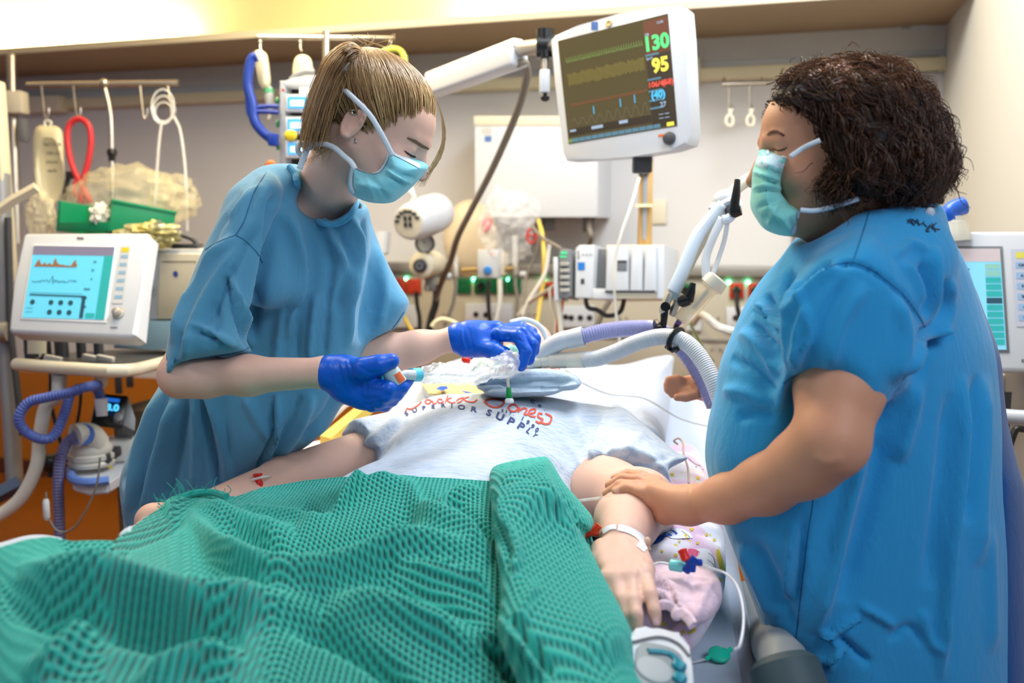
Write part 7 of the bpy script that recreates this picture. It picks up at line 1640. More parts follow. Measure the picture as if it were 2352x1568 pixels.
# far arm leaning on the mattress
limb(bodyB, (W(1850, 760, 1.62), .05), (W(1790, 880, 1.86), .048), (W(1700, 888, 1.95), .040), (W(1630, 890, 2.0), .028), k=.03)
bodyB += [(S_cone(W(1630, 890, 2.0), W(1585, 888, 2.02), .027, .026), .02)]
for k, (x, y) in enumerate(((1536, 872), (1532, 884), (1534, 896), (1545, 906))): finger(bodyB, Wl((1585, 880 + 6 * k, 2.0 + .012 * (2 - k)), (1555, (880 + 6 * k + y) / 2 - 5, 2.0), (x, y, 2.0)), .0115, .009)
finger(bodyB, Wl((1600, 905, 1.98), (1575, 912, 1.98), (1555, 912, 1.98)), .012, .009)
vt, fq = sdf_mesh(bodyB, [.10, 1.08, .55], [.92, 2.15, 1.78], .0036, relax=2)
vt = folds(vt, fq, [([(1578, 1110), (1572, 1150), (1580, 1195)], 3, -.0014), ([(1590, 1112), (1586, 1150), (1592, 1190)], 2.5, -.001), ([(1452, 1113), (1447, 1124)], 3, .0012), ([(1470, 1106), (1464, 1116)], 3, .001), ([(1770, 348), (1785, 336), (1800, 334), (1812, 342)], 2.5, .0010), ([(1768, 300), (1785, 303), (1800, 312)], 6, .0015), ([(1865, 1046), (1900, 1060), (1940, 1050)], 10, .002)])
mesh_obj('body', vt, fq, M_skinB, nB); bvB_ = bvh_of(vt, fq)
for (x, y) in ((1418, 1127),): d_ = Decal(bvB_, .0006); d_.fill([(x - 6, y - 4), (x + 2, y - 6), (x + 6, y), (x + 2, y + 5), (x - 6, y + 4)], 3); d_.build('nail', mat('nail_peach', lin(226, 170, 156), .25), nB)
def dB(x, y): return 1.47 + np.clip((y - 700) * .00006, -.03, .08) + np.clip((x - 2000) * .00006, -.02, .02)
tb = [(1845, 548), (1880, 515), (1930, 492), (2000, 478), (2090, 464), (2162, 471), (2186, 540), (2222, 612), (2252, 700), (2284, 800), (2296, 900), (2304, 1000), (2316, 1150), (2330, 1300), (2340, 1568), (2350, 1900), (1880, 1900), (1830, 1700), (1800, 1575), (1762, 1480), (1736, 1400), (1702, 1310), (1672, 1230), (1645, 1150), (1626, 1090), (1619, 1040), (1626, 970), (1642, 900), (1655, 830), (1688, 750), (1716, 690), (1756, 632), (1800, 590)]
sb = [(1900, 560), (1990, 520), (2070, 560), (2118, 640), (2134, 740), (2122, 840), (2070, 925), (2020, 975), (1998, 1002), (1986, 988), (1940, 928), (1895, 888), (1850, 868), (1812, 880), (1790, 938), (1784, 905), (1794, 850), (1786, 760), (1800, 690), (1845, 615)]
gB = [(S_slab(tb, dB, lambda x, y: .185, .12), 0), (S_slab(sb, lambda x, y: 1.28 + np.clip((600 - y), -400, 200) * -.00005, .112, .055), .025), (S_ell(W(2010, 600, 1.36), [.11, .12, .09]), .05)]
nk = W(1975, 500, 1.41)
gB += [(S_cone(W(1968, 490, 1.40), CB_ + [0, 0, .02], .086, .11), .008, 'sub'), (S_ell(W(1880, 500, 1.36), [.05, .07, .04]), .015, 'sub'), (S_ell(W(1930, 456, 1.40), [.14, .10, .030]), .015, 'sub'),
       (S_cone(W(1905, 990, 1.235), W(1880, 1060, 1.21), .062, .068), .004, 'sub')]
vt, fq = sdf_mesh(gB, [.20, 1.08, .40], [.98, 1.80, 1.66], .0058, relax=3)
FB = [([(1822, 617), (1801, 683), (1795, 757), (1800, 840)], 9, -.016), ([(1834, 640), (1814, 700), (1806, 770), (1812, 850)], 9, .009), ([(1762, 674), (1775, 710), (1786, 742)], 8, -.010), ([(1732, 706), (1760, 722), (1775, 745), (1789, 762)], 7, .010, 's'), ([(1932, 606), (1880, 645), (1840, 690), (1812, 730)], 9, .009), ([(1910, 600), (1860, 640), (1825, 680)], 8, -.008),
      ([(2143, 560), (2142, 640), (2138, 700), (2132, 760)], 12, .010), ([(2120, 600), (2128, 680), (2128, 740)], 8, -.012), ([(2182, 640), (2168, 700), (2140, 750), (2110, 790)], 10, .012, 's'), ([(2190, 740), (2140, 770), (2100, 812), (2070, 860)], 9, .012), ([(2180, 760), (2140, 790), (2100, 850)], 8, -.012), ([(2134, 740), (2118, 840), (2060, 930), (2010, 1000)], 12, -.020),
      ([(2130, 580), (2090, 560), (2050, 590)], 9, .006), ([(2070, 600), (2100, 640), (2120, 700)], 8, .006), ([(1884, 625), (1959, 606), (2039, 648), (2093, 700), (2123, 760)], 5, -.006), ([(1990, 650), (1930, 740), (1900, 850)], 16, .008), ([(1940, 640), (1890, 740), (1850, 850)], 12, -.006), ([(2060, 680), (2080, 780), (2050, 880)], 14, .007), ([(1850, 700), (1830, 780), (1830, 860)], 8, .006),
      ([(1830, 640), (1860, 760), (1820, 830)], 7, .004), ([(1700, 760), (1750, 800), (1790, 860)], 12, .008), ([(1680, 820), (1730, 850), (1780, 900)], 10, -.008), ([(1730, 740), (1770, 790), (1790, 830)], 9, -.009), ([(1660, 900), (1710, 900), (1770, 930)], 14, .007), ([(1690, 960), (1740, 950), (1780, 960)], 12, -.006),
      ([(1990, 1000), (1967, 1079), (1935, 1200), (1908, 1326), (1873, 1454)], 16, .014), ([(2030, 960), (2010, 1100), (1970, 1250), (1930, 1380)], 22, -.010), ([(2212, 860), (2206, 943), (2196, 1100), (2180, 1241), (2168, 1400), (2159, 1560)], 11, .013), ([(2185, 900), (2170, 1050), (2150, 1200), (2130, 1350)], 16, -.009), ([(2262, 860), (2258, 1000), (2250, 1150), (2245, 1300)], 14, .009), ([(2240, 860), (2236, 1000), (2222, 1200)], 10, -.008),
      ([(1822, 1200), (1812, 1290), (1800, 1386)], 9, .008), ([(1850, 1180), (1838, 1290), (1826, 1400)], 9, -.007), ([(1880, 1456), (1910, 1462), (1940, 1440), (1980, 1420)], 7, .010, 's'), ([(1925, 1460), (1960, 1490), (2001, 1524)], 7, -.010), ([(1880, 1450), (1920, 1480), (1900, 1540)], 8, .007), ([(1850, 1520), (1900, 1520), (1950, 1490)], 7, .009, 's'), ([(1971, 1388), (2010, 1410), (2057, 1438)], 7, .007), ([(2040, 1470), (2090, 1440), (2120, 1480)], 8, -.006), ([(1700, 1250), (1740, 1330), (1780, 1420)], 14, .008), ([(1730, 1240), (1790, 1360), (1830, 1460)], 16, -.008), ([(2100, 860), (2090, 960), (2060, 1060)], 18, .010), ([(2160, 1500), (2130, 1460), (2120, 1400)], 8, .006), ([(2270, 1200), (2276, 1350), (2280, 1500)], 14, .006)]
vt = folds(vt, fq, FB, 1.5)
mesh_obj('gown', vt, fq, M_gownB, nB); bvGB = bvh_of(vt, fq); gownB = [o for o in COL.objects if o.name.startswith('gown')][-1]
sm = Decal(bvGB, .0009)
for s_ in ([(1997, 486), (1980, 540), (1959, 602)], [(1884, 622), (1920, 608), (1959, 603), (2000, 618), (2039, 646), (2070, 672), (2093, 700), (2112, 728), (2124, 752)], [(1869, 1139), (1852, 1260), (1836, 1400), (1822, 1518)], [(1800, 880), (1826, 862), (1860, 856), (1900, 872), (1945, 910), (1990, 968)]): sm.strip(s_, 2, 6, 1)
sm.build('seam', mat('gownB_seam', lin(22, 92, 140), .8), gownB)
hm = Decal(bvGB, .0016); hm.strip([(1856, 552), (1886, 522), (1930, 500), (1990, 484), (2050, 476), (2110, 470), (2158, 474)], 9, 6, 3); hm.build('neckband', cloth('gownB_band', lin(34, 128, 184), lin(40, 134, 190), 20, .2, .002), gownB)
mk = Decal(bvGB, .0012)
for s_ in ([(2083, 506), (2100, 519)], [(2084, 514), (2090, 504), (2098, 516), (2106, 505), (2110, 520)], [(2118, 512), (2128, 522)], [(2136, 516), (2126, 530), (2134, 533)], [(2140, 514), (2148, 534)], [(2150, 512), (2140, 524), (2158, 528)], [(2094, 504), (2112, 516), (2122, 510)], [(2128, 534), (2136, 520), (2142, 528)]): mk.strip(s_, 2.4, 4, 1)
mk.build('handwriting', mat('marker_ink', lin(24, 40, 66), .8), gownB)
p = hit(bvGB, 2134, 490, .002, 1.4); b = MB(); b.sph(p, (.007, .003, .007), 14); b.build('button', M_white, gownB)
vt, fq = sdf_mesh([(S_slab([(2226, 640), (2262, 720), (2298, 820), (2312, 950), (2336, 1060), (2356, 1160), (2372, 1568), (2380, 1860), (2250, 1860), (2240, 1500), (2250, 1000), (2230, 800)], 1.56, .12, .05), 0)], [.55, 1.2, .42], [1.05, 1.85, 1.45], .009); mesh_obj('back_flap', vt, fq, cloth('navy_gown_back', lin(18, 78, 144), lin(22, 84, 150), 14, .3, .003), gownB)
# mask B
mo = [(1748, 342), (1785, 349), (1819, 356), (1808, 385), (1800, 415), (1797, 440), (1815, 465), (1841, 482), (1834, 510), (1823, 540), (1790, 540), (1756, 526), (1735, 500), (1723, 472), (1726, 430), (1728, 395), (1738, 362)]
vt, fq = sdf_mesh([(S_slab(mo, 1.345, .090, .032, n=6), 0)], W(1700, 560, 1.46) - [.07, .40, .02], W(1860, 320, 1.46) + [.02, .02, .02], .003, relax=2)
vt = folds(vt, fq, [([(1728, 398), (1755, 408), (1790, 420)], 6, .006, 's'), ([(1726, 440), (1760, 432), (1800, 440)], 6, .006, 's'), ([(1735, 480), (1770, 465), (1820, 470)], 6, -.005), ([(1745, 370), (1775, 385), (1800, 390)], 5, .004), ([(1765, 520), (1780, 480), (1800, 455)], 5, .004), ([(1750, 500), (1770, 500), (1800, 520)], 5, -.003)])
mkB = mesh_obj('face_mask', vt, fq, M_maskB, nB); bvM2 = bvh_of(vt, fq)
d_ = Decal(bvM2, .0012); d_.strip([(1746, 346), (1785, 354), (1814, 360)], 11, 6, 2); d_.strip([(1815, 360), (1805, 388), (1798, 418), (1797, 440), (1815, 464), (1838, 482)], 6, 6, 2); d_.strip([(1836, 486), (1830, 510), (1820, 536)], 9, 6, 2); d_.build('mask_edge', M_strap, mkB)
d_ = Decal(bvM2, .0010); d_.fill([(1740, 362), (1752, 352), (1798, 362), (1794, 392), (1760, 388), (1738, 378)], 2); d_.build('mask_top_band', cloth('mask_pale', lin(196, 224, 236), lin(206, 230, 240), 30, .1, .001), mkB)
ribbon('mask_strap', [(1815, 360, 1.252), (1838, 344, 1.25), (1860, 332, 1.242), (1884, 322, 1.235)], .0065, M_strap, mkB)
ribbon('mask_strap', [(1838, 482, 1.256), (1868, 484, 1.265), (1900, 478, 1.265), (1935, 468, 1.262), (1972, 456, 1.258)], .0065, M_strap, mkB)
face_bits(bvB_, nB, [(1763, 311), (1772, 304), (1785, 303), (1802, 312)], [([(1776, 340), (1786, 345), (1798, 344), (1808, 337)], [1.5, 4, 4, 2])], mat('brow_dark', lin(92, 56, 40), .7))
# curly hair
hb_ = [(1772, 232), (1780, 206), (1806, 184), (1850, 170), (1900, 156), (1950, 146), (2010, 150), (2056, 170), (2092, 200), (2124, 240), (2148, 280), (2168, 320), (2172, 360), (2156, 405), (2130, 428), (2090, 444), (2030, 450), (1970, 448), (1920, 452), (1888, 446), (1880, 415), (1890, 380), (1882, 342), (1866, 312), (1848, 276), (1822, 248), (1796, 236), (1780, 240)]
hs_ = S_slab(hb_, 1.355, .130, .060)
vt, fq = sdf_mesh([(hs_, 0)], [.30, 1.12, 1.42], [.74, 1.62, 1.82], .006, relax=2)
mesh_obj('hair_cap', vt, fq, M_capB, nB)
vn = vnormals(vt, fq); ctr = vt.mean(0); cur = []; val = []
part = W(1900, 140, 1.33)
for n_ in range(1500):
    i = RNG.integers(len(vt)); p0 = vt[i]; nn_ = vn[i]
    x0, y0, _d = proj(p0[None]); x0, y0 = float(x0[0]), float(y0[0])
    if x0 < 1830 and y0 > 235: continue
    # flow: away from the forehead, downwards and back
    flow = np.array([.55 + .5 * (x0 < 1950), .05 * RNG.normal(), -.55 - .7 * (y0 > 260)]) if y0 < 380 else np.array([-.10 + .1 * RNG.normal(), 0, -1.])
    front = x0 < 1885 and y0 < 330
    if front: flow = np.array([.75, -.15, .25 - .6 * (x0 > 1840)])
    elif x0 < 1925: flow = np.array([.35, -.1, -.8])
    flow = flow - nn_ * (flow @ nn_); flow = nrm(flow + RNG.normal(size=3) * .18); side = np.cross(nn_, flow)
    if flow[2] > .25 and y0 < 240 and not front: continue
    if front and (flow[2] > .55 or flow[0] < .25): continue
    Ln = RNG.uniform(.05, .095); ph = RNG.uniform(0, 2 * PI); turns = RNG.uniform(1.0, 2.2); R0 = RNG.uniform(.005, .013)
    if y0 > 400: Ln *= .42
    if front: Ln *= .62
    if y0 > 330: Ln *= .75
    for q in range(9):
        d0 = RNG.normal(size=3) * .0035; pts = []; tone = RNG.normal() * .16; am = R0 * RNG.uniform(.7, 1.25); ph2 = ph + RNG.normal() * .35
        for t in np.linspace(0, 1, 15):
            g = ph2 + turns * 2 * PI * t; bend = nn_ * (-.9 * (t * Ln) ** 2 / .16)
            pts.append(p0 + d0 + flow * Ln * t + side * am * math.cos(g) * (.4 + .6 * t) + nn_ * (.003 + am * .7 * (1 + math.sin(g)) * (.4 + .6 * t)) + bend)
        cur.append(pts); val.append(np.clip(.35 + tone + .25 * (y0 < 200), 0, 1))
for n_ in range(90):         # fly-away ends round the outline
    px_, py_ = [(2120, 215), (2180, 290), (2190, 340), (2180, 420), (2100, 460), (1940, 142), (2020, 140), (1850, 166), (1880, 430), (1888, 380), (1800, 190), (2140, 255)][n_ % 12]; p0 = W(px_ + RNG.normal() * 12 - (12 if px_ > 2000 else 0), py_ + RNG.normal() * 16, 1.33 + RNG.normal() * .03)
    dr = nrm(np.array([.5 if px_ > 1900 else -.3, 0, .25 if py_ < 220 else -.5]) + RNG.normal(size=3) * .5); sd_ = nrm(np.cross(dr, [.1, 1, .2])); Ln = RNG.uniform(.012, .032); ph = RNG.uniform(0, 6)
    cur.append([p0 + dr * Ln * t + sd_ * .006 * math.sin(ph + 5 * t) * t + [0, 0, -.01 * t * t] for t in np.linspace(0, 1, 15)]); val.append(RNG.uniform(.3, .9))
strands('hair', np.array(cur), .00085, M_hairB, nB, val)
legs(nB, W(2060, 1650, 1.5), [.2, 1, 0], M_trs)

# ================================================================== THINGS HELD AND HUNG OVER THE PATIENT
# catheter controller held in the near glove
cv = thing('suction_valve', 'white suction valve with black cap and orange label held in the near blue glove', 'suction valve', W(905, 865, 1.47))
a, b2 = W(888, 838, 1.468), W(915, 882, 1.472); Lv = np.linalg.norm(b2 - a)
b = MB(); b.lathe([(0, 0), (0, .0125), (.004, .0132), (Lv - .002, .0165), (Lv, .0158), (Lv + .0005, 0)], a, b2, 32); b.build('body', mat('valve_pale', lin(212, 226, 224), .3), cv)
b = MB(); b.lathe([(-.012, 0), (-.012, .0095), (-.009, .0118), (-.0015, .0122), (0, .012)], a, b2, 28)
for i in range(14):
    g = i * 2 * PI / 14; 
b.build('cap', M_black, cv)
b = MB(); c0 = a + (b2 - a) * .55; b.tube(path((895, 862, 1.468), (880, 861, 1.468), (868, 860, 1.468), (845, 858, 1.47), (815, 860, 1.48)), [.0075] * 33, 14); b.build('suction_port', M_grey, cv)
vb_ = MB(); vv_ = nrm(b2 - a); s_ = nrm(np.cross(vv_, CP - a)); n_ = nrm(np.cross(s_, vv_)); n_ = n_ if n_ @ (CP - a) > 0 else -n_
rows = []
for t in np.linspace(Lv * .52, Lv * .97, 4):
    r_ = .0132 + (t / Lv) * .0033 + .0006; rows.append([vb_.bm.verts.new(tuple(a + vv_ * t + r_ * (n_ * math.cos(g) + s_ * math.sin(g)))) for g in np.linspace(-.1, -.95, 7)])
for i in range(3):
    for k in range(6): vb_.bm.faces.new((rows[i][k], rows[i][k + 1], rows[i + 1][k + 1], rows[i + 1][k]))
vb_.build('orange_label', mat('label_orange', lin(222, 98, 40), .5), cv)
b = MB(); b.tube(path((878, 862, 1.462), (880, 875, 1.462), (890, 884, 1.462)), .0028, 8); b.build('teal_lever', mat('lever_teal', lin(20, 170, 200), .35), cv)
cs = thing('suction_catheter', 'clear suction catheter in a crumpled transparent sleeve between the two gloves', 'catheter', W(1050, 860, 1.62))
b = MB(); b.lathe([(0, .004), (.006, .006), (.012, .0085), (.014, .0085), (.030, .0088), (.031, 0)], W(918, 861, 1.468), W(960, 861, 1.50), 22); b.build('white_hub', M_white, cs)
b = MB(); b.cyl(W(945, 861, 1.497), W(963, 860, 1.51), .0115, .0115, 24); b.build('cyan_ring', mat('ring_cyan', lin(96, 206, 232), .3), cs)
cat_ = path((905, 862, 1.465), (960, 860, 1.51), (1020, 858, 1.58), (1080, 862, 1.66), (1130, 845, 1.74), (1165, 838, 1.79)); b = MB(); b.tube(cat_, .0028, 10); b.build('catheter_tube', M_clear2, cs)
# sleeve
P_s = np.array(spline([W(*p) for p in ((958, 861, 1.508), (975, 862, 1.53), (1000, 858, 1.56), (1030, 856, 1.60), (1060, 858, 1.63), (1090, 860, 1.67), (1115, 852, 1.71), (1140, 842, 1.75), (1162, 842, 1.79), (1180, 840, 1.81))], 5)); K = len(P_s); nr = 22
rr_ = np.interp(np.linspace(0, 1, K), [0, .06, .14, .3, .5, .7, .85, 1], [.0105, .012, .0155, .0175, .0185, .018, .021, .012]); vs = []; rg = random.Random(11)
for i in range(K):
    T = P_s[min(i + 1, K - 1)] - P_s[max(i - 1, 0)]; T /= np.linalg.norm(T); X = nrm(np.cross(T, [0, 0, 1])); Y = np.cross(X, T)
    for k in range(nr):
        g = 2 * PI * k / nr; q = rr_[i] * (1 + (.42 * (rg.random() - .45) if i > 1 else 0)); vs.append(P_s[i] + (X * math.cos(g) + Y * math.sin(g)) * q + T * (rg.random() - .5) * .004)
fs = [(i * nr + k, i * nr + (k + 1) % nr, (i + 1) * nr + (k + 1) % nr, (i + 1) * nr + k) for i in range(K - 1) for k in range(nr)]
mesh_obj('sleeve', vs, fs, mat('sleeve_film', (.96, .96, .98), .10, alpha=.30, spec=1.), cs, smooth=False)
crumple_o = crumple('sleeve_bunch', W(1168, 836, 1.79), (.022, .014, .030), MATS['sleeve_film'], None, None, 21, amp=.5, sub=3); crumple_o.parent = cs; crumple_o.matrix_parent_inverse = Matrix.Translation(-cs.location)
ip = thing('irrigation_port', 'green capped irrigation port hanging below the catheter over the chest', 'port', W(1168, 925, 1.79))
b = MB(); b.tube([W(1163, 850, 1.79), W(1166, 870, 1.79), W(1168, 892, 1.79)], .0032, 10); b.build('port_tube', M_milky, ip)
b = MB(); b.lathe([(0, .0040), (.002, .0048), (.010, .0055), (.016, .0066), (.022, .0066), (.0225, 0)], W(1168, 889, 1.79), W(1170, 925, 1.79), 18); b.build('green_clip', mat('clip_green', lin(10, 140, 66), .3), ip)
b = MB(); b.lathe([(0, .006), (.003, .0085), (.008, .009), (.010, .006), (.0105, 0)], W(1170, 914, 1.785), W(1170, 935, 1.785), 20); b.build('white_cap', M_white, ip)
# tube holder straps at the patient's face and airway connector
b = MB(); b.tube(path((1184, 806, 2.0), (1172, 800, 1.98), (1160, 812, 1.97), (1150, 830, 1.96), (1136, 842, 1.96)), .009, 12); tag(b.build('airway_connector', mat('airway_teal', lin(150, 214, 200), .3)), 'pale teal airway connector between the gloved fingers', 'connector')
b = MB(); b.tube(path((1138, 848, 1.95), (1120, 838, 1.98), (1104, 836, 2.02), (1088, 850, 2.05)), .0055, 10); tag(b.build('airway_tube', mat('tube_pale_green', lin(180, 214, 180), .3)), 'pale green tube beside the patient\'s cheek', 'tubing')
b = MB(); b.sph(W(1070, 826, 2.08), (.010, .010, .008), 14); b.cyl(W(1062, 822, 2.08), W(1080, 830, 2.08), .006); tag(b.build('red_connector', M_redp), 'small red connector lying on the sheet behind the forearm', 'connector')
b = MB(); b.sph(W(1080, 815, 2.10), (.009, .009, .012), 12); tag(b.build('blue_connector', M_blue), 'small blue connector lying on the sheet behind the forearm', 'connector')
ribbon('head_strap', [(1172, 741, 2.09), (1205, 734, 2.10), (1238, 748, 2.10), (1256, 780, 2.10), (1262, 815, 2.08), (1255, 840, 2.05)], .012, M_strap, pat)
# breathing circuit
bc_ = thing('breathing_circuit', 'white Y piece with one violet clear hose and one white corrugated hose', 'breathing hose', W(1250, 825, 2.0))
b = MB(); b.tube(path((1210, 838, 1.98), (1235, 828, 1.98), (1262, 800, 1.97), (1290, 783, 1.96), (1312, 778, 1.96)), [.011, .012, .013, .014, .015, .017, .018, .018, .018, .019, .019, .020, .020, .020, .020, .020, .020, .020, .020, .020, .020, .020, .020, .020, .020, .020, .020, .020, .020, .020, .020, .020, .020], 18); b.cyl(W(1300, 781, 1.96), W(1340, 772, 1.95), .0205, .0215, 22); b.build('y_connector', M_white, bc_)
b = MB(); b.tube(path((1230, 832, 1.97), (1252, 830, 1.965), (1275, 828, 1.96), (1300, 828, 1.955)), [.012] * 6 + [.014] * 6 + [.0165] * 13, 18); b.cyl(W(1280, 828, 1.958), W(1345, 825, 1.945), .0165, .0185, 22); b.build('y_branch', M_milky, bc_)
P, R_ = corrugated(path((1335, 774, 1.95), (1370, 764, 1.95), (1420, 756, 1.96), (1470, 753, 1.97), (1512, 757, 1.98), (1550, 785, 2.0), (1580, 820, 2.0), (1612, 870, 1.98), (1640, 930, 1.95)), .0180, .0052, .0030)
b = MB(); b.tube(P, R_, 18); b.build('clear_hose', mat('violet_clear_hose', lin(176, 180, 226), .2, alpha=.86), bc_)
P, R_ = corrugated(path((1340, 826, 1.945), (1375, 822, 1.93), (1420, 806, 1.91), (1460, 788, 1.89), (1510, 774, 1.87), (1552, 776, 1.85), (1585, 794, 1.83), (1615, 830, 1.81), (1640, 880, 1.79), (1662, 940, 1.78)), .0175, .0045, .0009)
b = MB(); b.tube(P, R_, 18); b.build('white_hose', M_white, bc_)
hc = thing('hose_clip', 'black double hose clip on the end of the support arm', 'clip', W(1525, 760, 1.93))
b = MB(); b.tube(path((1505, 742, 1.96), (1512, 752, 1.94), (1515, 766, 1.95)), .006, 8, flat=(1, 2)); b.build('hose_hook', M_black, hc)
cr = W(1552, 788, 1.85); tx_ = nrm(W(1575, 793, 1.83) - W(1535, 775, 1.86)); yy_ = nrm(np.cross(tx_, [0, 1, 0])); zz_ = np.cross(tx_, yy_)
b = MB(); b.tube([cr + .0215 * (yy_ * math.cos(g) + zz_ * math.sin(g)) + np.array([0, 0, .006]) for g in np.linspace(-2.6, 2.6, 22)], .0048, 8, flat=(1, 1.7)); b.tube([W(1530, 795, 1.85), W(1545, 805, 1.84), W(1556, 800, 1.83)], .005, 8); b.build('hose_ring', M_black, hc)
b = MB(); b.tube(path((1528, 700, 1.95), (1526, 725, 1.945), (1522, 752, 1.94)), .0075, 10); b.box(W(1535, 758, 1.93), (.045, .03, .008), None, .003); b.sph(W(1515, 752, 1.92), .006, 10); b.build('stem', M_black, hc)
sa = thing('support_arm', 'silver support arm with black knobs and white strap coming in from the right', 'support arm', W(1520, 710, 1.95))
b = MB(); b.tube([W(1545, 680, 1.95), W(1590, 590, 1.97), W(1640, 500, 2.0)], .0125, 18); b.build('arm_tube', M_alu, sa)
b = MB(); b.tube([W(1640, 500, 2.0), W(1655, 470, 2.0), W(1700, 425, 2.0), W(1790, 365, 2.03)], .0135, 18); b.build('upper_tube', M_offw, sa)
b = MB(); b.sph(W(1668, 462, 1.99), (.030, .026, .026), 18); b.cyl(W(1645, 490, 1.99), W(1672, 455, 1.99), .021); b.build('elbow_joint', M_white, sa)
b = MB(); b.box(W(1530, 695, 1.95), (.016, .03, .052), Matrix.Rotation(.35, 3, 'Y'), .006); b.box(W(1552, 700, 1.95), (.012, .03, .052), Matrix.Rotation(.35, 3, 'Y'), .005); b.box(W(1548, 678, 1.95), (.036, .028, .02), Matrix.Rotation(.35, 3, 'Y'), .004); b.build('fork', M_alu, sa)
b = MB(); b.cyl(W(1528, 704, 1.93), W(1530, 704, 1.97), .010); b.tube([W(1528, 700, 1.945), W(1525, 730, 1.945)], .008, 10); b.build('pivot', M_black, sa)
for (x0, y0, x1, y1, bx, by) in ((1679, 484, 1694, 412, 1688, 486), (1575, 690, 1592, 650, 1570, 692)):
    b = MB(); b.tube([W(x0 + 6, y0, 1.93), W((x0 + x1) / 2 + 4, (y0 + y1) / 2, 1.92), W(x1, y1, 1.92)], [.011, .009, .006], 10); b.tube([W(bx - 14, by - 2, 1.96), W(bx, by, 1.93), W(bx + 14, by - 4, 1.925)], [.010, .013, .011], 10); b.build('locking_knob', M_black, sa)
ws_ = [(1662, 470, 1.96), (1630, 505, 1.96), (1600, 545, 1.95), (1575, 605, 1.94), (1555, 650, 1.935), (1545, 670, 1.935)]
stp = thing('gauze_strap', 'white gauze strap knotted along the support arm and holding the nebuliser chamber', 'strap', W(1640, 520, 1.95))
ribbon('strap_band', ws_, .028, M_strap, stp); b = MB(); b.tube(path((1600, 540, 1.96), (1650, 480, 1.97), (1684, 462, 1.96), (1694, 474, 1.95), (1676, 500, 1.94), (1660, 505, 1.94)), .010, 10); b.build('knot', M_strap, stp)
ribbon('strap_tail', [(1660, 500, 1.94), (1640, 540, 1.94), (1622, 590, 1.94), (1622, 640, 1.93)], .018, mat('gauze_sheer', lin(226, 232, 240), .8, alpha=.7), stp)
ribbon('strap_tail', [(1672, 500, 1.95), (1664, 550, 1.95), (1648, 600, 1.95), (1636, 632, 1.94)], .010, MATS['gauze_sheer'], stp)
nb = thing('nebuliser_chamber', 'clear cylindrical nebuliser chamber with white lid hanging from the gauze strap', 'nebuliser', W(1600, 700, 1.95))
a, b2 = W(1645, 645, 1.93), W(1562, 738, 1.95); Ln = np.linalg.norm(b2 - a)
b = MB(); b.lathe([(.004, .021), (.02, .021), (.024, .0175), (Ln - .004, .0185), (Ln, .016), (Ln + .002, .002)], a, b2, 30); b.build('chamber', mat('chamber_clear', lin(240, 224, 190), .1, alpha=.42, spec=.9), nb)
b = MB(); b.lathe([(-.010, 0), (-.010, .016), (-.006, .024), (.006, .0265), (.016, .0265), (.018, .021)], a, b2, 30); b.build('lid', M_milky, nb)
b = MB(); b.cyl(W(1592, 708, 1.94), W(1625, 668, 1.93), .004); b.build('inner_stem', M_white, nb)
b = MB(); b.cyl(W(1562, 736, 1.95), W(1550, 752, 1.95), .007, .005); b.build('violet_nozzle', mat('nozzle_violet', lin(120, 90, 170), .4), nb)
b = MB(); b.tube([W(1556, 746, 1.95), W(1548, 758, 1.94)], .005); b.build('tip', M_black, nb)

# ------------------------------------------------------------------ lines, taps and tape on the patient
tp = Decal(bvP, .0012); tp.strip([(1385, 1222), (1400, 1212), (1416, 1210)], 11, 5, 3); tp.strip([(1420, 1211), (1445, 1218), (1468, 1232), (1482, 1250)], 15, 6, 3); tp.strip([(1465, 1250), (1480, 1262), (1490, 1272)], 12, 5, 3)
tp.build('tape', mat('tape_white', lin(240, 240, 246), .6), pat)
cn = thing('cannula', 'intravenous cannula with clear wings taped on the back of the patient\'s hand', 'cannula', hit(bvP, 1478, 1245, .004, 1.34))
p0 = hit(bvP, 1478, 1243, .006, 1.34); b = MB(); b.sph(p0, (.0055, .006, .007), 16); b.tube([p0, p0 + W(1482, 1262, 1.34) - W(1478, 1243, 1.34)], .003, 10); b.build('hub', mat('hub_clear', lin(226, 190, 160), .15, alpha=.8), cn)
L1 = [W(1480, 1248, 1.325), W(1486, 1262, 1.315), W(1491, 1285, 1.30), W(1499, 1296, 1.29), W(1515, 1292, 1.29), W(1540, 1296, 1.285)]; b = MB(); b.tube(spline(L1, 6), .0018, 8); b.build('extension_line', mat('line_white', lin(228, 230, 238), .2, alpha=.85), cn)
sc_ = thing('stopcock', 'blue three way stopcock with red cap and teal connector lying on the printed pillow', 'stopcock', W(1588, 1292, 1.27))
b = MB(); b.lathe([(0, .004), (.002, .0080), (.018, .0085), (.022, .006), (.0225, 0)], W(1536, 1296, 1.28), W(1575, 1302, 1.275), 20); b.build('teal_connector', mat('luer_teal', lin(120, 216, 216), .25), sc_)
b = MB(); b.tube([W(1576, 1310, 1.27), W(1590, 1290, 1.262), W(1598, 1280, 1.262)], .0065, 12); b.tube([W(1575, 1284, 1.265), W(1590, 1290, 1.262), W(1610, 1292, 1.266)], .0050, 12); b.tube([W(1590, 1290, 1.262), W(1588, 1312, 1.262)], .0058, 12); b.build('blue_tap', mat('tap_blue', lin(16, 66, 170), .25), sc_)
b = MB(); b.lathe([(0, .004), (.002, .0065), (.010, .006), (.016, .0068), (.018, 0)], W(1576, 1288, 1.262), W(1566, 1260, 1.268), 18); b.build('red_cap', M_redp, sc_)
b = MB(); b.cyl(W(1606, 1296, 1.268), W(1640, 1308, 1.262), .0040, .0030); b.build('clear_luer', M_clear2, sc_)
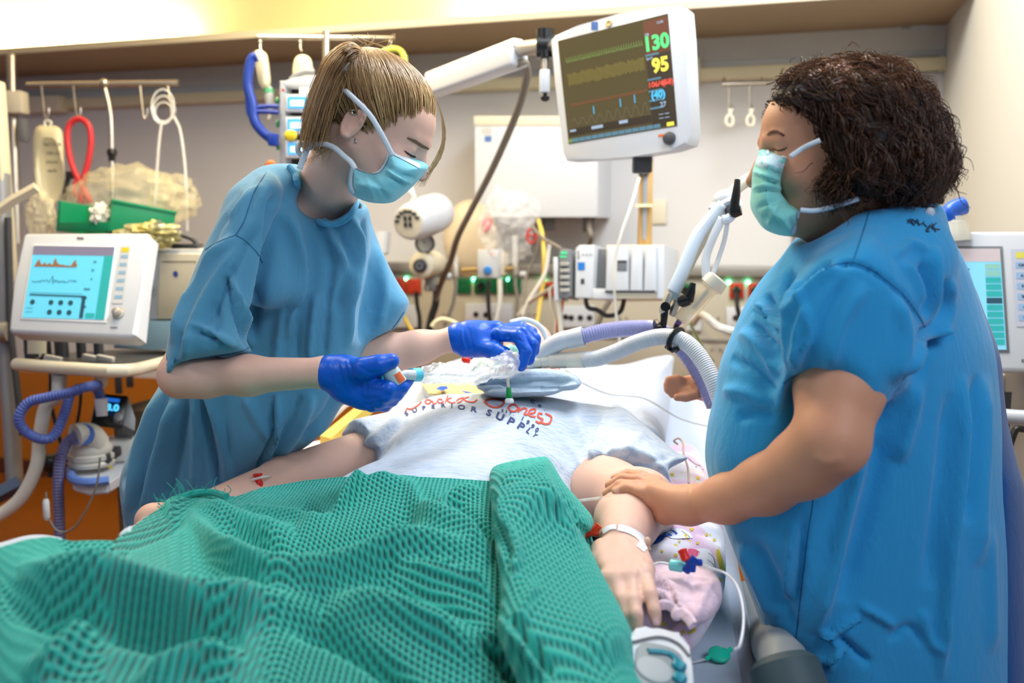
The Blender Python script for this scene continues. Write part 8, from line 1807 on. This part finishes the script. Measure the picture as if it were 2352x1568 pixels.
P = spline([W(1636, 1306, 1.262), W(1665, 1316, 1.255), W(1690, 1340, 1.23), W(1704, 1380, 1.20), W(1708, 1430, 1.17), W(1700, 1480, 1.14), W(1688, 1492, 1.14)], 8)
P = [np.array([p[0], p[1], max(p[2], .806)]) for p in P]; tag(MB().tube(P, .0020, 8).build('infusion_line', mat('line_white', (1, 1, 1), .2)), 'clear infusion line curving along the mattress edge from the stopcock', 'tubing')
gf = thing('line_filter', 'green round line filter lying on the white sheet near the bottom right', 'filter', WZ(1652, 1502, .806))
c = WZ(1652, 1502, .818); b = MB(); b.lathe([(-.005, 0), (-.005, .012), (-.002, .0165), (.002, .0165), (.005, .012), (.005, 0)], c, c + [0, -.25, 1.], 26); b.tube([c + [.008, -.002, 0], c + [.020, .010, .004]], .0035, 8); b.tube([c - [.010, .002, 0], c - [.022, .008, .004]], .0035, 8); b.build('disc', mat('filter_green', lin(40, 212, 176), .2), gf)
b = MB(); b.tube([c - [.022, .008, .004], c - [.055, .016, .008], c - [.10, .03, .010]], .0018, 8); b.build('line', M_clear2, gf)
rc_ = thing('red_tap', 'red plastic tap under the turned edge of the green blanket beside the taped wrist', 'stopcock', W(1365, 1215, 1.39))
b = MB(); b.tube([W(1345, 1226, 1.385), W(1362, 1222, 1.38), W(1376, 1205, 1.38)], .006, 10); b.tube([W(1362, 1222, 1.38), W(1374, 1226, 1.378)], .0055, 10); b.cyl(W(1338, 1224, 1.385), W(1350, 1228, 1.383), .008); b.build('tap_body', mat('tap_red', lin(226, 62, 30), .3), rc_)
b = MB()
for o_ in (0, 3): b.tube(path((1318, 1150 + o_, 1.50), (1345, 1146 + o_, 1.50), (1372, 1143 + o_, 1.51), (1400, 1140 + o_, 1.505), (1432, 1136 + o_, 1.50)), .0014, 6)
tag(b.build('infusion_line', M_clear2), 'two thin clear lines crossing the patient\'s arm under the resting fingers', 'tubing')
rl = thing('red_clamp', 'small red clamp on a clear line at the patient\'s far elbow', 'clamp', W(593, 1104, 1.85))
b = MB(); b.lathe([(0, .0085), (.008, .009), (.014, .0065), (.020, .006), (.022, .009), (.025, .009), (.0255, 0)], W(594, 1118, 1.72), W(592, 1088, 1.72), 16); b.build('clamp_body', M_redp, rl)
b = MB(); b.tube(path((560, 1135, 1.70), (562, 1118, 1.71), (575, 1104, 1.71), (592, 1098, 1.708), (610, 1094, 1.72), (625, 1094, 1.76)), .0024, 8); b.build('clear_line', M_clear2, rl)
tag(chain_tube('infusion_line', [(1556, 1020, 1.95), (1548, 1012, 1.93), (1558, 1006, 1.93), (1568, 1016, 1.92), (1570, 1040, 1.88), (1580, 1075, 1.82), (1582, 1110, 1.76)], .0022, mat('line_pinkish', lin(232, 200, 186), .25, alpha=.8)), 'thin pinkish line looping over the printed pillow behind the resting hand', 'tubing')
tag(chain_tube('pillow_line', [(1300, 850, 1.98), (1340, 880, 1.93), (1400, 905, 1.95), (1480, 915, 2.0), (1560, 960, 2.05), (1630, 980, 2.1)], .0022, M_clear2), 'thin clear line running over the head pillow to the right', 'tubing')
